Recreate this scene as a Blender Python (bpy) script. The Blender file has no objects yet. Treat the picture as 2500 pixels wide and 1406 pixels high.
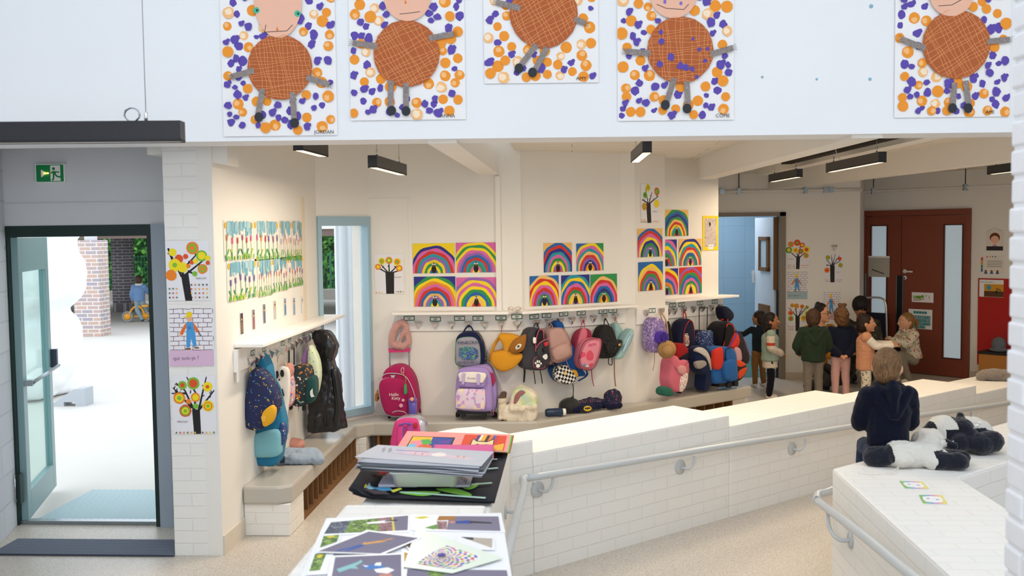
import bpy, bmesh, math, random
from mathutils import Vector as V, Matrix, noise
from math import sin, cos, tan, pi, radians, hypot, atan2

SC = bpy.context.scene
COL = SC.collection
# ------------------------------------------------------------ camera
FPX, YAW, PITCH, ROLL, EYE = 2400.0, radians(3.58), radians(3.27), radians(0.72), 1.95
CF = V((-sin(YAW)*cos(PITCH), cos(YAW)*cos(PITCH), -sin(PITCH)))
_R = V((cos(YAW), sin(YAW), 0)); _U = _R.cross(CF)
CR = cos(ROLL)*_R - sin(ROLL)*_U
CU = cos(ROLL)*_U + sin(ROLL)*_R
CP = V((0, 0, EYE))
cam_d = bpy.data.cameras.new('camera'); cam = bpy.data.objects.new('camera', cam_d); COL.objects.link(cam)
m3 = Matrix((CR, CU, -CF)).transposed()
cam.matrix_world = Matrix.Translation(CP) @ m3.to_4x4()
cam_d.sensor_width = 36; cam_d.lens = FPX/2500*36; cam_d.clip_start = .05; cam_d.clip_end = 200
cam_d.dof.use_dof = True; cam_d.dof.focus_distance = 8.2; cam_d.dof.aperture_fstop = 3.6
SC.camera = cam
SC.view_settings.view_transform = 'Standard'; SC.view_settings.look = 'None'
SC.view_settings.gamma = 1; SC.view_settings.use_curve_mapping = False
SC.view_settings.exposure = -0.06
# ------------------------------------------------------------ sky
wd = bpy.data.worlds.new('sky'); SC.world = wd; wd.use_nodes = True
bg = wd.node_tree.nodes['Background']; bg.inputs[0].default_value = (.86, .93, 1, 1); bg.inputs[1].default_value = 2.2
# daylight that falls through the rooflight over the near part of the hall
sl = bpy.data.lights.new('rooflight_daylight', 'AREA'); sl.shape = 'RECTANGLE'; sl.size = 5.0; sl.size_y = 3.0; sl.energy = 26; sl.color = (.90, .95, 1)
slo = bpy.data.objects.new('rooflight_daylight', sl); COL.objects.link(slo); slo.location = (.6, 2.0, 4.9); slo.rotation_euler = (radians(-4), 0, 0)

bl = bpy.data.lights.new('rear_daylight_fill', 'AREA'); bl.shape = 'RECTANGLE'; bl.size = 6.0; bl.size_y = 2.4; bl.energy = 45; bl.color = (.90, .95, 1)  # unseen lamp added behind the camera, fills near fronts as window daylight
blo = bpy.data.objects.new('rear_daylight_fill', bl); COL.objects.link(blo); blo.location = (1.0, -1.35, 2.5); blo.rotation_euler = (radians(90), 0, 0)
def ray(x, y): return CF + CR*((x-1250)/FPX) - CU*((y-703)/FPX)
def PZ(x, y, z):
    r = ray(x, y); return CP + r*((z-EYE)/r.z)
def PY(x, y, d):
    r = ray(x, y); return CP + r*(d/r.y)
# ------------------------------------------------------------ materials
def srgb(h):
    h = h.lstrip('#'); h = h if len(h) == 6 else ''.join(q*2 for q in h); o = []
    for i in (0, 2, 4):
        c = int(h[i:i+2], 16)/255; o.append(c/12.92 if c <= .04045 else ((c+.055)/1.055)**2.4)
    return (*o, 1)
_mats = {}
def new_mat(name):
    m = bpy.data.materials.new(name); m.use_nodes = True
    return m, m.node_tree.nodes, m.node_tree.links, m.node_tree.nodes['Principled BSDF']
def M(h, rough=.7, fuzz=0, metal=0, spec=.4, bump=0, bs=300, coat=0, name=None):
    """plain coloured material with a light procedural grain"""
    k = (h, rough, fuzz, metal, spec, bump, bs, coat)
    if k in _mats: return _mats[k]
    m, N, L, b = new_mat(name or 'colour_'+h.lstrip('#')); _mats[k] = m
    b.inputs['Base Color'].default_value = srgb(h); b.inputs['Roughness'].default_value = rough
    b.inputs['Metallic'].default_value = metal; b.inputs['Specular IOR Level'].default_value = spec
    b.inputs['Coat Weight'].default_value = coat
    if fuzz: b.inputs['Sheen Weight'].default_value = fuzz
    if bump:
        t = N.new('ShaderNodeTexNoise'); t.inputs['Scale'].default_value = bs; t.inputs['Detail'].default_value = 4
        tc = N.new('ShaderNodeTexCoord'); L.new(tc.outputs['Object'], t.inputs['Vector'])
        bu = N.new('ShaderNodeBump'); bu.inputs['Strength'].default_value = bump; bu.inputs['Distance'].default_value = .004
        L.new(t.outputs['Fac'], bu.inputs['Height']); L.new(bu.outputs[0], b.inputs['Normal'])
    return m
def cloth(h): return M(h, .9, fuzz=.08, spec=.12, bump=.5, bs=220)
def hair_mat(h):
    k = ('hair', h)
    if k in _mats: return _mats[k]
    m, N, L, b = new_mat('hair_'+h[1:]); _mats[k] = m; c = srgb(h)
    tc = N.new('ShaderNodeTexCoord'); mp = N.new('ShaderNodeMapping'); mp.inputs['Scale'].default_value = (1, 1, .14); L.new(tc.outputs['Object'], mp.inputs[0])
    t = N.new('ShaderNodeTexNoise'); t.inputs['Scale'].default_value = 190; t.inputs['Detail'].default_value = 3; L.new(mp.outputs[0], t.inputs['Vector'])
    r = N.new('ShaderNodeValToRGB'); r.color_ramp.elements[0].position = .35; r.color_ramp.elements[1].position = .68
    r.color_ramp.elements[0].color = (c[0]*.45, c[1]*.45, c[2]*.45, 1); r.color_ramp.elements[1].color = (min(1, c[0]*1.35), min(1, c[1]*1.3), min(1, c[2]*1.25), 1)
    L.new(t.outputs['Fac'], r.inputs[0]); L.new(r.outputs[0], b.inputs['Base Color']); b.inputs['Roughness'].default_value = .55; b.inputs['Specular IOR Level'].default_value = .3
    bu = N.new('ShaderNodeBump'); bu.inputs['Strength'].default_value = .9; bu.inputs['Distance'].default_value = .004; L.new(t.outputs['Fac'], bu.inputs['Height']); L.new(bu.outputs[0], b.inputs['Normal']); return m
def fur(h): return M(h, 1, fuzz=.3, spec=.05, bump=1.0, bs=120)
def pattern(name, base, cols, scale, thr=.35, rough=.85, kind='VORONOI', bump=.3):
    """spots of several colours scattered over a base colour"""
    k = ('pat', name)
    if k in _mats: return _mats[k]
    m, N, L, b = new_mat(name); _mats[k] = m
    tc = N.new('ShaderNodeTexCoord'); vo = N.new('ShaderNodeTexVoronoi'); vo.inputs['Scale'].default_value = scale
    no = N.new('ShaderNodeTexNoise'); no.inputs['Scale'].default_value = scale*.9
    mx = N.new('ShaderNodeMixRGB'); mx.inputs[0].default_value = .06
    L.new(tc.outputs['Object'], no.inputs['Vector']); L.new(tc.outputs['Object'], mx.inputs[1]); L.new(no.outputs['Color'], mx.inputs[2])
    L.new(mx.outputs[0], vo.inputs['Vector'])
    lt = N.new('ShaderNodeMath'); lt.operation = 'LESS_THAN'; lt.inputs[1].default_value = thr
    L.new(vo.outputs['Distance'], lt.inputs[0])
    sp = N.new('ShaderNodeSeparateColor'); L.new(vo.outputs['Color'], sp.inputs[0])
    cr = N.new('ShaderNodeValToRGB'); cr.color_ramp.interpolation = 'CONSTANT'
    e = cr.color_ramp.elements
    while len(e) < len(cols): e.new(.5)
    for i, c in enumerate(cols): e[i].position = i/len(cols); e[i].color = srgb(c)
    L.new(sp.outputs[0], cr.inputs[0])
    mm = N.new('ShaderNodeMixRGB'); L.new(lt.outputs[0], mm.inputs[0]); mm.inputs[1].default_value = srgb(base); L.new(cr.outputs[0], mm.inputs[2])
    L.new(mm.outputs[0], b.inputs['Base Color']); b.inputs['Roughness'].default_value = rough
    return m
def paint(name, h, bump=.15, scale=60, rough=.75, h2=None):
    k = ('paint', name)
    if k in _mats: return _mats[k]
    m, N, L, b = new_mat(name); _mats[k] = m
    tc = N.new('ShaderNodeTexCoord'); t = N.new('ShaderNodeTexNoise'); t.inputs['Scale'].default_value = scale; t.inputs['Detail'].default_value = 6
    L.new(tc.outputs['Object'], t.inputs['Vector'])
    bu = N.new('ShaderNodeBump'); bu.inputs['Strength'].default_value = bump; bu.inputs['Distance'].default_value = .003
    L.new(t.outputs['Fac'], bu.inputs['Height']); L.new(bu.outputs[0], b.inputs['Normal'])
    t2 = N.new('ShaderNodeTexNoise'); t2.inputs['Scale'].default_value = 1.3; L.new(tc.outputs['Object'], t2.inputs['Vector'])
    mm = N.new('ShaderNodeMixRGB'); L.new(t2.outputs['Fac'], mm.inputs[0])
    c = srgb(h); mm.inputs[1].default_value = c; mm.inputs[2].default_value = srgb(h2) if h2 else (c[0]*.95, c[1]*.95, c[2]*.95, 1)
    L.new(mm.outputs[0], b.inputs['Base Color']); b.inputs['Roughness'].default_value = rough
    return m
def brick(name, c1, c2, mortar, bw=.235, rh=.077, bump=.6, ms=.012, rough=.7, contrast=.5):
    """bricks running round a body: u follows the face direction, v is height (top faces use x and y)"""
    k = ('brick', name)
    if k in _mats: return _mats[k]
    m, N, L, b = new_mat(name); _mats[k] = m
    tc = N.new('ShaderNodeTexCoord'); s = N.new('ShaderNodeSeparateXYZ'); L.new(tc.outputs['Object'], s.inputs[0])
    sn = N.new('ShaderNodeSeparateXYZ'); L.new(tc.outputs['Normal'], sn.inputs[0])
    def mt(op, a, bb):
        n = N.new('ShaderNodeMath'); n.operation = op
        for i, q in enumerate((a, bb)):
            if q is None: continue
            if isinstance(q, (int, float)): n.inputs[i].default_value = q
            else: L.new(q, n.inputs[i])
        return n.outputs[0]
    ax = mt('ABSOLUTE', sn.outputs[0], None); az = mt('ABSOLUTE', sn.outputs[2], None)
    gx = mt('GREATER_THAN', ax, .6); gz = mt('GREATER_THAN', az, .6)
    def mix(f, a, c):
        n = N.new('ShaderNodeMix'); L.new(f, n.inputs[0]); L.new(a, n.inputs[2]); L.new(c, n.inputs[3]); return n.outputs[0]
    u = mix(gx, s.outputs[0], s.outputs[1]); v = mix(gz, s.outputs[2], s.outputs[1])
    cb = N.new('ShaderNodeCombineXYZ'); L.new(u, cb.inputs[0]); L.new(v, cb.inputs[1])
    no = N.new('ShaderNodeTexNoise'); no.inputs['Scale'].default_value = 9; L.new(tc.outputs['Object'], no.inputs['Vector'])
    wb = N.new('ShaderNodeMixRGB'); wb.blend_type = 'ADD'; wb.inputs[0].default_value = .006; L.new(cb.outputs[0], wb.inputs[1]); L.new(no.outputs['Color'], wb.inputs[2])
    bt = N.new('ShaderNodeTexBrick'); L.new(wb.outputs[0], bt.inputs['Vector']); bt.inputs['Scale'].default_value = 1
    bt.inputs['Brick Width'].default_value = bw; bt.inputs['Row Height'].default_value = rh; bt.inputs['Mortar Size'].default_value = ms*.5
    bt.inputs['Mortar Smooth'].default_value = .6
    bt.inputs['Color1'].default_value = srgb(c1); bt.inputs['Color2'].default_value = srgb(c2); bt.inputs['Mortar'].default_value = srgb(mortar)
    L.new(bt.outputs['Color'], b.inputs['Base Color'])
    n2 = N.new('ShaderNodeTexNoise'); n2.inputs['Scale'].default_value = 45; n2.inputs['Detail'].default_value = 5; L.new(tc.outputs['Object'], n2.inputs['Vector'])
    h = mt('MULTIPLY', bt.outputs['Fac'], -1.0); h2 = mt('MULTIPLY', n2.outputs['Fac'], .35); hh = mt('ADD', h, h2)
    bu = N.new('ShaderNodeBump'); bu.inputs['Strength'].default_value = bump; bu.inputs['Distance'].default_value = .006
    L.new(hh, bu.inputs['Height']); L.new(bu.outputs[0], b.inputs['Normal']); b.inputs['Roughness'].default_value = rough
    return m
def emit(name, h, s):
    k = ('em', name)
    if k in _mats: return _mats[k]
    m, N, L, b = new_mat(name); _mats[k] = m
    b.inputs['Base Color'].default_value = srgb(h); b.inputs['Emission Color'].default_value = srgb(h); b.inputs['Emission Strength'].default_value = s
    return m
def glass(name, h='#ffffff', rough=.02, mixf=.12):
    k = ('gl', name)
    if k in _mats: return _mats[k]
    m, N, L, b = new_mat(name); _mats[k] = m
    N.remove(b); o = N['Material Output']; tr = N.new('ShaderNodeBsdfTransparent'); tr.inputs[0].default_value = srgb(h)
    g = N.new('ShaderNodeBsdfGlossy'); g.inputs['Roughness'].default_value = rough
    fr = N.new('ShaderNodeFresnel'); fr.inputs[0].default_value = 1.45
    mx = N.new('ShaderNodeMixShader'); fm_ = N.new('ShaderNodeMath'); fm_.operation = 'MULTIPLY'; fm_.inputs[1].default_value = .22; L.new(fr.outputs[0], fm_.inputs[0]); L.new(fm_.outputs[0], mx.inputs[0]); L.new(tr.outputs[0], mx.inputs[1]); L.new(g.outputs[0], mx.inputs[2])
    L.new(mx.outputs[0], o.inputs[0]); return m

# ------------------------------------------------------------ mesh kit
class MB:
    def __init__(s, T=None): s.v = []; s.f = []; s.m = []; s.s = []; s.T = T
    def add(s, vs, fs, mat, smooth=False):
        o = len(s.v); T = s.T
        s.v += [T @ V(p) if T else V(p) for p in vs]
        for f in fs: s.f.append([i+o for i in f]); s.m.append(mat); s.s.append(smooth)
        return s
    def box(s, x0, x1, y0, y1, z0, z1, mat):
        vs = [(x, y, z) for z in (z0, z1) for y in (y0, y1) for x in (x0, x1)]
        return s.add(vs, [(0, 2, 3, 1), (4, 5, 7, 6), (0, 1, 5, 4), (2, 6, 7, 3), (0, 4, 6, 2), (1, 3, 7, 5)], mat)
    def bar(s, a, b, w, h, mat):
        a, b = V(a), V(b); d = (b-a).normalized(); up = V((0, 0, 1)) if abs(d.z) < .95 else V((0, 1, 0))
        r = d.cross(up).normalized()*w/2; u = r.cross(d).normalized()*h/2
        vs = [p+q for p in (a, b) for q in (-r-u, r-u, r+u, -r+u)]
        return s.add(vs, [(3, 2, 1, 0), (4, 5, 6, 7), (0, 1, 5, 4), (1, 2, 6, 5), (2, 3, 7, 6), (3, 0, 4, 7)], mat)
    def tube(s, pts, r, mat, n=8, closed=False, flat=1.0):
        pts = [V(p) for p in pts]; k = len(pts); rr = r if isinstance(r, (list, tuple)) else [r]*k
        vs = []; fs = []; pn = None
        for i, p in enumerate(pts):
            if closed: t = pts[(i+1) % k]-pts[i-1]
            else: t = pts[min(i+1, k-1)]-pts[max(i-1, 0)]
            if t.length < 1e-9: t = V((0, 0, 1))
            t.normalize()
            if pn is None:
                a = V((0, 0, 1)) if abs(t.z) < .9 else V((0, 1, 0)); nn = (a-t*a.dot(t)).normalized()
            else:
                nn = pn-t*pn.dot(t); nn = nn.normalized() if nn.length > 1e-6 else t.orthogonal().normalized()
            pn = nn; bb = t.cross(nn)
            for j in range(n):
                a = 2*pi*j/n; vs.append(p+(nn*cos(a)+bb*sin(a)*flat)*rr[i])
        for i in range(k if closed else k-1):
            i2 = (i+1) % k
            for j in range(n): j2 = (j+1) % n; fs.append((i*n+j, i*n+j2, i2*n+j2, i2*n+j))
        if not closed: fs += [tuple(range(n))[::-1], tuple(range((k-1)*n, k*n))]
        return s.add(vs, fs, mat, True)
    def ell(s, c, r, mat, nu=16, nv=10, R=None):
        if isinstance(r, (int, float)): r = (r, r, r)
        c = V(c); vs = []; fs = []
        for i in range(nv+1):
            a = pi*i/nv
            for j in range(nu):
                b = 2*pi*j/nu; p = V((r[0]*sin(a)*cos(b), r[1]*sin(a)*sin(b), r[2]*cos(a)))
                vs.append(c+(R @ p if R else p))
        for i in range(nv):
            for j in range(nu): j2 = (j+1) % nu; fs.append((i*nu+j, (i+1)*nu+j, (i+1)*nu+j2, i*nu+j2))
        return s.add(vs, fs, mat, True)
    def cap(s, a, b, ra, rb, mat, n=12, e=1.0, flat=1.0):
        """tapered capsule"""
        a, b = V(a), V(b); d = (b-a); l = d.length; d = d/l if l > 1e-6 else V((0, 0, 1))
        P, R = [], []
        for t in (0, .25, .5, .8, 1): P.append(a-d*ra*cos(t*pi/2)*e); R.append(max(ra*sin(t*pi/2), ra*.06))
        for t in (0, .2, .5, .75, 1): P.append(b+d*rb*sin(t*pi/2)*e); R.append(max(rb*cos(t*pi/2), rb*.06))
        return s.tube(P, R, mat, n, flat=flat)
    def lathe(s, prof, mat, n=20, c=(0, 0, 0), axis='z'):
        vs = []; k = len(prof)
        for r, h in prof:
            for j in range(n):
                a = 2*pi*j/n; x, y = r*cos(a), r*sin(a)
                q = (x, y, h) if axis == 'z' else ((x, h, y) if axis == 'y' else (h, x, y)); vs.append(V(q)+V(c))
        fs = [(i*n+j, i*n+(j+1) % n, (i+1)*n+(j+1) % n, (i+1)*n+j) for i in range(k-1) for j in range(n)]
        fs += [tuple(range(n))[::-1], tuple(range((k-1)*n, k*n))]
        return s.add(vs, fs, mat, True)
    def prism(s, pts, z0, z1, mat, axis='z'):
        """polygon extruded along z (pts are x,y) or along y (pts are x,z)"""
        n = len(pts)
        if axis == 'z': vs = [(x, y, z0) for x, y in pts]+[(x, y, z1) for x, y in pts]
        elif axis == 'y': vs = [(x, z0, y) for x, y in pts]+[(x, z1, y) for x, y in pts]
        else: vs = [(z0, x, y) for x, y in pts]+[(z1, x, y) for x, y in pts]
        fs = [tuple(range(n))[::-1], tuple(range(n, 2*n))]+[(i, (i+1) % n, n+(i+1) % n, n+i) for i in range(n)]
        return s.add(vs, fs, mat)
    def pil(s, pts, y0, y1, mat, bulge=None, n=4, round_=True, dome=True):
        """cushion-like solid from an outline (x,z); y0 back (distance from wall), y1 front; front is -y"""
        if round_: pts = crom(pts, n)
        k = len(pts); cx = sum(p[0] for p in pts)/k; cz = sum(p[1] for p in pts)/k; t = y1-y0
        bg_ = min(t*.13, .02) if bulge is None else bulge
        prof = [(.3, y0), (.85, y0), (.96, y0+t*.12), (1, y0+t*.25), (1, y0+t*.78), (.985, y1-t*.08), (.95, y1)] + ([(.8, y1+bg_*.5), (.45, y1+bg_*.85), (.12, y1+bg_)] if dome else [(.3, y1)])
        vs = [(cx+(x-cx)*q, -y, cz+(z-cz)*q) for q, y in prof for x, z in pts]; r = len(prof)
        fs = [(i*k+j, i*k+(j+1) % k, (i+1)*k+(j+1) % k, (i+1)*k+j) for i in range(r-1) for j in range(k)]
        fs += [tuple(range(k))[::-1], tuple(range((r-1)*k, r*k))]
        return s.add(vs, fs, mat, True)
    def build(s, name, parent=None, loc=None, rz=None, bevel=0, **tags):
        me = bpy.data.meshes.new(name); ms = []; idx = []
        for q in s.m:
            if q not in ms: ms.append(q)
            idx.append(ms.index(q))
        me.from_pydata([tuple(p) for p in s.v], [], s.f)
        for q in ms: me.materials.append(q)
        me.polygons.foreach_set('material_index', idx); me.polygons.foreach_set('use_smooth', s.s)
        me.update()
        bm = bmesh.new(); bm.from_mesh(me); bmesh.ops.recalc_face_normals(bm, faces=bm.faces[:]) if not getattr(s, 'flat', False) else None; bm.to_mesh(me); bm.free()
        return mk(name, me, parent, loc, rz, bevel, **tags)
def mk(name, me, parent=None, loc=None, rz=None, bevel=0, **tags):
    o = bpy.data.objects.new(name, me); COL.objects.link(o)
    if parent is not None: o.parent = parent
    if loc is not None: o.location = loc
    if rz is not None: o.rotation_euler = (0, 0, rz)
    if bevel:
        b = o.modifiers.new('bevel', 'BEVEL'); b.width = bevel; b.segments = 2; b.limit_method = 'ANGLE'
    for k, q in tags.items():
        if q is not None: o[{'cat': 'category'}.get(k, k)] = q
    return o
def thing(name, label, cat, loc=(0, 0, 0), rz=0, group=None, **t):
    return mk(name, None, None, loc, rz, label=label, cat=cat, group=group, **t)
def crom(pts, n=4):
    k = len(pts); out = []
    for i in range(k):
        a, b, c, d = (V((*pts[(i+j) % k], 0)) for j in (-1, 0, 1, 2))
        for t in range(n):
            t /= n; q = .5*((2*b)+(c-a)*t+(2*a-5*b+4*c-d)*t*t+(3*b-a-3*c+d)*t**3); out.append((q.x, q.y))
    return out
def spline(pts, n=6):
    pts = [V(p) for p in pts]; k = len(pts); out = []
    for i in range(k-1):
        a, b, c, d = pts[max(i-1, 0)], pts[i], pts[i+1], pts[min(i+2, k-1)]
        for t in range(n):
            t /= n; out.append(.5*((2*b)+(c-a)*t+(2*a-5*b+4*c-d)*t*t+(3*b-a-3*c+d)*t**3))
    return out+[pts[-1]]
TMP = bpy.data.scenes.new('scratch')
def blob(mb, name, parent=None, voxel=.008, wrinkle=0, wscale=12, paintf=None, mats=None, smooth=2, loc=None, rz=None, **tags):
    """melt overlapping solids into one continuous skin"""
    src = mb.build('tmp'); COL.objects.unlink(src); TMP.collection.objects.link(src)
    r = src.modifiers.new('r', 'REMESH'); r.mode = 'VOXEL'; r.voxel_size = voxel; r.use_smooth_shade = True
    if smooth: q = src.modifiers.new('s', 'SMOOTH'); q.iterations = smooth; q.factor = .5
    TMP.view_layers[0].update(); dg = TMP.view_layers[0].depsgraph; dg.update()
    me = bpy.data.meshes.new_from_object(src.evaluated_get(dg)); me.name = name
    old = src.data; bpy.data.objects.remove(src); bpy.data.meshes.remove(old)
    if wrinkle:
        me.update(); nrm = [vv.normal.copy() for vv in me.vertices]
        for vv, nv in zip(me.vertices, nrm):
            n = noise.noise(V((vv.co.x*wscale, vv.co.y*wscale, vv.co.z*wscale*.55))+V((3.1, 7.7, 1.3))) + .5*noise.noise(vv.co*wscale*2.3)
            vv.co += nv*n*wrinkle
    me.materials.clear()
    for q in (mats or [mb.m[0]]): me.materials.append(q)
    for p in me.polygons:
        p.use_smooth = True
        if paintf: p.material_index = paintf(p.center, p.normal)
    return mk(name, me, parent, loc, rz, **tags)
_tx = {}
def text_geo(s, size):
    if (s,) not in _tx:
        c = bpy.data.curves.new('t', 'FONT'); c.body = s; c.size = 1; c.resolution_u = 2; o = bpy.data.objects.new('t', c); TMP.collection.objects.link(o)
        TMP.view_layers[0].update(); dg = TMP.view_layers[0].depsgraph; dg.update(); me = bpy.data.meshes.new_from_object(o.evaluated_get(dg))
        _tx[(s,)] = ([p.co.copy() for p in me.vertices], [tuple(f.vertices) for f in me.polygons])
        bpy.data.objects.remove(o); bpy.data.curves.remove(c); bpy.data.meshes.remove(me)
    v, f = _tx[(s,)]; return [p*size for p in v], f
class Canvas(MB):
    """flat artwork in the x,z plane, looking to -y; every stroke sits a hair in front of the last"""
    flat = True
    def __init__(s, w, h, paper, th=.0012, step=.00008, y=0, back=True):
        super().__init__(); s.w, s.h, s.y, s.step = w, h, y-th, step
        if back: s.box(-w/2, w/2, y-th, y, -h/2, h/2, paper)
    def poly(s, pts, mat, clip=True):
        s.y -= s.step
        if clip: pts = [(max(-s.w/2, min(s.w/2, x)), max(-s.h/2, min(s.h/2, z))) for x, z in pts]
        a = sum(pts[i-1][0]*pts[i][1]-pts[i][0]*pts[i-1][1] for i in range(len(pts)))
        if a < 0: pts = pts[::-1]
        s.add([(x, s.y, z) for x, z in pts], [tuple(range(len(pts)))], mat); return s
    def disc(s, x, z, r, mat, rz=None, n=18, wob=0, clip=True):
        rz = r if rz is None else rz
        return s.poly([(x+r*cos(2*pi*i/n)*(1+wob*random.uniform(-1, 1)), z+rz*sin(2*pi*i/n)*(1+wob*random.uniform(-1, 1))) for i in range(n)], mat, clip)
    def line(s, pts, w, mat, w2=None):
        w2 = w if w2 is None else w2; k = len(pts)
        for i in range(k-1):
            (x0, z0), (x1, z1) = pts[i], pts[i+1]; l = hypot(x1-x0, z1-z0) or 1e-6; nx, nz = -(z1-z0)/l, (x1-x0)/l
            a = (w+(w2-w)*i/(k-1))/2; b = (w+(w2-w)*(i+1)/(k-1))/2
            s.poly([(x0+nx*a, z0+nz*a), (x0-nx*a, z0-nz*a), (x1-nx*b, z1-nz*b), (x1+nx*b, z1+nz*b)], mat, False)
        return s
    def lines(s, segs, w, mat):
        """many strokes on one layer"""
        s.y -= s.step
        for (x0, z0), (x1, z1) in segs:
            l = hypot(x1-x0, z1-z0) or 1e-6; nx, nz = -(z1-z0)/l*w/2, (x1-x0)/l*w/2
            s.add([(x0+nx, s.y, z0+nz), (x0-nx, s.y, z0-nz), (x1-nx, s.y, z1-nz), (x1+nx, s.y, z1+nz)], [(0, 1, 2, 3)], mat)
        return s
    def text(s, t, x, z, size, mat, rot=0, sx=1):
        v, f = text_geo(t, size); s.y -= s.step; c, d = cos(rot), sin(rot)
        s.add([(x+p.x*sx*c-p.y*d, s.y, z+p.x*sx*d+p.y*c) for p in v], f, mat); return s
class Wall:
    """vertical plane a->b, left to right as seen from the hall; local -y points into the hall"""
    def __init__(s, a, b): s.a = V((*a, 0)); s.b = V((*b, 0)); d = s.b-s.a; s.L = d.length; s.d = d/s.L; s.n = V((s.d.y, -s.d.x, 0)); s.r = atan2(d.y, d.x)
    def at(s, px, py, off=0):
        r = ray(px, py); t = ((s.a+s.n*off-CP).dot(s.n))/r.dot(s.n); return CP+r*t
    def uz(s, px, py, off=0): p = s.at(px, py, off); return (p-s.a).dot(s.d), p.z
    def pt(s, u, z, off=0): return s.a+s.d*u+s.n*off+V((0, 0, z))
    def rect(s, x0, y0, x1, y1, off=0):
        xm, ym = (x0+x1)/2, (y0+y1)/2
        c = s.at(xm, ym, off); w = s.uz(x1, ym, off)[0]-s.uz(x0, ym, off)[0]; h = s.uz(xm, y0, off)[1]-s.uz(xm, y1, off)[1]
        return c, w, h
class Frame:
    """local frame on a wall: converts picture points to metres on planes parallel to the wall"""
    def __init__(s, W, px, py): s.W = W; s.o = W.at(px, py, 0)
    def l(s, px, py, off): p = s.W.at(px, py, off)-s.o; return (p.dot(s.W.d), p.z)
    def L(s, pts, off): return [s.l(x, y, off) for x, y in pts]
    def P3(s, px, py, off): x, z = s.l(px, py, off); return V((x, -off, z))
def hang(name, label, cat, W, c, parts, group=None):
    """a thing made of parts given as outlines on planes in front of a wall.
    parts: (part name, 'pil'|'flat'|'tube'|'fn', data, y0, y1, material[, sub])"""
    F = Frame(W, *c); root = thing(name, label, cat, F.o, W.r, group); last = None
    for p in parts:
        nm, kind, data, y0, y1, mat = p[:6]; mb = MB(); par = root
        if nm.startswith('>'): nm = nm[1:]; par = last
        if kind == 'pil': mb.pil(F.L(data, y1), y0, y1, mat, **(p[6] if len(p) > 6 else {}))
        elif kind == 'flat': mb.prism(F.L(data, y1), -y1, -y0, mat, 'y')
        elif kind == 'tube':
            pts = [F.P3(q[0], q[1], q[2] if len(q) > 2 else y0) for q in data]
            mb.tube(spline(pts, 5), y1, mat, 6, flat=(p[6] if len(p) > 6 else 1))
        elif kind == 'loop': mb.tube([F.P3(x, y, y0) for x, y in crom(data, 4)], y1, mat, 6, closed=True)
        elif kind == 'text':
            s_, px, py, hpx = data; x, z = F.l(px, py, y1); sz = abs(F.l(px, py-hpx, y1)[1]-z)*1.35
            v, f = text_geo(s_, sz); rt = p[6] if len(p) > 6 else 0; sx = p[7] if len(p) > 7 else 1
            mb.flat = True
            mb.add([(x+q.x*sx*cos(rt)-q.y*sin(rt), -y1, z+q.x*sx*sin(rt)+q.y*cos(rt)) for q in v], f, mat)
        elif kind == 'fn': data(mb, F, mat)
        o = mb.build(nm, par)
        if not p[0].startswith('>'): last = o
    return root
def copy_tree(o, parent=None):
    c = o.copy(); COL.objects.link(c)
    if parent is not None: c.parent = parent
    for ch in list(o.children): copy_tree(ch, c)
    return c
# ------------------------------------------------------------ setting
WARMW = paint('white_wall_paint', '#efece6', h2='#e9e5dd')
COOLW = paint('white_upper_wall', '#eef0f3', bump=.08)
GREYW = paint('grey_wall_paint', '#dcdde0', bump=.1)
BRW = brick('white_painted_brick', '#efece6', '#ecebe6', '#e9e6e0', bump=.38, bw=.23)
BRWC = M('#f0f1f4', .45, bump=.35, bs=60, name='white_gloss_brick')
STEEL = M('#9aa3a8', .3, metal=.9, name='steel'); CHROME = M('#dddddd', .22, metal=.9, name='chrome')
BLK = M('#1a1b1e', .5, name='black_metal'); WHT = M('#f4f2ee', .5, name='white_lacquer')
WOOD = paint('cubby_wood', '#8a6238', bump=.3, scale=25, h2='#6d4a28')
RAILM = M('#c3c8ca', .28, spec=.6, name='grey_rail_paint')
DGREEN = M('#20332f', .35, name='dark_green_frame'); TEAL = M('#7f9ea1', .35, name='pale_teal_frame')
LW = Wall((-2.148, 5.77), (-2.148, 8.15)); WF = Wall((-2.148, 8.15), (-1.80, 8.62)); W1 = Wall((-1.80, 8.62), (-.50, 8.62))
W2 = Wall((-.50, 8.62), (.45, 9.24)); PF = Wall((.45, 9.24), (.578, 9.27)); P3W = Wall((.578, 9.27), (.889, 9.594)); W4 = Wall((.85, 9.80), (1.527, 10.469))
FW = Wall((1.4, 12.9), (3.68, 12.9)); RV = Wall((3.68, 12.9), (4.02, 13.88)); DWL = Wall((4.02, 13.88), (5.055, 12.846)); FW3 = Wall((5.055, 12.846), (6.7, 11.201))
PL = Wall((-2.444, 5.765), (-2.148, 5.775)); DW = Wall((-3.83, 6.36), (-2.40, 6.36)); BW = Wall((-4.6, 5.18), (6.9, 6.01))

def seg(name, W, z0, z1, mat, th=.2, holes=(), ext=(0, 0)):
    """a wall piece with thickness behind its face, split round rectangular openings (u0,u1,z0,z1)"""
    mb = MB(); us = sorted({-ext[0], W.L+ext[1], *[h[0] for h in holes], *[h[1] for h in holes]})
    for a, b in zip(us, us[1:]):
        zz = [(z0, z1)]
        for h in holes:
            if h[0] <= a+1e-4 and h[1] >= b-1e-4: zz = [q for p, r in zz for q in ((p, min(r, h[2])), (max(p, h[3]), r)) if q[1]-q[0] > 1e-4]
        for p, r in zz: mb.box(a, b, 0, th, p, r, mat)
    return mb.build(name, None, W.a, W.r, kind='structure')
def slab(name, pts, z0, z1, mat, **k): return MB().prism(pts, z0, z1, mat).build(name, kind='structure', **k)

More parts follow.
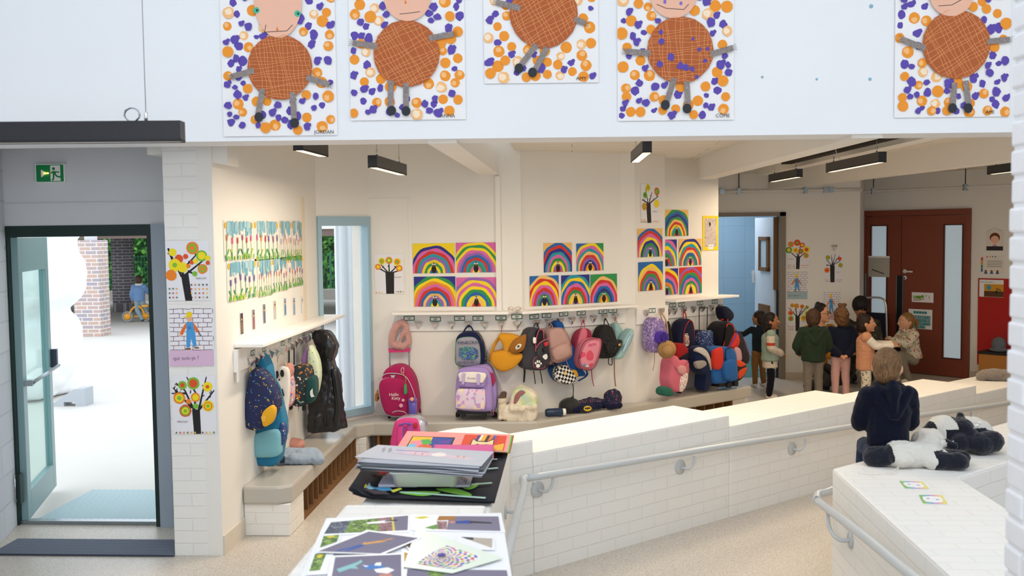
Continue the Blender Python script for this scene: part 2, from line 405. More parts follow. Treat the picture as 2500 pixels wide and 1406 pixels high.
# floor: beige speckled terrazzo vinyl
def floor_mat():
    m, N, L, b = new_mat('speckled_floor')
    tc = N.new('ShaderNodeTexCoord'); base = None; src = None
    mixc = srgb('#cdc4b8')
    last = N.new('ShaderNodeRGB'); last.outputs[0].default_value = mixc; cur = last.outputs[0]
    for sc, thr, c in ((95, .24, '#8d8074'), (70, .2, '#f0e7d8'), (130, .22, '#ab9d8c'), (60, .13, '#6b5f55')):
        vo = N.new('ShaderNodeTexVoronoi'); vo.inputs['Scale'].default_value = sc; L.new(tc.outputs['Object'], vo.inputs['Vector'])
        lt = N.new('ShaderNodeMath'); lt.operation = 'LESS_THAN'; lt.inputs[1].default_value = thr; L.new(vo.outputs['Distance'], lt.inputs[0])
        mx = N.new('ShaderNodeMixRGB'); L.new(lt.outputs[0], mx.inputs[0]); L.new(cur, mx.inputs[1]); mx.inputs[2].default_value = srgb(c); cur = mx.outputs[0]
    L.new(cur, b.inputs['Base Color']); b.inputs['Roughness'].default_value = .38; return m
FLOORM = floor_mat()
slab('floor', [(-3.9, -1.5), (6.9, -1.5), (6.9, 14.2), (1.3, 14.2), (1.3, 11), (-.3, 9.6), (-1.6, 8.9), (-2.4, 8.9), (-2.4, 6.38), (-3.9, 6.38)], -.2, 0, FLOORM)
# walls
seg('wall_left', LW, 0, 3.02, WARMW, ext=(-.01, .0))
seg('wall_window', WF, 0, 3.02, WARMW, holes=((.03, .555, .38, 2.07),), ext=(.02, .02))
seg('wall_back', W1, 0, 3.02, WARMW, ext=(0, .05))
seg('wall_back_angled', W2, 0, 2.7, WARMW, ext=(0, .04))
seg('wall_pilaster_side', PF, 0, 2.7, WARMW); seg('wall_pilaster', P3W, 0, 2.7, WARMW, th=.3)
seg('wall_hooks', W4, 0, 2.7, WARMW, th=.12)
MB().box(1.36, 1.48, 10.55, 13.0, 0, 2.7, WARMW).build('wall_passage', kind='structure')
WCU = (1.55-1.4, 2.73-1.4)
seg('wall_far', FW, 0, 2.7, WARMW, holes=((WCU[0], WCU[1], 0, 2.12),))
seg('wall_reveal', RV, 0, 2.7, WARMW, th=.15); seg('wall_far_door', DWL, 2.175, 2.7, WARMW)
MB().box(0, .24, -.98, 0, 2.17, 2.7, WARMW).build('wall_door_head', None, (4.05, 13.6, 0), radians(-45)-pi/2+pi/2, kind='structure') if False else None
seg('wall_far_right', FW3, 0, 2.7, WARMW)
MB().box(6.7, 6.9, -1.5, 11.4, 0, 5.0, COOLW).build('wall_right', kind='structure')
# brick pier between the entrance and the hooks
mb = MB(); mb.box(0, PL.L, 0, .62, 0, 2.5, BRW); mb.box(PL.L*.68, PL.L, -.0012, 0, .0, 2.5, WARMW)
mb.build('wall_pier', None, PL.a, PL.r, kind='structure')
mb = MB(); mb.prism([(-2.55, 2.44), (-2.44, 2.44), (-2.06, 2.37), (-2.06, 2.5), (-2.55, 2.5)], 5.80, 6.0, WARMW, 'y')
mb.build('trim_2', kind='structure')
seg('wall_entrance', DW, 0, 3.02, GREYW, holes=((.02, 1.05, 0, 2.03),))
mb = MB(); mb.box(-3.83, -2.4, 6.352, 6.36, 2.165, 2.18, GREYW); mb.box(-2.69, -2.44, 6.345, 6.36, 0, 2.03, GREYW); mb.build('trim_1', kind='structure')
MB().prism([(-3.80, 6.40), (-3.62, 5.80), (-3.62, -1.5), (-3.95, -1.5), (-3.95, 6.5), (-3.80, 6.5)], 0, 5.0, brick('grey_block', '#d5d8dc', '#d0d3d8', '#c2c6cc', bw=.45, rh=.2, bump=.4)).build('wall_entrance_side', kind='structure')
mb = MB(); mb.box(-3.9, 6.9, -1.7, -1.5, 0, 1.2, COOLW); mb.box(-3.9, 6.9, -1.7, -1.5, 3.8, 5.0, COOLW); mb.box(-3.9, -2.2, -1.7, -1.5, 1.2, 3.8, COOLW); mb.box(4.2, 6.9, -1.7, -1.5, 1.2, 3.8, COOLW); mb.build('wall_behind', kind='structure')
# the deep white beam that carries the children's paintings
seg('wall_upper', BW, 2.47, 5.0, COOLW, th=.29)
# ceilings
TILE = brick('ceiling_tiles', '#e8e2d6', '#e6e0d4', '#a79e8c', bw=1.2, rh=.3, bump=.1, ms=.008)
slab('ceiling_left', [(-3.9, 5.5), (-.5, 5.7), (-.5, 8.9), (-3.9, 8.9)], 3.0, 3.1, WARMW)
slab('ceiling', [(-.5, 5.7), (6.9, 6.2), (6.9, 14.2), (1.3, 14.2), (1.3, 11), (-.5, 9.6)], 2.66, 2.8, TILE)
slab('ceiling_front', [(-3.9, -1.6), (6.9, -1.6), (6.9, 0.4), (-3.9, 0.4)], 5.0, 5.1, COOLW)
slab('ceiling_front_edge', [(-3.9, 3.8), (6.9, 3.8), (6.9, 6.2), (-3.9, 6.2)], 5.0, 5.1, COOLW)
def beam(name, a, b, w, z0, z1):
    W_ = Wall(a, b); return MB().box(0, W_.L, 0, w, z0, z1, WARMW).build(name, None, W_.a, W_.r, kind='structure')
beam('trim_3', (-.645, 8.75), (-.645, 5.52), -.165, 2.45, 3.02)
mb = MB(); mb.prism([(1.245, 9.98), (1.565, 5.66), (1.735, 5.66), (1.41, 9.98)], 2.45, 2.70, WARMW); mb.build('trim_4', kind='structure')
mb = MB(); mb.prism([(2.51, 12.9), (3.71, 5.75), (3.88, 5.75), (2.68, 12.9)], 2.45, 2.70, WARMW); mb.build('trim_5', kind='structure')
MB().prism([(2.12, 10.2), (2.22, 10.2), (2.51, 6.0), (2.41, 6.0)], 2.60, 2.66, M('#2a241c', .9)).build('trim_6', kind='structure')
MB().prism([(2.2, 11.9), (2.34, 11.9), (2.73, 6.0), (2.59, 6.0)], 2.58, 2.66, WARMW).build('trim_7', kind='structure')
# strips and seams on the walls
def strip(n, W, x0, y0, x1, y1, off=.014, mat=None):
    u0, z0 = W.uz(x0, y1); u1, z1 = W.uz(x1, y0)
    return MB().box(u0, u1, -off, 0, z0, z1, mat or WARMW).build(n, None, W.a, W.r, kind='structure', bevel=.002)
strip('trim_8', W1, 1213, 430, 1221, 758, .03); strip('trim_9', LW, 740, 482, 741.5, 792, .006, M('#e6d9c4'))
strip('trim_10', W1, 893, 482, 1003, 486, .005); strip('trim_11', W1, 1001, 486, 1004, 760, .005)
# baseboard along the left wall
MB().box(.01, 2.3, -.012, 0, 0, .12, M('#d8cfc0', .5)).build('baseboard_left', None, LW.a, LW.r, kind='structure')
mb = MB(); mb.box(0, DWL.L+1.6, -.012, 0, 0, .1, M('#c9bda8', .5)); mb.build('baseboard_far', None, FW3.a-FW3.d*.0, FW3.r, kind='structure')
MB().box(WCU[1], 2.28, -.012, 0, 0, .08, M('#c9bda8', .5)).build('baseboard_back', None, FW.a, FW.r, kind='structure')

# ------------------------------------------------------------ stepped low brick walls of the ramp
RD = V((.750, .661, 0)).normalized(); RN = V((-RD.y, RD.x, 0)); RO = V((-.36, 5.40, 0))
RB = Wall((RO.x, RO.y), (RO.x+RD.x*8, RO.y+RD.y*8))
mb = MB()
for u0, u1, z in ((.167, 1.87, .70), (1.87, 3.55, .625), (3.55, 5.2, .55), (5.2, 6.9, .475), (6.9, 7.6, .40)): mb.box(u0, u1, 0, .51, -.2, z, BRW)
mb.build('wall_ramp_outer', None, RO, RB.r, bevel=.012, kind='structure')
mb = MB(); mb.prism([(-.36, 5.40), (-.235, 5.511), (-.572, 5.895), (-.72, 5.83), (-.935, 5.6), (-.935, 3.9), (-.36, 3.9)], -.2, .775, BRW)
mb.prism([(-.935, 3.9), (-.36, 3.9), (-.36, 1.2), (-.935, 1.2)], -.2, .85, BRW)
mb.build('wall_ramp_near', kind='structure', bevel=.012)
e = V((1.909, 4.961, 0))+RD*3; e2 = V((1.337, 5.15, 0))+RD*3
MB().prism([(1.337, 5.15), (1.337, 2.6), (1.909, 2.6), (1.909, 4.961), (e.x, e.y), (e2.x, e2.y)], -.2, .70, BRW).build('wall_ramp_inner', kind='structure', bevel=.014)
slab('floor_ramp', [(-.36, 5.40), (-.36, 1.2), (1.337, 1.2), (1.337, 5.15), (e2.x, e2.y), (6.2, 11.0), (5.3, 10.4)], -.19, .004, FLOORM)
# thick white brick column at the right edge
mb = MB(); random.seed(5); yc = 2.76; xc = 1.185
mb.box(xc+.006, xc+.5, 1.15, yc-.006, 0, 4.9, BRWC)
for k in range(64):
    z = k*.077; off = .0 if k % 2 else .115; y = yc
    z0, z1 = z+.006, z+.072
    if k % 2: cuts = [yc, yc-.105, yc-.33, yc-.555, yc-.78, yc-1.0, yc-1.22, yc-1.45, yc-1.6]
    else: cuts = [yc, yc-.22, yc-.445, yc-.67, yc-.895, yc-1.12, yc-1.34, yc-1.6]
    for a, b in zip(cuts, cuts[1:]):
        j = random.uniform(-.003, .003); mb.box(xc+j, xc+.1, b+.005, a-.005+random.uniform(-.003, .003)+(.004 if a == yc else 0), z0, z1, BRWC)
    j = random.uniform(-.002, .004); mb.box(xc+.02, xc+.5, yc-.1, yc+j, z0, z1, BRWC)
mb.build('wall_column', kind='structure', bevel=.007)

def plate_bracket(root, W, px, py, off=.075, mat=RAILM, zr=None):
    c = W.at(px, py, 0); u, z = W.uz(px, py, 0); mb = MB()
    mb.lathe([(.001, 0), (.046, 0), (.048, -.004), (.046, -.008), (.001, -.008)], mat, 20, (u, 0, z), 'y')
    mb.tube(spline([(u, -.006, z), (u+.02, -off*.7, z-.005), (u+.045, -off, z+.03), (u+.055, -off, z+.075)], 6), .009, mat, 8)
    mb.build('bracket', root)
rail = thing('handrail', 'long grey round handrail on the stepped white brick wall behind the ramp', 'handrail', RB.a, RB.r)
pts = [RB.uz(x, y, .078) for x, y in ((1286, 1167), (1480, 1137), (1730, 1095), (1980, 1056), (2256, 1013), (2420, 990), (2600, 962))]
P3 = [V((u, -.078, z)) for u, z in pts]
MB().tube(spline(P3, 4), .021, RAILM, 14).build('rail', rail)
for px, py in ((1312, 1195), (1660, 1140), (1933, 1095), (2342, 1025)): plate_bracket(rail, RB, px, py)
near = thing('handrail', 'grey handrail running along the near white wall beside the photo prints', 'handrail', (0, 0, 0))
c0 = RB.at(1286, 1167, .078)
MB().tube(spline([c0, c0+V((-.02, -.03, 0)), V((-.275, 5.2, .575)), V((-.275, 4.39, .626)), V((-.275, 2.9, .70))], 5), .021, RAILM, 14).build('rail', near)
mb = MB(); mb.tube(spline([(-.36, 4.95, .52), (-.30, 4.95, .52), (-.275, 4.95, .575)], 5), .009, RAILM); mb.lathe([(.001, 0), (.04, 0), (.04, .008), (.001, .008)], RAILM, 16, (-.36, 4.95, .52), 'x'); mb.build('bracket', near)
RL = Wall((1.337, 5.15), (1.337, 2.6)) # face of the inner ramp wall
far = thing('handrail', 'pale grey handrail on the low brick wall by the white column', 'handrail', (0, 0, 0))
def onx(px, py, X):
    r = ray(px, py); return CP+r*(X/r.x)
a1, a2, a3 = onx(1990, 1218, 1.262), onx(2110, 1310, 1.262), onx(2230, 1408, 1.262)
d_ = (a3-a1).normalized()
MB().tube(spline([V((1.42, 5.33, a1.z+.03)), V((1.34, 5.26, a1.z+.02)), V((1.285, 5.22, a1.z+.02)), V((1.262, 5.15, a1.z+.01)), a1-(a1-a2)*.1, a2, a3, a3+d_*.9], 5), .021, RAILM, 14).build('rail', far)
q = onx(2078, 1318, 1.337); mb = MB(); mb.lathe([(.001, 0), (.042, 0), (.042, -.008), (.001, -.008)], RAILM, 18, (1.337, q.y, q.z), 'x')
mb.tube(spline([(1.333, q.y, q.z), (1.29, q.y+.03, q.z-.01), (1.262, q.y+.10, q.z+.02), (1.262, q.y+.15, q.z+.09)], 6), .010, RAILM); mb.build('bracket', far)

# ------------------------------------------------------------ bench with shoe cubbies
BENCH = M('#b9b4aa', .25, spec=.6, name='grey_bench_paint')
fr = [(-1.92, 6.14), (-1.83, 6.20), (-1.855, 8.17), (-1.739, 8.28), (-.314, 8.313), (1.833, 10.214)]
bk = [(1.53, 10.46), (.86, 9.80), (.889, 9.594), (.578, 9.27), (.45, 9.24), (-.50, 8.62), (-1.80, 8.62), (-2.148, 8.15), (-2.148, 6.14)]
bench = thing('bench', 'long low grey bench following the coat hook walls, with wooden shoe cubbies below', 'bench', (0, 0, 0))
MB().prism([(-2.145, 6.14)]+fr+[(x, y-.003) for x, y in bk[:-1]], .21, .33, BENCH).build('seat', bench, bevel=.018)
MB().box(-2.145, -1.845, 6.165, 6.5, 0, .21, BRW).build('brick_support', bench, bevel=.006)
MB().box(-1.98, -1.78, 8.21, 8.4, 0, .21, BRW).build('brick_support', bench, bevel=.006)
MB().prism([(1.62, 10.12), (1.80, 10.28), (1.62, 10.42), (1.46, 10.3)], 0, .21, BRW).build('brick_support', bench)
MB().box(-1.90, -1.85, 6.5, 8.2, 0, .03, WOOD).build('base_board', bench)
MB().box(-2.14, -2.12, 6.5, 8.2, .0, .21, WOOD).build('back_board', bench)
for k in range(13): y = 6.53+k*.138; MB().box(-2.12, -1.865, y, y+.018, .03, .21, WOOD).build('divider', bench)
mb = MB(); mb.box(-1.75, -.33, 8.42, 8.44, 0, .21, WOOD); mb.build('back_board', bench)
for k in range(11): x = -1.70+k*.138; MB().box(x, x+.018, 8.30, 8.42, .0, .21, WOOD).build('divider', bench)
W_ = Wall((-.314, 8.35), (1.72, 10.15)); MB().box(0, W_.L, .16, .18, 0, .21, WOOD).build('back_board', bench, W_.a, W_.r)
for k in range(19):
    p = W_.pt(.1+k*.138, 0, 0); MB().box(0, .018, .03, .16, 0, .21, WOOD).build('divider', bench, p, W_.r)

# ------------------------------------------------------------ entrance door, mat, sign
d1 = thing('door_1', 'entrance door standing open to the playground with glass leaf and push bar', 'door', (0, 0, 0)); d1['kind'] = 'structure'
mb = MB()
mb.box(-3.82, -2.78, 6.355, 6.42, 1.955, 2.03, DGREEN); mb.box(-2.815, -2.78, 6.35, 6.43, 0, 1.96, DGREEN); mb.box(-2.78, -2.69, 6.335, 6.44, 0, 2.03, M('#a3afbb', .4)); mb.box(-3.83, -3.775, 6.36, 6.43, 0, 1.96, DGREEN)
mb.box(-3.775, -2.815, 6.38, 6.44, 0, .025, STEEL); mb.build('frame', d1)
# open leaf, hinged on the left post and swung outwards
hx = V((-3.735, 6.41, 0)); tip = PZ(148, 1190, 0); lf = Wall((hx.x, hx.y), (tip.x-.03, tip.y)); Lr = lf.L
mb = MB(); st = .11
for a, b, c, d in ((0, st, 0, 1.94), (Lr-st, Lr, 0, 1.94), (st, Lr-st, 0, .19), (st, Lr-st, 1.70, 1.94)): mb.box(a, b, 0, .05, .015+c, .015+d, TEAL)
leaf = mb.build('leaf', d1, lf.a, lf.r, bevel=.004)
MB().box(st, Lr-st, .02, .028, .2, 1.72, glass('door_glass', '#e8f3f0')).build('pane', leaf)
mb = MB(); mb.box(.02, .09, -.055, -.0, .94, .98, STEEL); mb.box(Lr-.05, Lr+.0, -.045, -.0, .95, 1.09, M('#2e3a4c', .35)); mb.tube([(.05, -.05, .96), (Lr-.01, -.05, .96)], .013, STEEL, 10); mb.build('push_bar', leaf)
mb = MB(); mb.box(-3.765, -3.74, 6.33, 6.37, .16, .36, DGREEN); mb.tube([(-3.78, 6.34, .17), (-3.78, 6.34, .35)], .008, CHROME); mb.build('hinge', d1)
MB().tube([(-3.79, 6.33, 1.87), (-3.79, 6.33, 1.90)], .012, BLK).build('door_stop', d1)
# side panel with glass at the far left edge
mb = MB(); mb.box(-3.618, -3.60, 5.0, 5.79, .0, 1.25, DGREEN); mb.box(-3.618, -3.594, 5.08, 5.72, .12, 1.18, M('#5b6b80', .2)); mb.build('window_2', kind='structure')
def ribbed(name, c1, c2, sc, ang=0):
    m, N, L, b = new_mat(name); tc = N.new('ShaderNodeTexCoord'); mp = N.new('ShaderNodeMapping'); mp.inputs['Rotation'].default_value = (0, 0, ang); L.new(tc.outputs['Object'], mp.inputs[0])
    w = N.new('ShaderNodeTexWave'); w.inputs['Scale'].default_value = sc; L.new(mp.outputs[0], w.inputs[0])
    cr = N.new('ShaderNodeValToRGB'); cr.color_ramp.elements[0].position = .4; cr.color_ramp.elements[1].position = .6; cr.color_ramp.elements[0].color = srgb(c1); cr.color_ramp.elements[1].color = srgb(c2)
    L.new(w.outputs['Fac'], cr.inputs[0]); L.new(cr.outputs[0], b.inputs['Base Color']); b.inputs['Roughness'].default_value = .9; return m
MB().box(-3.6, -2.445, 5.74, 6.04, .002, .012, ribbed('ribbed_mat', '#3f4654', '#7d8594', 14, pi/2)).build('entrance_mat', label='dark ribbed entrance mat in the floor before the open door', cat='mat')
MB().box(-3.76, -2.78, 6.47, 7.35, -.03, -.015, ribbed('grating', '#7fa0ac', '#d9e6ea', 11, .9)).build('door_grating', label='pale striped grating outside the entrance threshold', cat='mat')
ex = DW.rect(92, 401, 163, 446)
cv = Canvas(ex[1], ex[2], M('#f2f4f2', .5), th=.03); w, h = ex[1], ex[2]; GRN = M('#0f8a4c', .5)
cv.poly([(-w*.47, -h*.46), (w*.47, -h*.46), (w*.47, h*.46), (-w*.47, h*.46)], GRN)
cv.poly([(w*.02, -h*.42), (w*.36, -h*.42), (w*.36, h*.42), (w*.02, h*.42)], WHT)
cv.disc(w*.13, h*.24, h*.085, GRN); cv.poly([(w*.09, h*.12), (w*.22, h*.10), (w*.20, -h*.1), (w*.10, -h*.08)], GRN)
cv.line([(w*.1, h*.1), (w*.03, -h*.02)], h*.07, GRN); cv.line([(w*.2, h*.1), (w*.29, h*.02), (w*.31, h*.1)], h*.06, GRN)
cv.line([(w*.18, -h*.08), (w*.27, -h*.2), (w*.38, -h*.2)], h*.09, GRN); cv.line([(w*.12, -h*.08), (w*.13, -h*.25), (w*.08, -h*.4)], h*.09, GRN)
cv.poly([(-w*.30, -h*.22), (-w*.2, -h*.12), (-w*.2, h*.12), (-w*.30, h*.2)], WHT); cv.line([(-w*.18, 0), (-w*.02, 0)], h*.07, WHT)
ao = cv.build('exit_sign', None, ex[0], 0, label='green and white running man exit sign above the entrance door', cat='sign')
mb = MB(); mb.ell((-w*.16, -.034, 0), .007, emit('amber_led', '#ffb43c', 9), 10, 6); mb.ell((-w*.07, -.034, 0), .005, emit('amber_led', '#ffb43c', 9), 10, 6); mb.build('indicator_light', ao)

# ------------------------------------------------------------ window in the angled wall
w1 = thing('window_1', 'tall narrow pale blue window between the hook walls', 'window', WF.a, WF.r); w1['kind'] = 'structure'
BF = M('#9dbccb', .35, name='pale_blue_frame'); mb = MB()
for a, b, c, d in ((0, .04, .36, 2.1), (.55, .585, .36, 2.1), (.04, .55, .36, .42), (.04, .55, 2.02, 2.1)): mb.box(a, b, -.02, .08, c, d, BF)
mb.build('window_frame', w1); MB().box(.06, .535, .05, .056, .42, 2.02, glass('window_glass')).build('pane', w1)
mb = MB(); mb.box(.10, .5, .065, .09, .43, 2.0, M('#aab8c2', .3)) if False else None

# ------------------------------------------------------------ WC behind the far wall
TL = brick('pale_blue_wall_tiles', '#9db9cc', '#9ab6ca', '#8ba7ba', bw=.33, rh=.40, bump=.25, ms=.008)
m_ = _mats[('brick', 'pale_blue_wall_tiles')]
for n in m_.node_tree.nodes:
    if n.type == 'TEX_BRICK': n.offset = 0
MB().box(.5, 3.4, 15.3, 15.4, 0, 2.6, TL).build('wall_washroom', kind='structure')
MB().box(.4, .5, 13.1, 15.4, 0, 2.6, TL).build('wall_washroom_left', kind='structure'); MB().box(3.4, 3.5, 13.1, 15.4, 0, 2.6, TL).build('wall_washroom_right', kind='structure')
slab('floor_washroom', [(.4, 13.0), (3.5, 13.0), (3.5, 15.4), (.4, 15.4)], -.1, .002, M('#4f7d72', .5)); slab('ceiling_washroom', [(.4, 13.1), (3.5, 13.1), (3.5, 15.4), (.4, 15.4)], 2.6, 2.7, WHT)
wl = bpy.data.lights.new('washroom_lamp', 'AREA'); wl.size = 1.2; wl.energy = 26; wl.color = (.82, .9, 1); wo = bpy.data.objects.new('washroom_lamp', wl); COL.objects.link(wo); wo.location = (2.0, 14.2, 2.55)
d2 = thing('door_2', 'open white washroom door with small wood framed vision panel', 'door', (0, 0, 0)); d2['kind'] = 'structure'
FRM = M('#857a6c', .5); mb = MB(); mb.box(2.66, 2.735, 12.86, 13.1, 0, 2.16, FRM); mb.box(1.5, 2.735, 12.86, 12.95, 2.11, 2.16, FRM); mb.build('frame', d2)
mb = MB(); mb.box(2.64, 2.66, 12.95, 13.0, .0, 1.15, BLK); mb.box(2.61, 2.655, 13.0, 13.04, 1.15, 2.1, WOOD); mb.build('edge_strip', d2)
lw = Wall((2.60, 14.0), (2.64, 13.08)) if False else Wall((2.47, 13.95), (2.64, 13.1))
def pyx(px, y): return PY(px, 700, y).x
lw = Wall((pyx(1843, 13.9), 13.9), (2.63, 13.08))
lf2 = MB().box(0, lw.L, 0, .04, .01, 2.1, M('#dfe5ee', .4)).build('leaf', d2, lw.a, lw.r)
F_ = Frame(lw, 1870, 620)
def leafbox(x0, y0, x1, y1): u0, z0 = lw.uz(x0, y1); u1, z1 = lw.uz(x1, y0); return u0, u1, z0, z1
u0, u1, z0, z1 = leafbox(1856, 578, 1880, 660); mb = MB()
mb.box(u0, u1, -.03, 0, z0, z0+.05, WOOD); mb.box(u0, u1, -.03, 0, z1-.05, z1, WOOD); mb.box(u0, u0+.05, -.03, 0, z0, z1, WOOD); mb.box(u1-.08, u1, -.03, 0, z0, z1, WOOD); mb.build('vision_panel_frame', lf2)
MB().box(u0+.05, u1-.08, -.01, 0, z0+.05, z1-.05, M('#c2d2dc', .1)).build('vision_panel', lf2)
u0, u1, z0, z1 = leafbox(1856, 746, 1880, 800); MB().box(u0, u1, -.03, 0, z0, z1, WOOD).build('vision_panel_frame', lf2)
u0, u1, z0, z1 = leafbox(1838, 662, 1850, 668); mb = MB(); mb.box(u0, u0+.13, -.06, -.04, z0, z0+.02, CHROME); mb.box(u0+.05, u0+.09, -.04, 0, z0-.12, z0+.05, CHROME); mb.build('door_handle', lf2)

# ------------------------------------------------------------ brown double door
d3 = thing('door_3', 'red brown double door with narrow frosted panes', 'door', DWL.a, DWL.r); d3['kind'] = 'structure'
BR = paint('red_brown_paint', '#86412b', bump=.1, rough=.45, h2='#7d3b26'); BRD = M('#4a1f14', .5); L_ = DWL.L
um = DWL.uz(2204, 700)[0]
mb = MB(); mb.box(0, .05, -.06, .12, 0, 2.175, BR); mb.box(L_-.05, L_, -.06, .12, 0, 2.175, BR); mb.box(.05, L_-.05, -.06, .12, 2.10, 2.175, BR); mb.build('frame', d3, bevel=.004)
FG = emit('frosted_glow_glass', '#b9cbd5', .36); FG.node_tree.nodes['Principled BSDF'].inputs['Roughness'].default_value = .35  # panes glow by themselves, in place of daylight from behind
for nm, a, b, g in (('small', .05, um-.004, (2131, 2168)), ('large', um+.004, L_-.05, (2309, 2352))):
    g0, g1 = DWL.uz(g[0], 700)[0], DWL.uz(g[1], 700)[0]; z0, z1 = .25, DWL.uz(2150, 552)[1]
    mb = MB()
    for p, q, r, s_ in ((a, g0, .01, 2.095), (g1, b, .01, 2.095), (g0, g1, .01, z0), (g0, g1, z1, 2.095)): mb.box(p, q, -.05, 0, r, s_, BR)
    lf3 = mb.build('leaf', d3)
    mb = MB(); 
    for p, q, r, s_ in ((g0-.015, g0, z0, z1), (g1, g1+.015, z0, z1), (g0-.015, g1+.015, z0-.015, z0), (g0-.015, g1+.015, z1, z1+.015)): mb.box(p, q, -.058, -.05, r, s_, BRD)
    mb.build('pane_bead', lf3); MB().box(g0, g1, -.03, -.02, z0, z1, FG).build('pane', lf3)
    if nm == 'large':
        mb = MB(); hz = DWL.uz(2210, 662)[1]; mb.lathe([(.001, 0), (.028, 0), (.028, -.01), (.001, -.01)], WHT, 16, (a+.05, -.05, hz), 'y'); mb.lathe([(.001, 0), (.028, 0), (.028, -.01), (.001, -.01)], WHT, 16, (a+.05, -.05, hz-.085), 'y')
        mb.tube([(a+.05, -.06, hz), (a+.05, -.10, hz), (a+.18, -.10, hz)], .011, WHT, 8); mb.box(a+.044, a+.056, -.062, -.06, hz-.105, hz-.075, BLK); mb.build('door_handle', lf3)
mb = MB(); mb.box(um-.04, um+.035, -.085, -.05, .1, 1.30, M('#0c0d14', .5)); mb.box(um-.055, um-.04, -.08, -.05, .1, 1.3, STEEL); mb.box(um+.035, um+.045, -.08, -.05, .1, 1.3, STEEL); mb.box(.052, .075, -.075, -.05, .1, 1.32, STEEL); mb.build('edge_guard', d3)
MB().box(-.3, DWL.L+.1, .125, .2, -.1, 2.7, WARMW).build('far_light_block', None, DWL.a, DWL.r, kind='structure')  # unseen panel added behind the double door to stop sky light leaking in
mb = MB(); mb.box(0, DWL.L, -.06, .13, -.02, .004, M('#8f8372', .6)); mb.build('trim_15', None, DWL.a, DWL.r, kind='structure')
# conduit with clips high on the far wall
t = thing('conduit', 'thin white conduit clipped along the far wall below the ceiling', 'conduit', FW.a, FW.r)
uz0 = FW.uz(1756, 468)[1]; MB().tube([(.1, -.03, uz0), (2.27, -.03, uz0)], .018, WARMW, 8).build('pipe', t)
for px in (1803, 1965): 
    u = FW.uz(px, 465)[0]; mb = MB(); mb.tube([(u, -.03, uz0), (u, -.03, 2.66)], .006, BLK, 6); mb.box(u-.02, u+.02, -.055, -.01, uz0-.04, uz0+.04, STEEL); mb.build('clip', t)
for px in (1762, 2015, 2028): u = FW.uz(px, 465)[0]; MB().box(u-.03, u+.03, -.052, -.01, uz0-.03, uz0+.03, STEEL).build('clip', t)
t = thing('conduit', 'thin white conduit hung beside the ceiling above the brown double door', 'conduit', (0, 0, 0))
a_, b_ = DWL.at(2100, 463, .35), FW3.at(2560, 455, .35); a_.z = b_.z = 2.43
MB().tube([V((3.68, 12.87, 2.43)), a_, b_], .018, WARMW, 8).build('pipe', t)
for px in (2137, 2373):
    q = a_.lerp(b_, (px-2100)/460); mb = MB(); mb.tube([q, V((q.x, q.y, 2.66))], .006, BLK, 6); mb.box(q.x-.025, q.x+.025, q.y-.025, q.y+.025, 2.39, 2.47, STEEL); mb.build('clip', t)

# ------------------------------------------------------------ pendant strip lamps
LED = emit('warm_led', '#ffd296', 9)
def lamp(label, a, b, z, w=.06, h=.08, power=26, lit=True, cables=True, ceil=2.66, col=(1, .87, .70)):
    a = V((*a, z)); b = V((*b, z)); W_ = Wall((a.x, a.y), (b.x, b.y)); L_ = W_.L
    t = thing('pendant_lamp', label, 'lamp', a, W_.r, 'black strip pendant lamps')
    m = MB(); m.box(0, L_, -w/2, w/2, .012, h, M('#26262a', .35, bump=.2)); m.box(0, L_, -w/2, -w/2+.004, 0, .012, BLK); m.box(0, L_, w/2-.004, w/2, 0, .012, BLK); m.box(0, .004, -w/2, w/2, 0, .012, BLK); m.box(L_-.004, L_, -w/2, w/2, 0, .012, BLK); m.build('housing', t)
    MB().box(.004, L_-.004, -w/2+.004, w/2-.004, .003, .012, LED if lit else WHT).build('diffuser', t)
    if cables:
        for u in (.12, L_-.12): m = MB(); m.tube([(u, 0, h), (u, 0, ceil-z)], .0018, STEEL, 6); m.tube([(u, 0, h), (u, 0, h+.045)], .006, CHROME, 8); m.build('suspension_wire', t)
        m = MB(); m.tube(spline([(L_*.72, 0, h), (L_*.78, .01, h+.03), (L_*.85, .01, h+.12), (L_*.84, 0, ceil-z)], 6), .003, WHT, 6); m.build('power_cord', t)
    if lit:
        l = bpy.data.lights.new('lamp_light', 'AREA'); l.shape = 'RECTANGLE'; l.size = L_*.98; l.size_y = w*.8; l.energy = power; l.color = col
        o = bpy.data.objects.new('lamp_light', l); COL.objects.link(o); o.parent = t; o.location = (L_/2, 0, -.004)
    return t
lamp('black strip pendant lamp partly hidden above the flower drawings', (-1.60, 5.70), (-1.58, 6.22), 2.44, ceil=3.0, power=3)
lamp('lit black strip pendant lamp before the back wall, left of the ceiling beam', (-1.275, 6.25), (-1.235, 7.15), 2.37, ceil=3.0, power=24)
lamp('lit black strip pendant lamp hanging in front of the tree picture on the pilaster', (.475, 6.32), (.455, 7.25), 2.44, power=24)
lamp('small lit black pendant lamp nearest the washroom door', (2.18, 9.65), (2.10, 10.6), 2.44, power=17, col=(1, .80, .57))
lamp('long lit black pendant lamp above the stepped wall in front of the brown door', (2.30, 7.5), (2.23, 8.75), 2.43, power=21, col=(1, .80, .57))
lamp('lit black pendant lamp half hidden by the white brick column', (3.98, 8.3), (3.92, 9.55), 2.43, power=16, col=(1, .80, .57))
a_ = PZ(-260, 353, 2.33); b_ = PZ(447, 347, 2.33)
t = lamp('large unlit-looking black strip lamp hanging close at the upper left', (a_.x, a_.y), (b_.x, b_.y), 2.33, w=.07, h=.084, lit=False, cables=False)
t['label'] = 'large black strip lamp hanging close to the camera at the upper left'
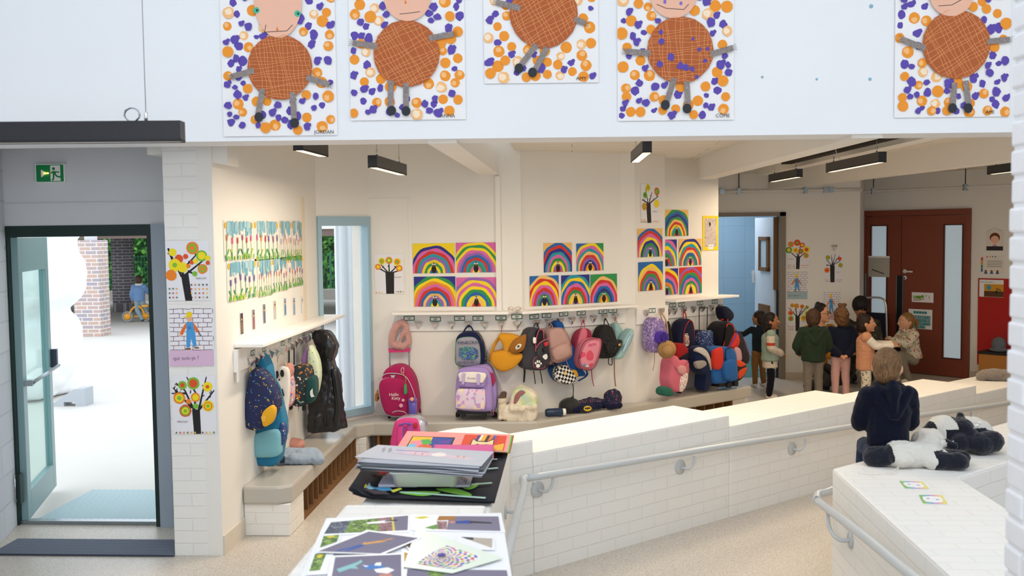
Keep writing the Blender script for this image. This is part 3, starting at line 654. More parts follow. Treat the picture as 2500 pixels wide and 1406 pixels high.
L_ = (b_-a_).length; m = MB(); m.tube([(L_-.145, 0, .084), (L_-.145, 0, 2.6)], .0015, STEEL, 6); m.tube([(L_-.145, 0, .084), (L_-.145, 0, .12)], .007, CHROME, 8); m.build('suspension_wire', t)
m = MB(); m.tube([(L_-.20+.032*cos(q/14*2*pi*1.9), .006*sin(q*.7), .112+.028*sin(q/14*2*pi*1.9)) for q in range(15*2)], .002, STEEL, 6); m.build('power_cord', t)
# ------------------------------------------------------------ shelves with coat hooks
TAGG = M('#2f6b58', .6); TAGW = M('#eef0ea', .6); INK = M('#2b2b30', .7)
def hook(root, u, z, s=1.0, y=-.02):
    s *= 1.12; mb = MB(); w = .036*s; top = z+.022*s; bot = z-.038*s
    # zamak hook: inverted triangle standing off a small back plate
    vs = [(u-w, y-.010, top), (u+w, y-.010, top), (u+w*.8, y-.028, top+.004), (u-w*.8, y-.028, top+.004), (u, y-.012, bot), (u-w*.45, y-.040, z+.004), (u+w*.45, y-.040, z+.004), (u, y-.034, z-.018*s)]
    mb.add(vs, [(0, 1, 2, 3), (3, 2, 6, 5), (0, 3, 5, 4), (2, 1, 4, 6), (5, 6, 7), (5, 7, 4), (7, 6, 4), (1, 0, 4)], CHROME)
    mb.box(u-.012, u+.012, y-.012, y, z-.012, z+.018, CHROME)
    return mb.build('hook', root)
def tag_plate(root, u, z, w=.098, h=.043, rot=0, y=-.021, border=None):
    c = Canvas(w, h, border or TAGG, y=y, th=.0015); c.poly([(-w*.42, -h*.32), (w*.42, -h*.32), (w*.42, h*.32), (-w*.42, h*.32)], TAGW)
    c.lines([((-w*.2, h*.1), (w*.2, h*.1)), ((-w*.13, -h*.13), (w*.13, -h*.13))], h*.11, INK)
    o = c.build('name_tag', root); o.location = (u, 0, z); o.rotation_euler = (0, rot, 0); return o
def hook_rail(label, W, u0, u1, z0, z1, hooks, tags, shelf=None, off=.02, hs=1.0, end=None):
    r = thing('coat_rail', label, 'coat rack', W.a, W.r)
    MB().box(u0, u1, -off, 0, z0, z1, WHT).build('board', r, bevel=.003)
    if shelf: MB().prism(shelf[2], z1+.012, z1+.034, WHT).build('shelf', r, bevel=.003) if len(shelf) > 2 else MB().box(shelf[0], shelf[1], -.22, 0, z1+.005, z1+.03, WHT).build('shelf', r, bevel=.003)
    for px, py in hooks: u, z = W.uz(px, py, off); hook(r, u, z, hs, -off)
    for i, (px, py) in enumerate(tags): u, z = W.uz(px, py, off); tag_plate(r, u, z, rot=random.uniform(-.05, .05), y=-off)
    return r
random.seed(3)
u0, z0 = W1.uz(968, 808); u1, z1 = W1.uz(1000, 768)
RZ0, RZ1 = z0, z1
hook_rail('white shelf and hook rail on the back wall between the window and the corner', W1, u0, W1.L-.0, RZ0, RZ1,
    [(979, 792), (1022, 792), (1063, 793), (1103, 793), (1144, 791), (1184, 793), (1225, 790), (1264, 791)],
    [(999, 777), (1063, 779), (1122, 777), (1167, 777), (1223, 776), (1262, 773)], shelf=(u0-.0, W1.L, [(u0, 0), (u0, -.20), (W1.L-.06, -.20), (W1.L, 0)]))
u2 = W2.uz(1525, 790)[0]
hook_rail('white shelf and hook rail on the angled wall under the five rainbow pictures', W2, 0.0, u2, RZ0, RZ1,
    [(1309, 788), (1338, 786), (1366, 784), (1394, 782), (1421, 779.5), (1447, 777), (1474, 774.5), (1500, 772)],
    [(1304, 773), (1334, 770), (1376, 766.5), (1419, 764), (1472, 760.5), (1496, 758)], shelf=(0, 1, [(0, 0), (-.06, -.20), (u2+.02, -.20), (u2+.08, -.02), (u2+.08, 0)]))
hook_rail('short white hook board on the pilaster face', P3W, .0, P3W.L+.02, RZ0-.02, RZ1-.01, [(1575, 763), (1612, 759)], [(1592, 758)])
u3 = W4.uz(1765, 760, .02)[0]
hook_rail('white shelf and hook rail at the far end beside the washroom door', W4, .02, u3, RZ0-.02, RZ1, [(1630, 760), (1644, 759), (1667, 756), (1690, 754.5), (1712, 752.5), (1734, 751), (1755, 748.5)],
    [(1642, 745), (1664, 743.4), (1709, 739.7), (1745, 736)], shelf=(0, 1, [(.02, 0), (.02, -.20), (u3+.04, -.20), (u3+.0, 0)]))
lp = [(608, 880), (619, 876), (631, 871), (644, 867), (659, 861), (671, 857), (683, 853), (696, 847), (708, 842), (719, 837), (730, 831), (740, 827), (749, 822), (758, 817), (766, 813)]
r = hook_rail('long white shelf and hook rail on the left wall under the small portraits', LW, .28, LW.L+.05, RZ0, RZ1, lp, [], shelf=(0, 1, [(.30, 0), (.30, -.19), (LW.L+.15, -.19), (LW.L+.15, 0)]))
MB().box(.28, .31, -.03, -.02, RZ0-.06, RZ1, WHT).build('end_bracket', r)
for px, py in ((617, 861), (645, 852), (690, 838), (707, 832), (741, 815)): u, z = LW.uz(px, py, .02); tag_plate(r, u, z, w=.08, h=.035)
# single hook on the far wall
c = FW.at(2036, 604); hk = thing('coat_hook', 'single grey triangular hook on the far wall above the bare tree picture', 'hook', c, FW.r); hook(hk, 0, 0, 1.2, 0)

# ------------------------------------------------------------ pictures made by the children
C = M
PAPER = paint('paper_white', '#f3f2f2', bump=.05, rough=.8); OR1 = C('#f0962a'); OR2 = C('#f7bd7c'); PU = C('#5b48a8'); PU2 = C('#7d70c0'); SKIN = paint('peach_paper', '#f0bfa6', h2='#eab297', scale=20)
BODY = paint('brown_painted_paper', '#b9622f', h2='#a85527', scale=14, bump=.1); SCR = C('#e79a62'); GRY = pattern('corrugated_grey_card', '#8d8380', ['#6f6663', '#a39a96'], 90, .4); DK = C('#2b2e36'); TEALC = C('#48b894')
def place(cv, W, rect, name, label, cat, off=.0, group=None, **k):
    c = rect[0]+W.n*off; return cv.build(name, None, c+W.n*.0015, W.r, label=label, cat=cat, group=group)
def figure(label, rect, headc, head, body, arms, legs, feet, name, npx, face, seed, dens=1.0, purple=.42, extra=None):
    random.seed(seed); c, w, h = BW.rect(*rect); cv = Canvas(w, h, PAPER, th=.0015, step=.00006)
    F = Frame(BW, (rect[0]+rect[2])/2, (rect[1]+rect[3])/2); g = lambda x, y: F.l(x, y, .003); S = w/(rect[2]-rect[0])
    dots = []
    def clear(x, y):
        return hypot(x-body[0], y-body[1]) > body[2]+6 and hypot(x-headc[0], y-headc[1]) > headc[2]+6
    for n_ in range(int(420*dens)):
        x, y = random.uniform(rect[0]+10, rect[2]-10), random.uniform(max(rect[1], -40)+10, rect[3]-12)
        o = random.random() > purple; r_ = random.uniform(10.5, 14.5) if o else random.uniform(6.5, 11)
        if clear(x, y) and all(hypot(x-a, y-b) > (r_+q)*.86 for a, b, q in dots):
            dots.append((x, y, r_)); X, Z = g(x, y)
            if o:
                k = random.random()
                if k > .45: cv.disc(X, Z, r_*S, OR1, wob=.04)
                elif k > .15:
                    a_ = random.uniform(0, 6.28); cv.disc(X, Z, r_*S, OR1, wob=.05); cv.disc(X+r_*S*.32*cos(a_), Z+r_*S*.32*sin(a_), r_*S*.5, OR2, wob=.25, n=13)
                else: a_ = random.uniform(0, 6.28); cv.disc(X, Z, r_*S, OR2, wob=.1); cv.disc(X+r_*S*.2*cos(a_), Z+r_*S*.2*sin(a_), r_*S*.62, C('#fbe3c6'), wob=.25, n=13)
            else:
                cv.disc(X, Z, r_*S, PU, r_*S*random.uniform(.8, 1.3), n=12, wob=.18)
                if random.random() > .6: cv.disc(X+r_*S*.7, Z+r_*S*.6, r_*S*.6, PU, n=10, wob=.2)
    X, Z = g(*npx); cv.text(name, X, Z, 12.5*S, INK, random.uniform(-.02, .03), 1.0)
    root = place(cv, BW, (c,), 'figure_painting', label, 'painting', .004, 'figure paintings on the beam'); y0 = cv.y-.002
    def piece(nm, fn): q = Canvas(w, h, PAPER, back=False, y=y0); fn(q); return q.build(nm, root)
    bx, bz = g(body[0], body[1]); R_ = body[2]*S
    def fb(q):
        q.disc(bx, bz, R_, BODY, n=22, wob=.012)
        for fam in range(2):
            for k in range(-9, 10):
                if random.random() < .22: continue
                t = k/9.6*R_+random.uniform(-1, 1)*R_*.03; hh = math.sqrt(max(R_*R_-t*t, 0))*.95; pts = []
                for j in range(9):
                    s_ = -hh+2*hh*j/8; wv = R_*.03*sin(j*.9+k+seed)+s_*.06*sin(seed+fam*2); pts.append((t+wv, s_))
                an = (.08 if seed % 2 else .5)+fam*pi/2; ca, sa = cos(an), sin(an)
                pts = [(bx+a*ca-b*sa, bz+a*sa+b*ca) for a, b in pts]; q.lines(list(zip(pts, pts[1:])), R_*.013, SCR)
        if extra: extra(q, g, S)
    y0 -= .0012; piece('body', fb)
    def fh(q):
        X, Z = g(headc[0], headc[1]); q.disc(X, Z, headc[2]*S, SKIN, headc[3]*S, n=26)
        for kind, *d in face:
            if kind == 'line': q.line([g(*p) for p in d[0]], 1.6*S, INK)
            if kind == 'eye': X, Z = g(*d[0]); q.disc(X, Z, 8*S, TEALC); q.disc(X+1.5*S, Z, 3*S, INK)
            if kind == 'nose': X, Z = g(*d[0]); q.poly([(X-3*S, Z-5*S), (X+3*S, Z-4*S), (X-1*S, Z+6*S)], C('#e2762a'))
            if kind == 'dot': X, Z = g(*d[0]); q.disc(X, Z, 4*S, PU2, 5*S, wob=.2)
    y0 -= .0012; piece('head', fh); y0 -= .001
    for k_, lst in (('arm', arms), ('leg', legs)):
        for a, b in lst:
            def fa(q):
                A, B = g(*a), g(*b); q.line([A, B], 14*S, GRY); dx, dz = B[0]-A[0], B[1]-A[1]; l = hypot(dx, dz); dx /= l; dz /= l
                if k_ == 'arm': q.lines([((B[0]-dz*j*3*S, B[1]+dx*j*3*S), (B[0]+dx*9*S-dz*j*5*S, B[1]+dz*9*S+dx*j*5*S)) for j in (-1.5, -.5, .5, 1.5)], .9*S, DK)
            piece(k_, fa)
    y0 -= .0012
    for f in feet: piece('foot', lambda q: q.disc(*g(*f), 11*S, DK, 12*S, n=16))
    return root
def purple_spots(q, g, S):
    for x, y, r_ in ((1612, 80, 6), (1614, 103, 8), (1636, 141, 9), (1610, 158, 8), (1660, 162, 9), (1674, 166, 8), (1688, 170, 6), (1706, 122, 5), (1720, 150, 5), (1700, 190, 5), (1690, 96, 4), (1726, 121, 5)):
        q.disc(*g(x, y), r_*S, PU, n=11, wob=.25)
figure('leftmost figure painting, orange mouth line and green eyes, round brown body', (541, -95, 820, 333), (680, 5, 58, 88), None, (685, 165, 79), [((622, 173), (566, 189)), ((750, 190), (806, 208))], [((643, 218), (632, 280)), ((716, 226), (720, 295))], [(634, 287), (721, 301)], 'JORDAN', (768, 327),
    [('line', [(651, 62), (648, 80), (702, 77), (716, 62)]), ('eye', (628, 27)), ('eye', (728, 35)), ('nose', (679, 72))], 11)
figure('figure painting second from left, straight mouth, legs hanging side by side', (853, -100, 1135, 294), (995, -5, 57, 57), None, (993, 132, 81), [((922, 114), (862, 106)), ((1048, 95), (1108, 84))], [((955, 198), (954, 266)), ((992, 204), (992, 268))], [(957, 271), (992, 272)], 'ANNA', (1075, 287),
    [('line', [(976, 36), (1005, 33), (1026, 30)]), ('nose', (991, 6))], 12, purple=.5)
figure('middle figure painting, tilted body and shortest visible sheet', (1180, -190, 1460, 204), (1350, -100, 57, 57), None, (1327, 35, 83), [((1270, 22), (1211, 7)), ((1402, 48), (1428, 58))], [((1310, 110), (1272, 160)), ((1335, 117), (1306, 172))], [(1267, 168), (1300, 178)], 'AMY', (1406, 196), [], 14, purple=.25)
figure('figure painting with purple spots over the brown body, fourth from left', (1507, -95, 1791, 295), (1643, -12, 57, 57), None, (1660, 123, 81), [((1587, 131), (1526, 127)), ((1733, 134), (1788, 118))], [((1645, 192), (1626, 252)), ((1675, 200), (1678, 256))], [(1623, 257), (1676, 266)], 'CÔME', (1746, 287),
    [('line', [(1602, 12), (1625, 22), (1668, 25), (1680, 12)]), ('dot', (1622, 6)), ('dot', (1661, 10))], 13, dens=1.3, purple=.45, extra=purple_spots)
figure('rightmost figure painting, cut off by the white brick column', (2184, -95, 2466, 287), (2320, -14, 54, 54), None, (2332, 109, 83), [((2256, 120), (2198, 97)), ((2407, 103), (2462, 98))], [((2327, 203), (2323, 258)), ((2354, 198), (2362, 258))], [(2322, 265), (2360, 265)], 'AMI', (2404, 278),
    [('line', [(2288, 16), (2320, 14), (2346, 0)])], 16, dens=1.1, purple=.5)
for i, (x, y, r_) in enumerate(((2127, 15, 5), (1861, 188, 3), (1994, 193, 3), (2124, 193, 4))):
    mb = MB(); mb.ell((0, 0, 0), (r_*.0023, .003, r_*.0023), M('#8db6cb', .8), 10, 6)
    lab = ['blue putty dot high on the bare upper wall, larger and above the other three', 'leftmost of the three low blue putty dots on the bare upper wall', 'middle one of the three low blue putty dots on the bare upper wall', 'rightmost of the three low blue putty dots on the bare upper wall'][i]
    mb.build('putty_dot', None, BW.at(x, y, .002), BW.r, label=lab, cat='adhesive putty', group='putty dots left on the upper wall')

RC = {'r': '#cf3328', 'o': '#e98d2d', 'y': '#f3d51f', 'g': '#2f9150', 'b': '#2467ae', 'n': '#2b2f86', 'p': '#d767a8', 'v': '#9464b4', 't': '#2896a8', 'c': '#ecbd6e', 'm': '#b8408c'}
def rainbow(label, W, rect, bgc, bands, seed, group, cx=0, cut=None, birdx=None):
    random.seed(seed); c, w, h = W.rect(*rect); cv = Canvas(w, h, C(RC[bgc]), step=.00006)
    if isinstance(cut, str): cv.poly([(w*.15, h*.5), (w*.5, h*.5), (w*.5, 0)], C(RC[cut]))
    n = len(bands); R0 = h*1.06; ax = w*.65; X = cx*w
    for i, b in enumerate(bands):
        q = 1-i/(n+.6); wv = random.uniform(0, 6)
        pts = [(X+ax*q*cos(a)*(1+.02*sin(a*5+wv)), -h*.5+R0*q*.96*sin(a)*(1+.025*sin(a*7+wv))) for a in [pi*j/22 for j in range(23)]]
        cv.poly(pts, C(RC[b]))
    BK = C('#1d1714'); bx = X; s = h*.105
    cv.lines([((bx+s*.5*cos(a), -h*.2+s*.6*sin(a)), (bx+s*2.2*cos(a), -h*.2+s*2.1*sin(a))) for a in [pi*j/8 for j in range(1, 8)]], h*.006, BK)
    cv.disc(bx, -h*.5+h*.13, s*.8, BK, h*.13, n=16); cv.disc(bx, -h*.5+h*.28, s*.62, BK, s*.7, n=14)
    for e_ in (-1, 1): cv.disc(bx+e_*s*.35, -h*.5+h*.30, s*.28, PAPER, n=10); cv.disc(bx+e_*s*.35, -h*.5+h*.30, s*.1, BK, n=8)
    cv.poly([(bx-s*.16, -h*.5+h*.26), (bx+s*.16, -h*.5+h*.26), (bx, -h*.5+h*.21)], C('#e98d2d'))
    return place(cv, W, (c,), 'rainbow_painting', label, 'painting', .002, group)
GA, GB, GC = 'rainbow paintings on the back wall', 'rainbow paintings on the angled wall', 'rainbow paintings round the pilaster'
rainbow('rainbow painting with yellow corners, upper left of the block of four on the back wall', W1, (1008, 594, 1110, 667), 'y', 'ynprtvyg' 'yb', 1, GA)
rainbow('rainbow painting with yellow and pink outer bands, upper right of the block of four', W1, (1113, 592, 1211, 665), 'p', 'ygypvbrtgpy', 2, GA)
rainbow('rainbow painting on blue ground, lower left of the block of four', W1, (1011, 675, 1112, 748), 'n', 'gyoprbcvty', 3, GA)
rainbow('rainbow painting on pink ground with yellow edge, lower right of the block of four', W1, (1114, 677, 1212, 748), 'p', 'vypygbycr', 4, GA)
rainbow('rainbow painting with ochre corners, upper left above the angled wall shelf', W2, (1327, 593, 1396, 664), 'c', 'brntpgyvr', 5, GB)
rainbow('rainbow painting with blue and green corners, upper right above the angled wall shelf', W2, (1407, 594, 1473, 661), 'b', 'yptcrvnoy', 6, GB, cut='g')
rainbow('rainbow painting with ochre top and blue corners, lower left of three on the angled wall', W2, (1293, 673, 1364, 746), 'b', 'cryprvgny', 7, GB)
rainbow('rainbow painting on dark blue ground, middle of the lower three on the angled wall', W2, (1370, 671, 1439, 742), 'n', 'tybprgcyv', 8, GB)
rainbow('rainbow painting on green ground, lower right of three on the angled wall', W2, (1441, 669, 1506, 738), 'g', 'gcrpbngoy', 9, GB)
rainbow('rainbow painting with ochre corners on the pilaster, directly under the tree picture', P3W, (1556, 558, 1617, 627), 'c', 'brpyngvty', 10, GC)
rainbow('rainbow painting with blue top on the pilaster, the lower of two', P3W, (1558, 639, 1618, 709), 'b', 'bycrgvbyr', 12, GC)
rainbow('rainbow painting alone at the top right beside the pilaster', W4, (1622, 512, 1680, 576), 'c', 'gbngcrytgr', 13, GC)
rainbow('half hidden rainbow painting behind the pilaster edge, middle row', W4, (1600, 585, 1652, 650), 'n', 'ptyvgrb', 14, GC)
rainbow('rainbow painting with ochre corners, middle row beside the yellow framed drawing', W4, (1657, 583, 1712, 648), 'c', 'nytrcbgpy', 15, GC)
rainbow('half hidden rainbow painting behind the pilaster edge, bottom row', W4, (1600, 656, 1655, 720), 'n', 'yrpbogv', 16, GC)
rainbow('rainbow painting with red corners, bottom right above the far hook rail', W4, (1658, 652, 1713, 717), 'r', 'vrgbpgycr', 17, GC)

LEAF = ['#e2762a', '#f0a32c', '#d9442c', '#2f6e4a', '#33302c', '#f2d42a']
def tree_picture(label, W, rect, circles, trunk, branches, rows, textpos, seed, group='tree collages', tw=.09):
    random.seed(seed); c, w, h = W.rect(*rect); cv = Canvas(w, h, paint('poster_paper', '#eeecf0', bump=.03), step=.00006)
    BK = C('#1c181a', .6); P = lambda x, y: ((x-.5)*w, (.5-y)*h)
    tx, ty, bx = trunk; cv.poly([P(tx-tw, ty), P(tx+tw, ty), P(bx+tw*.9, 1), P(bx-tw*.9, 1)], BK)
    for b in branches:
        pts = [P(*q) for q in b]; cv.line(pts, w*.05, BK, w*.025)
        for j in range(3):
            t = random.uniform(.4, .95); x = pts[0][0]+(pts[-1][0]-pts[0][0])*t; z = pts[0][1]+(pts[-1][1]-pts[0][1])*t; a = random.uniform(.3, 2.8); cv.line([(x, z), (x+w*.07*cos(a), z+w*.07*sin(a))], w*.022, BK)
    for x, y, r_, cols in circles:
        X, Z = P(x, y); k = len(cols)
        for i, q in enumerate(cols): cv.disc(X, Z, r_*w*(1-i/k*.92), C(q), n=14, wob=.05, clip=False)
    for x0, x1, y0, y1, nx, ny in rows:
        for i in range(nx):
            for j in range(ny):
                X, Z = P(x0+(x1-x0)*(i+.5)/nx, y0+(y1-y0)*(j+.5)/ny); r_ = w*.028; q = C(random.choice(LEAF)); a0 = random.uniform(-.4, .4)
                cv.poly([(X+r_*(1.15 if m % 2 == 0 else .45)*cos(pi/2+a0+m*pi/5), Z+r_*(1.15 if m % 2 == 0 else .45)*sin(pi/2+a0+m*pi/5)) for m in range(10)], q)
    if textpos: cv.text('WESCOAT', *P(*textpos), w*.053, INK, 0, 1.0)
    return place(cv, W, (c,), 'tree_collage', label, 'picture', .002, group)
O, Y, R__, G = '#ee8426', '#f4dc1e', '#df5426', '#7dbb3c'
tree_picture('tree collage with yellow discs, topmost sheet on the pier beside the entrance', PL, (407, 588, 512, 734), [(.16, .19, .09, [Y]), (.62, .12, .145, [O, G, O]), (.83, .25, .13, [G, Y, Y]), (.30, .30, .1, [R__]), (.20, .40, .145, [Y, Y, G]), (.38, .44, .12, [Y, Y]), (.11, .57, .13, [O, O]), (.84, .47, .115, [O, G, O]), (.66, .55, .06, [G]), (.46, .26, .06, [R__]), (.60, .36, .05, [R__]), (.52, .42, .05, [O]), (.69, .34, .06, [Y]), (.97, .37, .05, [R__]), (.97, .29, .06, [Y])],
    (.42, .55, .5), [[(.35, .6), (.05, .12)], [(.35, .5), (.75, .2)], [(.45, .56), (.97, .27)], [(.4, .55), (.2, .45)], [(.5, .5), (.7, .58)], [(.06, .12), (.15, .35)]], [(.02, .27, .76, .98, 3, 3), (.53, .98, .70, .98, 5, 4)], (.68, .64), 21)
def mason(label, W, rect, seed, lean=0):
    random.seed(seed); c, w, h = W.rect(*rect); cv = Canvas(w, h, paint('poster_paper', '#eeecf0', bump=.03), step=.00006); LN = C('#6b2430'); P = lambda x, y: ((x-.5)*w, (.5-y)*h); rows = 9; sg = []
    for j in range(rows+1): y = .01+.98*j/rows; sg += [(P(.01+.24*i, y+random.uniform(-.008, .008)), P(.24+.24*i, y+random.uniform(-.008, .008))) for i in range(4)]
    for j in range(rows):
        for i in range(5):
            x = .10+.22*i+(.11 if j % 2 else 0)+random.uniform(-.02, .02)
            if x < .99: sg.append((P(x, .01+.98*j/rows), P(x+random.uniform(-.01, .01), .01+.98*(j+1)/rows)))
    cv.lines(sg, w*.012, LN); X = .46+lean
    cv.line([P(X-.01, .33), P(X-.12, .45), P(X-.20, .62)], w*.075, C('#e2702a')); cv.line([P(X+.03, .33), P(X+.12, .45), P(X+.18, .56)], w*.07, C('#e2702a')); cv.line([P(X+.18, .55), P(X+.26, .67)], w*.02, DK)
    cv.disc(*P(X-.22, .64), w*.03, SKIN, clip=False); cv.poly([P(X-.07, .32), P(X+.07, .32), P(X+.12, .6), P(X+.14, .9), P(X+.07, .92), P(X+.02, .72), P(X-.01, .93), P(X-.09, .93), P(X-.08, .6)], C('#4d9ad6'))
    cv.poly([P(X-.05, .42), P(X+.03, .42), P(X+.03, .5), P(X-.05, .5)], C('#3b82c0')); cv.disc(*P(X, .24), w*.065, C('#e7b08a'), h*.075); cv.disc(*P(X, .14), w*.07, C('#f0cf22'), h*.07); cv.poly([P(X-.13, .19), P(X+.05, .16), P(X+.05, .2), P(X-.13, .215)], C('#f0cf22'))
    cv.disc(*P(X-.05, .96), w*.065, C('#8a5a32'), h*.022); cv.disc(*P(X+.14, .94), w*.06, C('#8a5a32'), h*.022)
    return place(cv, W, (c,), 'mason_drawing', label, 'drawing', .002, 'bricklayer drawings')
mason('bricklayer drawing in blue overalls on the entrance pier, above the pink caption', PL, (414, 753, 523, 855), 22)
def caption(label, W, rect, col, s=1.0):
    c, w, h = W.rect(*rect); cv = Canvas(w, h, C(col, .8), step=.00006); cv.text('qui suis-je ?', -w*.42, -h*.12, w*.128*s, C('#4a4658'), .02, 1.0); return place(cv, W, (c,), 'caption_paper', label, 'caption', .0035)
caption('pink caption paper reading qui suis-je under the bricklayer on the entrance pier', PL, (415, 855, 522, 893), '#dcb9d4')
tree_picture('tree collage with target discs, lowest sheet on the entrance pier', PL, (421, 917, 528, 1059), [(.25, .16, .1, [G, '#d9552a']), (.50, .13, .14, [G, R__, R__]), (.82, .19, .11, [Y, Y, R__]), (.17, .38, .135, [O, Y, G]), (.54, .37, .105, [O, Y, Y]), (.82, .52, .13, [Y, O, Y, G]), (.30, .60, .14, [R__, G, Y, G]), (.38, .44, .06, [O]), (.54, .52, .065, [G])],
    (.54, .58, .56), [[(.5, .6), (.3, .25), (.1, .12)], [(.5, .6), (.55, .3), (.35, .02)], [(.6, .6), (.7, .3), (.8, .02)], [(.62, .58), (.97, .25)], [(.45, .55), (.03, .2)], [(.33, .3), (.0, .3)]], [(.04, .98, .95, 1.0, 11, 1)], (.10, .80), 23)
tree_picture('small tree collage on the back wall between the window and the rainbows', W1, (915, 620, 986, 717), [(.25, .18, .12, [Y, G, O]), (.50, .16, .12, [O, G, Y]), (.78, .2, .13, [Y, O, G]), (.85, .36, .11, [O, Y]), (.12, .32, .1, [O, Y])], (.52, .45, .52), [[(.5, .5), (.15, .2)], [(.5, .5), (.5, .15)], [(.5, .5), (.85, .25)], [(.45, .48), (.05, .32)], [(.55, .48), (.95, .4)]], [(.0, .3, .94, 1, 3, 1), (.68, 1, .9, 1, 4, 1)], (.66, .6), 24, tw=.15)
tree_picture('tree collage highest up on the pilaster above the rainbows', P3W, (1564, 450, 1609, 544), [(.38, .09, .13, [Y, G, Y, '#d9552a']), (.86, .18, .14, [R__, G, G]), (.22, .28, .11, [G, '#4a8a3a']), (.84, .5, .14, [Y, Y]), (.18, .58, .13, [O, G, O])], (.40, .5, .45), [[(.4, .55), (.25, .1)], [(.4, .55), (.6, .2)], [(.45, .5), (.95, .3)], [(.4, .5), (.05, .4)]], [(.0, .3, .9, 1, 4, 2), (.6, 1, .93, 1, 5, 1)], (.62, .72), 25, tw=.12)
tree_picture('tree collage with round discs, top sheet beside the washroom door frame', FW, (1922, 587, 1975, 657), [(.17, .13, .14, [O, O, G]), (.45, .08, .15, [R__, R__, G]), (.68, .16, .12, [R__, Y]), (.07, .33, .15, ['#5aa13c', Y]), (.38, .34, .13, [Y, O]), (.62, .38, .12, ['#c8442c', G]), (.88, .32, .16, [Y, R__]), (.86, .53, .12, [O, G])], (.5, .55, .48), [[(.45, .6), (.15, .42)], [(.5, .6), (.4, .3)], [(.55, .6), (.85, .4)], [(.5, .6), (.6, .2)]], [(.02, .35, .83, .99, 4, 3), (.6, .98, .83, .99, 5, 2)], (.05, .66), 26)
mason('bricklayer drawing on the far wall above the blue caption', FW, (1921, 664, 1972, 712), 27)
caption('pale blue caption paper below the bricklayer on the far wall', FW, (1921, 712, 1971, 730), '#a9c2c8')
tree_picture('tree collage below the blue caption on the far wall', FW, (1922, 740, 1975, 808), [(.22, .08, .1, [O, G]), (.42, .1, .12, [O, O, G]), (.68, .12, .1, [O, '#d9552a', G]), (.9, .15, .09, [G, R__]), (.15, .35, .12, [O, R__]), (.16, .55, .13, [G, R__]), (.9, .35, .12, [Y, G]), (.75, .53, .14, [Y, O, G])], (.47, .45, .47), [[(.45, .5), (.05, .15)], [(.45, .5), (.35, .1)], [(.5, .5), (.7, .15)], [(.5, .5), (.95, .1)]], [(.02, .38, .8, .98, 4, 3)], (.66, .66), 28, tw=.1)
tree_picture('bare branched tree collage with four discs nearest the brown door', FW, (2012, 620, 2056, 689), [(.2, .12, .13, [G, O]), (.85, .17, .11, [R__, R__]), (.9, .4, .13, [G, O]), (.15, .57, .15, [O, R__])], (.45, .4, .46), [[(.45, .42), (.1, .2)], [(.45, .42), (.4, .03)], [(.45, .42), (.6, .02)], [(.45, .42), (.85, .05)], [(.45, .4), (.9, .25)], [(.4, .4), (.1, .4)]], [(.02, .3, .87, .99, 4, 2), (.6, .98, .89, .99, 4, 2)], (.66, .66), 29, tw=.13)
mason('bricklayer drawing on the far wall above the pink caption, behind the group', FW, (2008, 713, 2052, 765), 30)
caption('pink caption paper below the bricklayer behind the children', FW, (2008, 765, 2052, 780), '#cdaebc')
def flowers(label, rect, seed):
    random.seed(seed); (x0, yt0, x1, yt1, yb0, yb1) = rect; xm = (x0+x1)/2
    u0 = LW.uz(x0, 620)[0]; u1 = LW.uz(x1, 620)[0]; z1 = LW.uz(x0, yt0)[1]; z0 = LW.uz(x0, yb0)[1]; w, h = u1-u0-.004, z1-z0-.004
    cv = Canvas(w, h, paint('cream_paper', '#efe3da', bump=.05), step=.00006); P = lambda x, y: ((x-.5)*w, (.5-y)*h)
    for i in range(50):
        x = random.choice((random.uniform(.12, .42), random.uniform(.5, .9))); y = random.uniform(0, .1); cv.line([P(x, y*.5+.01), P(x+random.uniform(-.03, .03), y+random.uniform(.12, .36))], w*random.uniform(.035, .07), C(random.choice(['#7fb3c4', '#92c0ce', '#6ea8bb', '#a9ccd6'])))
    for x in (.05, .93): cv.disc(*P(x, .12), w*.03, C('#f1b92c'), h*.08)
    for i in range(6):
        x = .09+.16*i+random.uniform(-.02, .02); y = random.uniform(.42, .55); g_ = C(random.choice(['#2f8a4a', '#3f9a58', '#a8c63a', '#57b45a'])); q = C(random.choice(['#b8323a', '#6a4a9a', '#c4508a', '#4a5a9a', '#b87a3a', '#8a4a7a', '#d98a3a']))
        cv.line([P(x, y), P(x+random.uniform(-.02, .02), .95)], w*.014, g_); cv.disc(*P(x, y), w*.014, q, h*.085, n=10, wob=.25)
        cv.lines([(P(x, y+.04*k), P(x+.04*s_, y-.05+.04*k)) for k in (-1, 0, 1, 2) for s_ in (-1, 1)], w*.006, q); cv.line([P(x, .85), P(x+.06*random.choice((-1, 1)), .72)], w*.025, g_)
    for i in range(34): x = random.uniform(.02, .96); cv.line([P(x, .99), P(x+random.uniform(-.03, .03), random.uniform(.8, .93))], w*.02, C(random.choice(['#5cb54a', '#3fa04a', '#b8d43a', '#6cc25a'])))
    c = LW.pt((u0+u1)/2, (z0+z1)/2, .002); return cv.build('flower_painting', None, c, LW.r, label=label, cat='painting', group='flower paintings on the left wall')
nm = ['nearest the pier', 'second from the pier', 'third from the pier', 'farthest from the pier, beside the window']
for i, (a, b) in enumerate(((546, 620), (620, 681), (683, 712), (713, 738))): flowers('flower meadow painting in the upper row, '+nm[i], (a, 537, b, 541, 638, 629), 40+i)
zb = LW.uz(546, 638)[1]
for i, (a, b) in enumerate(((551, 625), (626, 662), (662, 700), (701, 739))):
    random.seed(60+i); flowers('flower meadow painting in the lower row, '+nm[i], (a, 638, b, 630, 740, 705) if i == 0 else (a, 638-i*4, b, 630, 740-i*12, 705), 50+i)
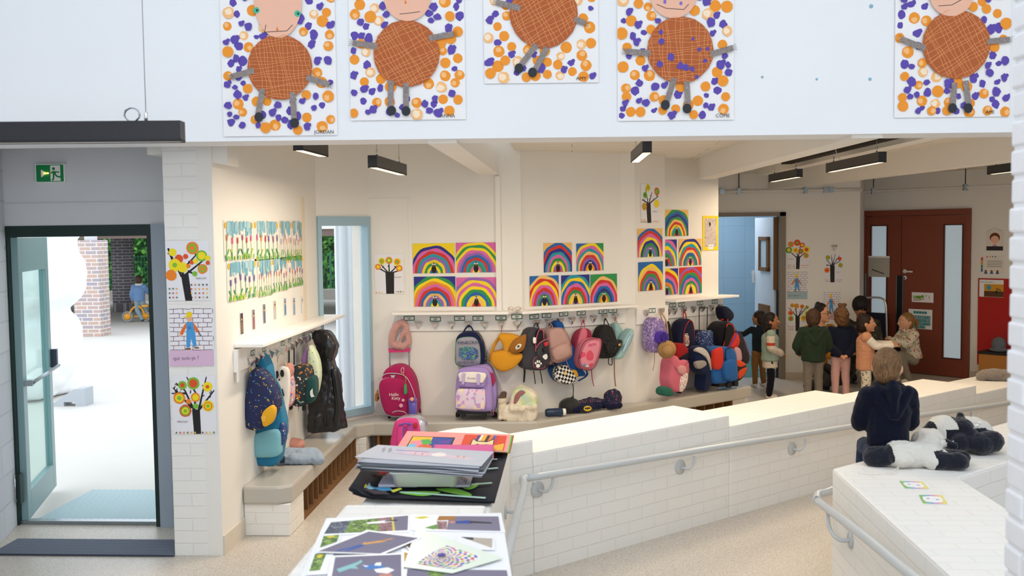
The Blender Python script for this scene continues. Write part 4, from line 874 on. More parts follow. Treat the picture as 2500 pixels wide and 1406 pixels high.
for o in [q for q in COL.objects if q.name.startswith('flower_painting')][4:]: o.location.z = o.location.z  # rows keep their own heights
for i, (x, y, h_) in enumerate(((590, 790, 56), (619, 780, 53), (645, 766, 51), (671, 757, 49), (696, 749, 46), (718, 748, 46), (738, 744, 44))):
    random.seed(70+i); c = LW.at(x, y, .002); s = (LW.uz(x, y-h_/2)[1]-LW.uz(x, y+h_/2)[1]); w = s*.42; cv = Canvas(w, s, PAPER, step=.00006)
    g_ = ['#4a3a38', '#8a7a80', '#7d7478', '#b7a99c', '#8fa2b8', '#9aabc0', '#c8d2dc'][i]; cv.poly([(-w*.44, -s*.46), (w*.44, -s*.46), (w*.44, s*.46), (-w*.44, s*.46)], C(g_))
    sh = C(['#8a6a4a', '#a05a5a', '#5a6a8a', '#c0c0c8', '#4a7aa8', '#7aa0b8', '#e8e8ee'][i]); cv.poly([(-w*.22, -s*.4), (w*.22, -s*.4), (w*.26, s*.02), (0, s*.12), (-w*.26, s*.02)], sh); cv.disc(0, s*.2, w*.17, C('#d9a98a'), s*.08); cv.disc(0, s*.27, w*.17, C('#4a3326'), s*.05)
    cv.build('portrait_strip', None, c, LW.r, label=['darkest narrow portrait photo, nearest the pier, above the left shelf', 'second narrow portrait photo from the pier, reddish clothes', 'third narrow portrait photo from the pier, blue clothes', 'fourth narrow portrait photo from the pier, pale clothes', 'fifth narrow portrait photo from the pier, strong blue clothes', 'sixth narrow portrait photo from the pier, pale blue', 'palest narrow portrait photo, nearest the window'][i], cat='photo', group='portrait strips over the left shelf')
# yellow framed drawing, door notices, posters on the right
c, w, h = W4.rect(1715, 527, 1753, 611); cv = Canvas(w, h, C('#f0d21e')); cv.poly([(-w*.38, -h*.4), (w*.38, -h*.4), (w*.38, h*.43), (-w*.38, h*.43)], pattern('scribbled_paper', '#d9cfc8', ['#a08078', '#77708a', '#c0b0a8', '#8a6a60'], 90, .45)); cv.poly([(-w*.15, -h*.47), (w*.17, -h*.47), (w*.17, -h*.33), (-w*.15, -h*.33)], PAPER); cv.disc(-w*.05, h*.26, w*.06, DK, h*.07); cv.lines([((-w*.1, -h*.39), (w*.12, -h*.38))], h*.01, INK)
place(cv, W4, (c,), 'framed_drawing', 'scribbled drawing on a yellow mount near the end of the hook wall', 'drawing', .002)
c, w, h = DWL.rect(2226, 714, 2279, 738, .06); cv = Canvas(w, h, PAPER, step=.0001); gc = C('#6fa03c'); P = lambda x, y: ((x-.5)*w, (.5-y)*h)
cv.disc(*P(.32, .5), w*.16, gc, h*.17); cv.disc(*P(.5, .4), w*.07, gc, h*.14); cv.disc(*P(.13, .5), w*.07, gc, h*.17); cv.disc(*P(.13, .5), w*.03, PAPER, h*.08); cv.line([P(.06, .78), P(.35, .78), P(.58, .62)], h*.07, C('#8a3a2a')); cv.text('F', *P(.64, .45), h*.3, INK); cv.text('E', *P(.77, .62), h*.4, C('#c2452f'))
place(cv, DWL, (c,), 'chameleon_sign', 'small white sign with a green chameleon on the brown door', 'sign', .0)
c, w, h = DWL.rect(2218, 755, 2276, 803, .06); cv = Canvas(w, h, PAPER, step=.0001); TQ = C('#2a8a92'); P = lambda x, y: ((x-.5)*w, (.5-y)*h)
ab = 'ABCDEFGHIJKLMNOPQRSTUVWXYZ'; k = 0
for j in range(4):
    for i in range(7):
        if k > 25: break
        x, y = .2+.105*i, .32+.165*j; a, b = P(x, y), P(x+.1, y+.15); cv.poly([a, (b[0], a[1]), b, (a[0], b[1])], TQ); cv.text(ab[k], *P(x+.025, y+.11), h*.11, WHT); k += 1
for i in range(5): a, b = P(.22+.115*i, .1), P(.32+.115*i, .22); cv.poly([a, (b[0], a[1]), b, (a[0], b[1])], TQ)
place(cv, DWL, (c,), 'alphabet_poster', 'white poster with a teal grid of capital letters on the brown door', 'poster', .0)
c, w, h = DWL.rect(2120, 625, 2172, 676, .062); cv = Canvas(w, h, M('#b9b3a6', .25)); cv.poly([(-w*.5, h*.42), (w*.5, h*.42), (w*.5, h*.5), (-w*.5, h*.5)], WHT); po = place(cv, DWL, (c,), 'plastic_pocket', 'clear plastic pocket holding a pen, hung across the left door pane', 'pocket', .0)
MB().tube([(-w*.3, -.012, -h*.15), (w*.25, -.012, -h*.34)], .005, BLK, 6).build('pen', po)
c, w, h = FW3.rect(2408, 563, 2450, 612); cv = Canvas(w, h, C('#e6dcd2')); P = lambda x, y: ((x-.5)*w, (.5-y)*h); cv.disc(*P(.5, .35), w*.3, C('#6a3a20')); cv.disc(*P(.5, .45), w*.24, SKIN); cv.disc(*P(.5, .8), w*.15, C('#c890a8'), h*.12); cv.poly([P(.02, .78), P(.98, .78), P(.98, .99), P(.02, .99)], INK); cv.line([P(.1, 0), P(.5, -.15), P(.9, 0)], w*.01, INK)
place(cv, FW3, (c,), 'portrait_poster', 'small hung poster of a cartoon child face high beside the column', 'poster', .002)
c, w, h = FW3.rect(2393, 624, 2450, 669); cv = Canvas(w, h, C('#e9e2d8')); P = lambda x, y: ((x-.5)*w, (.5-y)*h)
for i, q in enumerate(('#c8382c', '#e98d2d', '#2f9150', '#2467ae')): cv.poly([P(.04, .1+.2*i), P(.12, .1+.2*i), P(.12, .28+.2*i), P(.04, .28+.2*i)], C(q)); cv.disc(*P(.3+.12*i, .06), w*.03, C(q))
for i in range(3): cv.disc(*P(.25+.25*i, .84), w*.05, C('#8a5a3a')); cv.poly([P(.2+.25*i, .88), P(.3+.25*i, .88), P(.32+.25*i, .99), P(.18+.25*i, .99)], C('#4a5a8a'))
cv.lines([(P(.3, .3+.1*i), P(.95, .3+.1*i)) for i in range(4)], h*.02, INK); place(cv, FW3, (c,), 'rules_poster', 'white rules poster with coloured squares down its left side above the red board', 'poster', .002)
c, w, h = FW3.rect(2388, 680, 2470, 893); mb = Canvas(w, h, C('#b3241f', .8), th=.02); mb.build('notice_board', None, c+FW3.n*.002, FW3.r, label='tall red notice board half hidden by the brick column', cat='board')
c, w, h = FW3.rect(2391, 683, 2450, 725, .022); cv = Canvas(w, h, PAPER); P = lambda x, y: ((x-.5)*w, (.5-y)*h); cv.poly([P(.2, .25), P(1, .25), P(1, .99), P(.2, .99)], C('#d99a2a')); cv.poly([P(.2, .66), P(1, .66), P(1, .99), P(.2, .99)], C('#5a3a22')); cv.disc(*P(.4, .45), w*.1, C('#4a9aa8'), h*.15); cv.disc(*P(.72, .7), w*.07, DK); cv.line([P(.7, .5), P(.9, .6)], w*.04, DK); cv.text("Qui n'est pas à", *P(.03, .17), h*.13, INK)
place(cv, FW3, (c,), 'quiz_poster', 'sheet with an orange picture pinned at the top of the red board', 'poster', .0005)
# ------------------------------------------------------------ bags and coats on the left wall (seen end on, so they are laid out facing the hall)
def FY(y, x0=-3, x1=5): return Wall((x0, y), (x1, y))
def shift(W, d): n = W.n*d; return Wall((W.a.x+n.x, W.a.y+n.y), (W.b.x+n.x, W.b.y+n.y))
NAVY = cloth('#1f2547'); YEL = cloth('#e3a92c'); TURQ = cloth('#2c7aa0'); AQUA = cloth('#7fb9c4')
NB = pattern('navy_scribble_cloth', '#1d2650', ['#c9b23a', '#3f86b4', '#5aa0c0', '#e0c04a'], 42, .22)
Wn = FY(6.42)
hang('backpack', 'navy backpack with small bright marks and mustard pocket, first on the left wall', 'backpack', Wn, (625, 1053), [
    ('body', 'pil', [(612, 905), (636, 908), (664, 945), (675, 985), (668, 1012), (645, 1045), (622, 1053), (596, 1043), (592, 1010), (600, 955)], 0, .17, NB),
    ('pocket', 'pil', [(640, 1008), (662, 990), (670, 1003), (664, 1030), (648, 1042), (640, 1036)], .14, .21, YEL),
    ('strap', 'tube', [(612, 870, .08), (611, 890, .09), (615, 912, .09)], .08, .009, cloth('#e8c32c'), .4),
    ('strap', 'tube', [(596, 1020, .05), (588, 1010, .04), (590, 1030, .03), (592, 1052, .03)], .05, .010, cloth('#e8c32c'), .4),
    ('paw_charm', 'flat', [(637, 1018), (643, 1012), (650, 1018), (648, 1028), (640, 1030)], .215, .222, M('#e8b23c'))], 'bags on the left wall hooks')
def jacket_paint(c, n): return 1 if (c.z < .255 and c.x < .055) else 0
F_ = Frame(FY(6.62), 655, 1130); root = thing('jacket', 'blue hooded jacket with pale aqua lower half hanging behind the navy backpack', 'jacket', F_.o, 0, 'coats on the left wall hooks')
mb = MB(); mb.pil(F_.L([(632, 868), (646, 868), (660, 900), (668, 935), (655, 960), (640, 940), (634, 905)], .1), .0, .14, TURQ); a = mb
mb.pil(F_.L([(640, 930), (668, 925), (690, 985), (698, 1040), (692, 1085), (680, 1130), (640, 1135), (612, 1120), (616, 1060), (626, 990)], .1), .0, .16, TURQ)
blob(a, 'shell', root, .010, .008, 14, lambda c, n: 0, [TURQ])
MB().pil(F_.L([(630, 1058), (678, 1050), (684, 1090), (680, 1112), (650, 1118), (613, 1112), (616, 1070)], .2), .12, .2, AQUA, bulge=.02).build('front_panel', root)
MB().pil(F_.L([(686, 1030), (696, 1045), (694, 1075), (684, 1090), (680, 1060)], .16), .1, .17, pattern('navy_leaf_cloth', '#24457c', ['#d04a4a', '#e8e8e8', '#6ab0c8'], 60, .28)).build('sleeve', root)
PANDAW = cloth('#efe9df'); 
Wp = FY(7.0)
def panda_face(mb, F, mat):
    for nm, pts, m_ in ():
        pass
hang('tote_bag', 'cream tote bag printed with a black and white panda', 'bag', Wp, (683, 1030), [
    ('body', 'pil', [(664, 905), (700, 898), (706, 940), (702, 990), (694, 1030), (676, 1026), (668, 980)], .0, .05, PANDAW),
    ('printed_patch', 'flat', [(668, 945), (690, 950), (694, 965), (684, 978), (670, 978)], .064, .067, M('#1c1b1e')),
    ('printed_patch', 'flat', crom([(671, 908), (678, 906), (680, 918), (674, 926), (669, 920)], 3), .066, .069, M('#1c1b1e')),
    ('printed_patch', 'flat', crom([(686, 903), (692, 905), (693, 916), (689, 921), (684, 914)], 3), .066, .069, M('#1c1b1e')),
    ('printed_patch', 'flat', crom([(679, 926), (684, 925), (682, 930)], 2), .066, .069, M('#1c1b1e')),
    ('strap', 'tube', [(674, 900, .03), (682, 862, .03), (687, 850, .03), (693, 864, .03), (700, 898, .03)], .03, .006, cloth('#e0d2b4'), .4),
    ('dangling_cord', 'tube', [(684, 990, .06), (690, 1000, .06), (682, 1018, .06)], .06, .003, BLK)], 'bags on the left wall hooks')
hang('shoulder_bag', 'pink and green flowery soft bag with a salmon scarf stuffed on top', 'bag', FY(7.15), (704, 995), [
    ('body', 'pil', [(694, 905), (706, 900), (716, 940), (714, 980), (700, 995), (692, 960)], .0, .08, pattern('flowery_pink', '#e9b7c0', ['#e0607a', '#9ac26a', '#f2f2e8', '#5f8ac8'], 40, .45)),
    ('scarf', 'pil', [(692, 893), (704, 889), (712, 905), (706, 925), (696, 912)], .02, .11, cloth('#cf9284'))], 'bags on the left wall hooks')
DINO = pattern('dark_animal_print', '#25343a', ['#d98a2c', '#9fb8a0', '#e5dcc8', '#cf7a2a'], 38, .36)
hang('trolley_bag', 'dark green trolley bag with orange and pale animal print hanging by its long handle', 'trolley bag', FY(7.3), (735, 1000), [
    ('body', 'pil', [(706, 905), (725, 893), (748, 895), (756, 915), (756, 975), (742, 992), (712, 990), (704, 960)], .0, .16, DINO),
    ('front_pocket', 'pil', [(747, 930), (764, 920), (770, 940), (766, 975), (748, 985)], .06, .18, cloth('#234a4a')),
    ('white_print', 'flat', [(757, 955), (763, 948), (764, 962), (768, 968), (760, 970), (757, 964)], .205, .207, M('#e8e8e0')),
    ('telescopic_handle', 'tube', [(706, 900, .06), (706, 850, .06), (708, 845, .06), (717, 842, .06), (718, 890, .06)], .06, .005, BLK),
    ('wheel', 'pil', [(703, 988), (711, 988), (711, 1000), (703, 1000)], .02, .06, BLK), ('wheel', 'pil', [(738, 992), (744, 992), (744, 1002), (738, 1002)], .08, .12, BLK),
    ('zip', 'tube', [(706, 905, .17), (725, 893, .185), (748, 895, .17)], .17, .003, BLK)], 'bags on the left wall hooks')
HEART = pattern('mint_heart_print', '#d5e3c2', ['#e07a7a', '#7ab06a', '#c86a9a', '#8aa8d0'], 30, .2)
hang('backpack', 'mint green backpack with little hearts and a lilac back, beside the black raincoat', 'backpack', FY(7.5), (760, 950), [
    ('body', 'pil', [(752, 848), (764, 852), (776, 880), (780, 920), (772, 962), (757, 965), (750, 910)], .0, .10, HEART),
    ('back_panel', 'pil', [(735, 880), (747, 850), (753, 850), (752, 880), (742, 900)], .0, .07, cloth('#a57ab5')),
    ('strap', 'tube', [(750, 820, .04), (750, 840, .04), (748, 855, .04)], .04, .007, cloth('#a57ab5'), .4),
    ('strap', 'tube', [(730, 985, .02), (728, 1000, .02), (728, 1015, .02)], .02, .009, cloth('#9a72ac'), .4)], 'bags on the left wall hooks')
RCO = M('#17171c', .28, spec=.6, bump=.25, bs=40, name='shiny_black_raincoat')
F_ = Frame(FY(7.75), 800, 1050); root = thing('raincoat', 'long shiny black hooded raincoat hanging nearest the window', 'coat', F_.o, 0, 'coats on the left wall hooks')
mb = MB(); mb.pil(F_.L([(765, 812), (790, 808), (812, 818), (823, 842), (818, 868), (806, 885), (780, 880), (772, 845)], .12), .0, .17, RCO)
mb.pil(F_.L([(774, 868), (806, 868), (824, 905), (832, 960), (842, 1035), (838, 1046), (800, 1052), (760, 1055), (752, 1048), (756, 980), (766, 910)], .1), .0, .17, RCO)
blob(mb, 'coat', root, .011, .016, 11)
mb = MB(); mb.tube(spline([F_.P3(x, y, .19) for x, y in ((800, 875), (804, 930), (798, 990), (792, 1040))], 6), .007, RCO, 6); mb.build('front_placket', root)
mb = MB(); mb.tube(spline([F_.P3(x, y, .18) for x, y in ((816, 900), (824, 950), (828, 1000), (822, 1030))], 6), [.03, .032, .034, .034, .034, .034, .034, .034, .034, .034, .034, .034, .034, .034, .034, .034, .034, .034, .03][:19], RCO, 10); mb.build('sleeve', root)
# things lying on the left bench
def lay(px, py, z=.33): return PZ(px, py, z)
o = lay(735, 1130); root = thing('jeans', 'crumpled pale denim jeans lying on the left bench', 'trousers', o, 0)
mb = MB()
for a, b, ra, rb in (((-.14, .02, .05), (.08, .06, .05), .05, .045), ((-.12, -.05, .035), (.14, -.03, .035), .04, .035), ((-.14, 0, .05), (-.16, -.04, .02), .05, .03), ((0, .02, .06), (.12, .04, .04), .04, .03)): mb.cap(a, b, ra, rb, cloth('#9aa6b4'), 12)
mb.ell((-.16, -.01, .06), (.05, .05, .055), cloth('#9aa6b4')); blob(mb, 'denim', root, .008, .014, 16); MB().box(-.12, -.09, -.1, -.085, .02, .07, M('#2d3b52')).build('label_tab', root)
o = lay(722, 1094); root = thing('bonnet', 'small salmon pink hat lying behind the jeans on the left bench', 'hat', o, 0)
mb = MB(); mb.ell((0, 0, .03), (.075, .07, .05), cloth('#c98f80')); blob(mb, 'crown', root, .008, .006)
o = lay(693, 1122); root = thing('bottle', 'tiny teal capped bottle beside the jeans on the left bench', 'bottle', o, 0); MB().lathe([(.001, 0), (.012, 0), (.012, .06), (.001, .06)], M('#8fd0c4', .3), 14).build('flask', root); MB().lathe([(.001, .06), (.009, .06), (.009, .085), (.001, .085)], M('#3a6a78', .3), 12).build('lid', root)

# ------------------------------------------------------------ back wall
T1 = 'bags on the back wall hooks'
F_ = Frame(W1, 975, 852); root = thing('snood', 'dusty pink fluffy snood hanging on the first hook of the back wall', 'scarf', F_.o, W1.r); PK = fur('#cc9c94')
def ringtube(F, pts, off, r, mat): 
    m = MB(); m.tube([F.P3(x, y, off+.008*sin(i*.4)) for i, (x, y) in enumerate(crom(pts, 5))], r, mat, 12, closed=True); return m
mb = ringtube(F_, [(972, 792), (984, 788), (995, 812), (997, 832), (985, 845), (968, 844), (955, 836), (960, 812)], .07, .032, PK)
for pts in ([(990, 800), (980, 822), (972, 842)],): mb.tube(spline([F_.P3(x, y, .08) for x, y in pts], 5), .017, PK, 10)
blob(mb, 'knit', root, .008, .010, 18)
def trolley(label, W, c, body, y0, y1, mat, extra, group=None): return hang('trolley_bag', label, 'trolley bag', W, c, [('body', 'pil', body, y0, y1, mat)]+extra, group)
MAG = cloth('#b0285e'); MAG2 = cloth('#8f1f4c'); SILV = M('#c9c4c8', .35)
trolley('magenta trolley school bag with white lettering and raised handle under the pink snood', W1, (968, 1020), [(935, 910), (962, 893), (990, 898), (1010, 925), (1018, 965), (1020, 1000), (1008, 1015), (950, 1016), (938, 1002), (930, 960)], .05, .26, MAG, [
    ('front_pocket', 'pil', [(926, 936), (940, 924), (975, 926), (990, 940), (994, 975), (996, 1010), (980, 1016), (948, 1014), (935, 998), (926, 962)], .20, .31, MAG),
    ('>piping', 'loop', [(926, 936), (940, 924), (975, 926), (990, 940), (994, 975), (996, 1010), (980, 1016), (948, 1014), (935, 998), (926, 962)], .285, .0045, SILV),
    ('zip_trim', 'tube', [(925, 925, .27), (945, 912, .28), (985, 916, .28), (1003, 940, .28), (1014, 972, .27)], .3, .004, SILV),
    ('top_handle', 'tube', [(952, 910, .2), (960, 894, .22), (978, 896, .22), (984, 912, .2)], .2, .008, MAG2, .6),
    ('telescopic_handle', 'tube', [(952, 895, .07), (951, 858, .07)], .07, .005, STEEL), ('telescopic_handle', 'tube', [(999, 895, .07), (998, 858, .07)], .07, .005, STEEL),
    ('handle_grip', 'flat', [(948, 850), (965, 855), (985, 855), (1000, 848), (1000, 858), (985, 860), (965, 860), (949, 861)], .05, .09, M('#d23a78', .4)),
    ('lettering', 'text', ('Hello', 950, 967, 8), 0, .348, WHT, .03), ('lettering', 'text', ('Kitty', 956, 976, 8), 0, .348, WHT, .03),
    ('badge', 'flat', crom([(980, 977), (984, 973), (988, 977), (984, 981)], 3), .33, .334, M('#e7a9c0')), ('badge', 'flat', crom([(974, 990), (979, 985), (984, 990), (979, 995)], 3), .335, .34, M('#e7a9c0')),
    ('reflector', 'flat', [(953, 916), (965, 916), (962, 922), (956, 922)], .28, .285, SILV), ('base_piping', 'tube', [(948, 1014, .3), (965, 1004, .32), (985, 1005, .32), (996, 1014, .3)], .3, .004, SILV),
    ('wheel', 'pil', [(947, 1012), (953, 1012), (953, 1021), (947, 1021)], .18, .23, BLK), ('tail_charm', 'pil', [(922, 950), (926, 955), (925, 972), (920, 980), (915, 978), (916, 962)], .12, .17, pattern('tiger_fur', '#a8743c', ['#4a3220', '#c08a4a'], 50, .4)), ('strap', 'tube', [(1012, 975, .12), (1022, 990, .12), (1026, 1008, .12)], .12, .010, MAG2, .4)])
hang('keyring', 'golden chain with green tassel clipped to the magenta trolley bag', 'keyring', W1, (985, 920), [
    ('clip', 'loop', [(980, 900), (985, 898), (986, 908), (980, 910)], .33, .003, CHROME), ('chain', 'tube', [(983, 908, .34), (990, 925, .34), (990, 945, .34)], .34, .004, M('#c9a04a', .3, metal=.8)), ('tassel', 'pil', [(987, 940), (992, 940), (993, 960), (986, 961)], .335, .36, M('#3fa45a'))])
hang('drinking_bottle', 'clear purple drinking bottle standing in front of the magenta trolley bag', 'bottle', W1, (1007, 1020), [
    ('flask', 'pil', [(997, 983), (1016, 983), (1017, 1015), (998, 1015)], .30, .355, M('#6b5fb8', .15), {'round_': False, 'bulge': .01}), ('lid', 'pil', [(998, 973), (1014, 972), (1016, 983), (997, 984)], .30, .35, M('#7a55a8', .3)), ('cap', 'pil', [(1000, 974), (1006, 970), (1010, 975), (1005, 980)], .34, .36, M('#f0b28a'))])
PIN = cloth('#dc4a8e'); HOLO = M('#c9c9d8', .2, metal=.5, name='holographic_vinyl')
F_ = None; Wb = FY(7.95)
trolley('bright pink small trolley bag with silvery rim standing before the bench behind the paper stacks', Wb, (1000, 1100), [(962, 1040), (975, 1022), (1010, 1018), (1035, 1030), (1041, 1060), (1040, 1110), (956, 1110)], .0, .16, HOLO, [
    ('front_panel', 'pil', [(960, 1042), (972, 1026), (1000, 1022), (1022, 1034), (1022, 1110), (955, 1110)], .14, .20, PIN, {'bulge': .02}),
    ('strap_pad', 'pil', [(972, 1040), (984, 1038), (985, 1085), (970, 1090)], .20, .235, PIN), ('strap_pad', 'pil', [(995, 1036), (1006, 1036), (1006, 1085), (993, 1088)], .20, .235, cloth('#b44a9a')),
    ('harness', 'tube', [(974, 1038, .24), (988, 1034, .24), (1004, 1036, .24)], .24, .006, cloth('#6a5ab0')), ('harness', 'tube', [(985, 1040, .235), (985, 1095, .235)], .24, .006, cloth('#6a5ab0')), ('charm', 'pil', [(1010, 1034), (1018, 1034), (1018, 1044), (1010, 1044)], .2, .23, M('#b02c34'))])
GB_ = pattern('black_grey_camo', '#3a3d44', ['#b9bcc0', '#8a8d92'], 60, .4)
hang('backpack', 'navy and grey game themed backpack hanging above the lilac trolley', 'backpack', W1, (1143, 895), [
    ('body', 'pil', [(1114, 825), (1132, 812), (1160, 812), (1178, 835), (1184, 870), (1180, 890), (1150, 896), (1114, 892), (1110, 862)], .03, .16, NAVY),
    ('side_panel', 'pil', [(1160, 812), (1174, 822), (1182, 848), (1187, 880), (1180, 892), (1172, 860)], .02, .13, GB_),
    ('front_pocket', 'pil', [(1113, 840), (1122, 826), (1150, 823), (1164, 830), (1171, 848), (1172, 885), (1160, 893), (1118, 892), (1112, 868)], .13, .20, M('#9b98a6', .7), {'bulge': .012}),
    ('>piping', 'loop', [(1113, 840), (1122, 826), (1150, 823), (1164, 830), (1171, 848), (1172, 885), (1160, 893), (1118, 892), (1112, 868)], .185, .0035, M('#4fa05a')),
    ('lettering', 'text', ('MINECRAFT', 1117, 841, 8.5), 0, .222, M('#2e3652'), .03), ('lettering', 'text', ('ADVENTURE CLUB', 1118, 888, 7), 0, .222, M('#2e3652'), .0, .74),
    ('printed_patch', 'flat', [(1121, 850), (1135, 846), (1158, 848), (1167, 855), (1168, 870), (1160, 878), (1130, 877), (1120, 868)], .215, .2185, pattern('blocky_print', '#3f5a9a', ['#4f9a4a', '#7ac05a', '#37406a', '#5f7ab8'], 70, .5)),
    ('top_handle', 'tube', [(1130, 814, .08), (1140, 798, .07), (1150, 798, .07), (1158, 814, .08)], .08, .007, NAVY, .5)], T1)
LIL = cloth('#a890cc'); LIL2 = cloth('#c8b4e0')
trolley('lilac trolley school bag with white flap on a black wheeled frame', W1, (1160, 1022), [(1122, 905), (1150, 894), (1190, 893), (1205, 915), (1213, 960), (1210, 1000), (1195, 1004), (1118, 1002), (1113, 960)], .04, .22, LIL, [
    ('front_section', 'pil', [(1117, 915), (1128, 900), (1178, 898), (1195, 912), (1200, 950), (1200, 998), (1180, 1006), (1120, 1002), (1112, 990), (1113, 945)], .18, .29, LIL, {'bulge': .02}),
    ('>piping', 'loop', [(1117, 915), (1128, 900), (1178, 898), (1195, 912), (1200, 950), (1200, 998), (1180, 1006), (1120, 1002), (1112, 990), (1113, 945)], .26, .004, LIL2),
    ('upper_pocket', 'pil', [(1121, 912), (1183, 912), (1184, 938), (1174, 946), (1125, 944), (1120, 936)], .28, .345, LIL, {'bulge': .008}),
    ('flap', 'pil', [(1123, 910), (1183, 911), (1181, 930), (1172, 935), (1125, 932), (1122, 926)], .335, .36, M('#efe8e0', .7), {'bulge': .004}),
    ('lettering', 'text', ('Kuromi', 1141, 926, 6), 0, .366, M('#8a6ab0'), .0, .8),
    ('buckle_strap', 'flat', [(1128, 911), (1136, 911), (1133, 938), (1127, 937)], .368, .374, LIL2), ('buckle_strap', 'flat', [(1164, 912), (1172, 913), (1171, 940), (1164, 939)], .368, .374, LIL2),
    ('lower_pocket', 'pil', [(1114, 956), (1128, 949), (1176, 950), (1184, 960), (1183, 995), (1172, 1001), (1118, 998), (1112, 988)], .28, .335, pattern('pastel_print', '#e6d3e6', ['#c8a0d8', '#f0c8d8', '#b8b0e0', '#f0e0c0'], 25, .5), {'bulge': .01}),
    ('side_pocket', 'pil', [(1196, 950), (1209, 948), (1213, 985), (1206, 996), (1198, 985)], .12, .2, LIL2),
    ('pink_lining', 'flat', [(1195, 908), (1206, 912), (1211, 930), (1203, 945)], .225, .23, M('#a02c5a')),
    ('chassis', 'flat', [(1116, 1001), (1196, 1004), (1196, 1010), (1186, 1010), (1184, 1022), (1177, 1022), (1175, 1012), (1136, 1010), (1133, 1021), (1126, 1021), (1124, 1010), (1116, 1009)], .12, .27, BLK),
    ('wheel', 'pil', [(1113, 1006), (1121, 1006), (1121, 1018), (1113, 1018)], .05, .1, BLK), ('wheel', 'pil', [(1202, 1008), (1212, 1008), (1212, 1020), (1202, 1020)], .05, .1, BLK), ('zip_pull', 'tube', [(1203, 1000, .26), (1205, 1010, .26), (1202, 1014, .26)], .26, .003, M('#d25a9a'))])
MUS = cloth('#d9982a'); BRN = cloth('#a0682c')
hang('backpack', 'mustard yellow backpack with flap falling open to a brown animal face', 'backpack', W1, (1237, 905), [
    ('body', 'pil', [(1200, 862), (1215, 858), (1238, 855), (1262, 862), (1275, 866), (1272, 880), (1252, 900), (1225, 908), (1204, 895), (1196, 878)], .02, .18, MUS),
    ('front_fold', 'pil', [(1216, 820), (1232, 815), (1262, 820), (1275, 830), (1268, 845), (1250, 850), (1240, 860), (1232, 870), (1228, 845)], .06, .18, MUS),
    ('brown_face', 'pil', [(1243, 852), (1252, 832), (1270, 822), (1284, 820), (1280, 850), (1268, 861), (1250, 862)], .10, .22, BRN),
    ('>muzzle', 'pil', [(1258, 848), (1266, 840), (1273, 842), (1270, 850), (1261, 854)], .225, .26, cloth('#e8ddca')), ('>nose', 'pil', [(1263, 845), (1267, 843), (1268, 846), (1264, 848)], .265, .285, BLK),
    ('strap', 'tube', [(1225, 795, .05), (1224, 808, .06), (1222, 820, .08)], .06, .008, BRN, .4), ('strap', 'tube', [(1222, 820, .1), (1208, 840, .12), (1200, 862, .12), (1197, 880, .1)], .1, .014, MUS, .35), ('strap', 'tube', [(1226, 826, .14), (1236, 850, .15), (1226, 880, .14)], .1, .012, MUS, .35)], T1)
# lying soft things on the bench
o = thing('soft_toy', 'small cream and brown plush dog sitting between the lilac trolley and the fluffy hood', 'soft toy', W1.at(1228, 1016, .22), 0); FC = fur('#ded2bb'); FD = fur('#5a4a40')
o.location.z = .335; mb = MB(); mb.ell((0, 0, .07), (.05, .05, .075), FC); mb.ell((-.005, 0, .17), (.042, .04, .045), FC); mb.ell((.02, -.04, .02), (.025, .05, .022), FC); mb.ell((-.02, -.04, .02), (.025, .05, .022), FC)
mb.ell((.01, 0, .215), (.03, .02, .03), FC); blob(mb, 'body', o, .007, .006, 30, lambda c, n: 1 if c.z > .185 or c.x < -.038 else 0, [FC, FD])
RB_ = fur('#e9dfca')
def pastel():
    m = fur('#efe6d4'); m = m.copy(); m.name = 'pastel_rainbow_fur'; N, L = m.node_tree.nodes, m.node_tree.links; b = N['Principled BSDF']
    t = N.new('ShaderNodeTexNoise'); t.inputs['Scale'].default_value = 5; tc = N.new('ShaderNodeTexCoord'); L.new(tc.outputs['Object'], t.inputs['Vector']); r = N.new('ShaderNodeValToRGB'); e = r.color_ramp.elements
    e[0].position = .3; e[0].color = srgb('#e8b8b4'); e[1].position = .7; e[1].color = srgb('#a8cfd0'); q = e.new(.43); q.color = srgb('#ece3cf'); q = e.new(.56); q.color = srgb('#cfd8a8'); L.new(t.outputs['Fac'], r.inputs[0]); L.new(r.outputs[0], b.inputs['Base Color']); return m
PAS = pastel()
F_ = Frame(W1, 1270, 1028); o = thing('fluffy_hood', 'cream fluffy hooded pillow toy with pastel rainbow crown, on the bench', 'soft toy', F_.o, 0); mb = MB()
mb.pil(F_.L([(1225, 1000), (1245, 985), (1285, 985), (1308, 1000), (1310, 1018), (1295, 1026), (1245, 1027), (1228, 1020)], .2), .05, .28, RB_); mb.pil(F_.L([(1246, 985), (1252, 955), (1270, 944), (1290, 950), (1308, 962), (1312, 985), (1300, 1000), (1260, 1000)], .2), .04, .26, RB_)
x, z = F_.l(1265, 998, .3); mb.cap((x-.05, -.29, z), (x+.04, -.33, z+.01), .035, .03, RB_); x, z = F_.l(1300, 995, .3); mb.cap((x-.03, -.28, z), (x+.02, -.30, z+.01), .03, .028, RB_)
zt = F_.l(1270, 985, .2)[1]; blob(mb, 'plush', o, .009, .008, 26, lambda c, n: 1 if c.z > zt else 0, [RB_, PAS])
MB().pil(F_.L([(1255, 985), (1258, 962), (1272, 950), (1284, 955), (1272, 965), (1264, 985)], .22), .18, .275, fur('#9c6a6c'), bulge=.01).build('lining', o)
o = thing('spectacles', 'thin folded spectacles lying on the shelf above the mustard backpack', 'glasses', W1.at(1256, 760, .08), 0); o.location.z = RZ1+.032; GLD = M('#a8763c', .3, metal=.7); mb = MB()
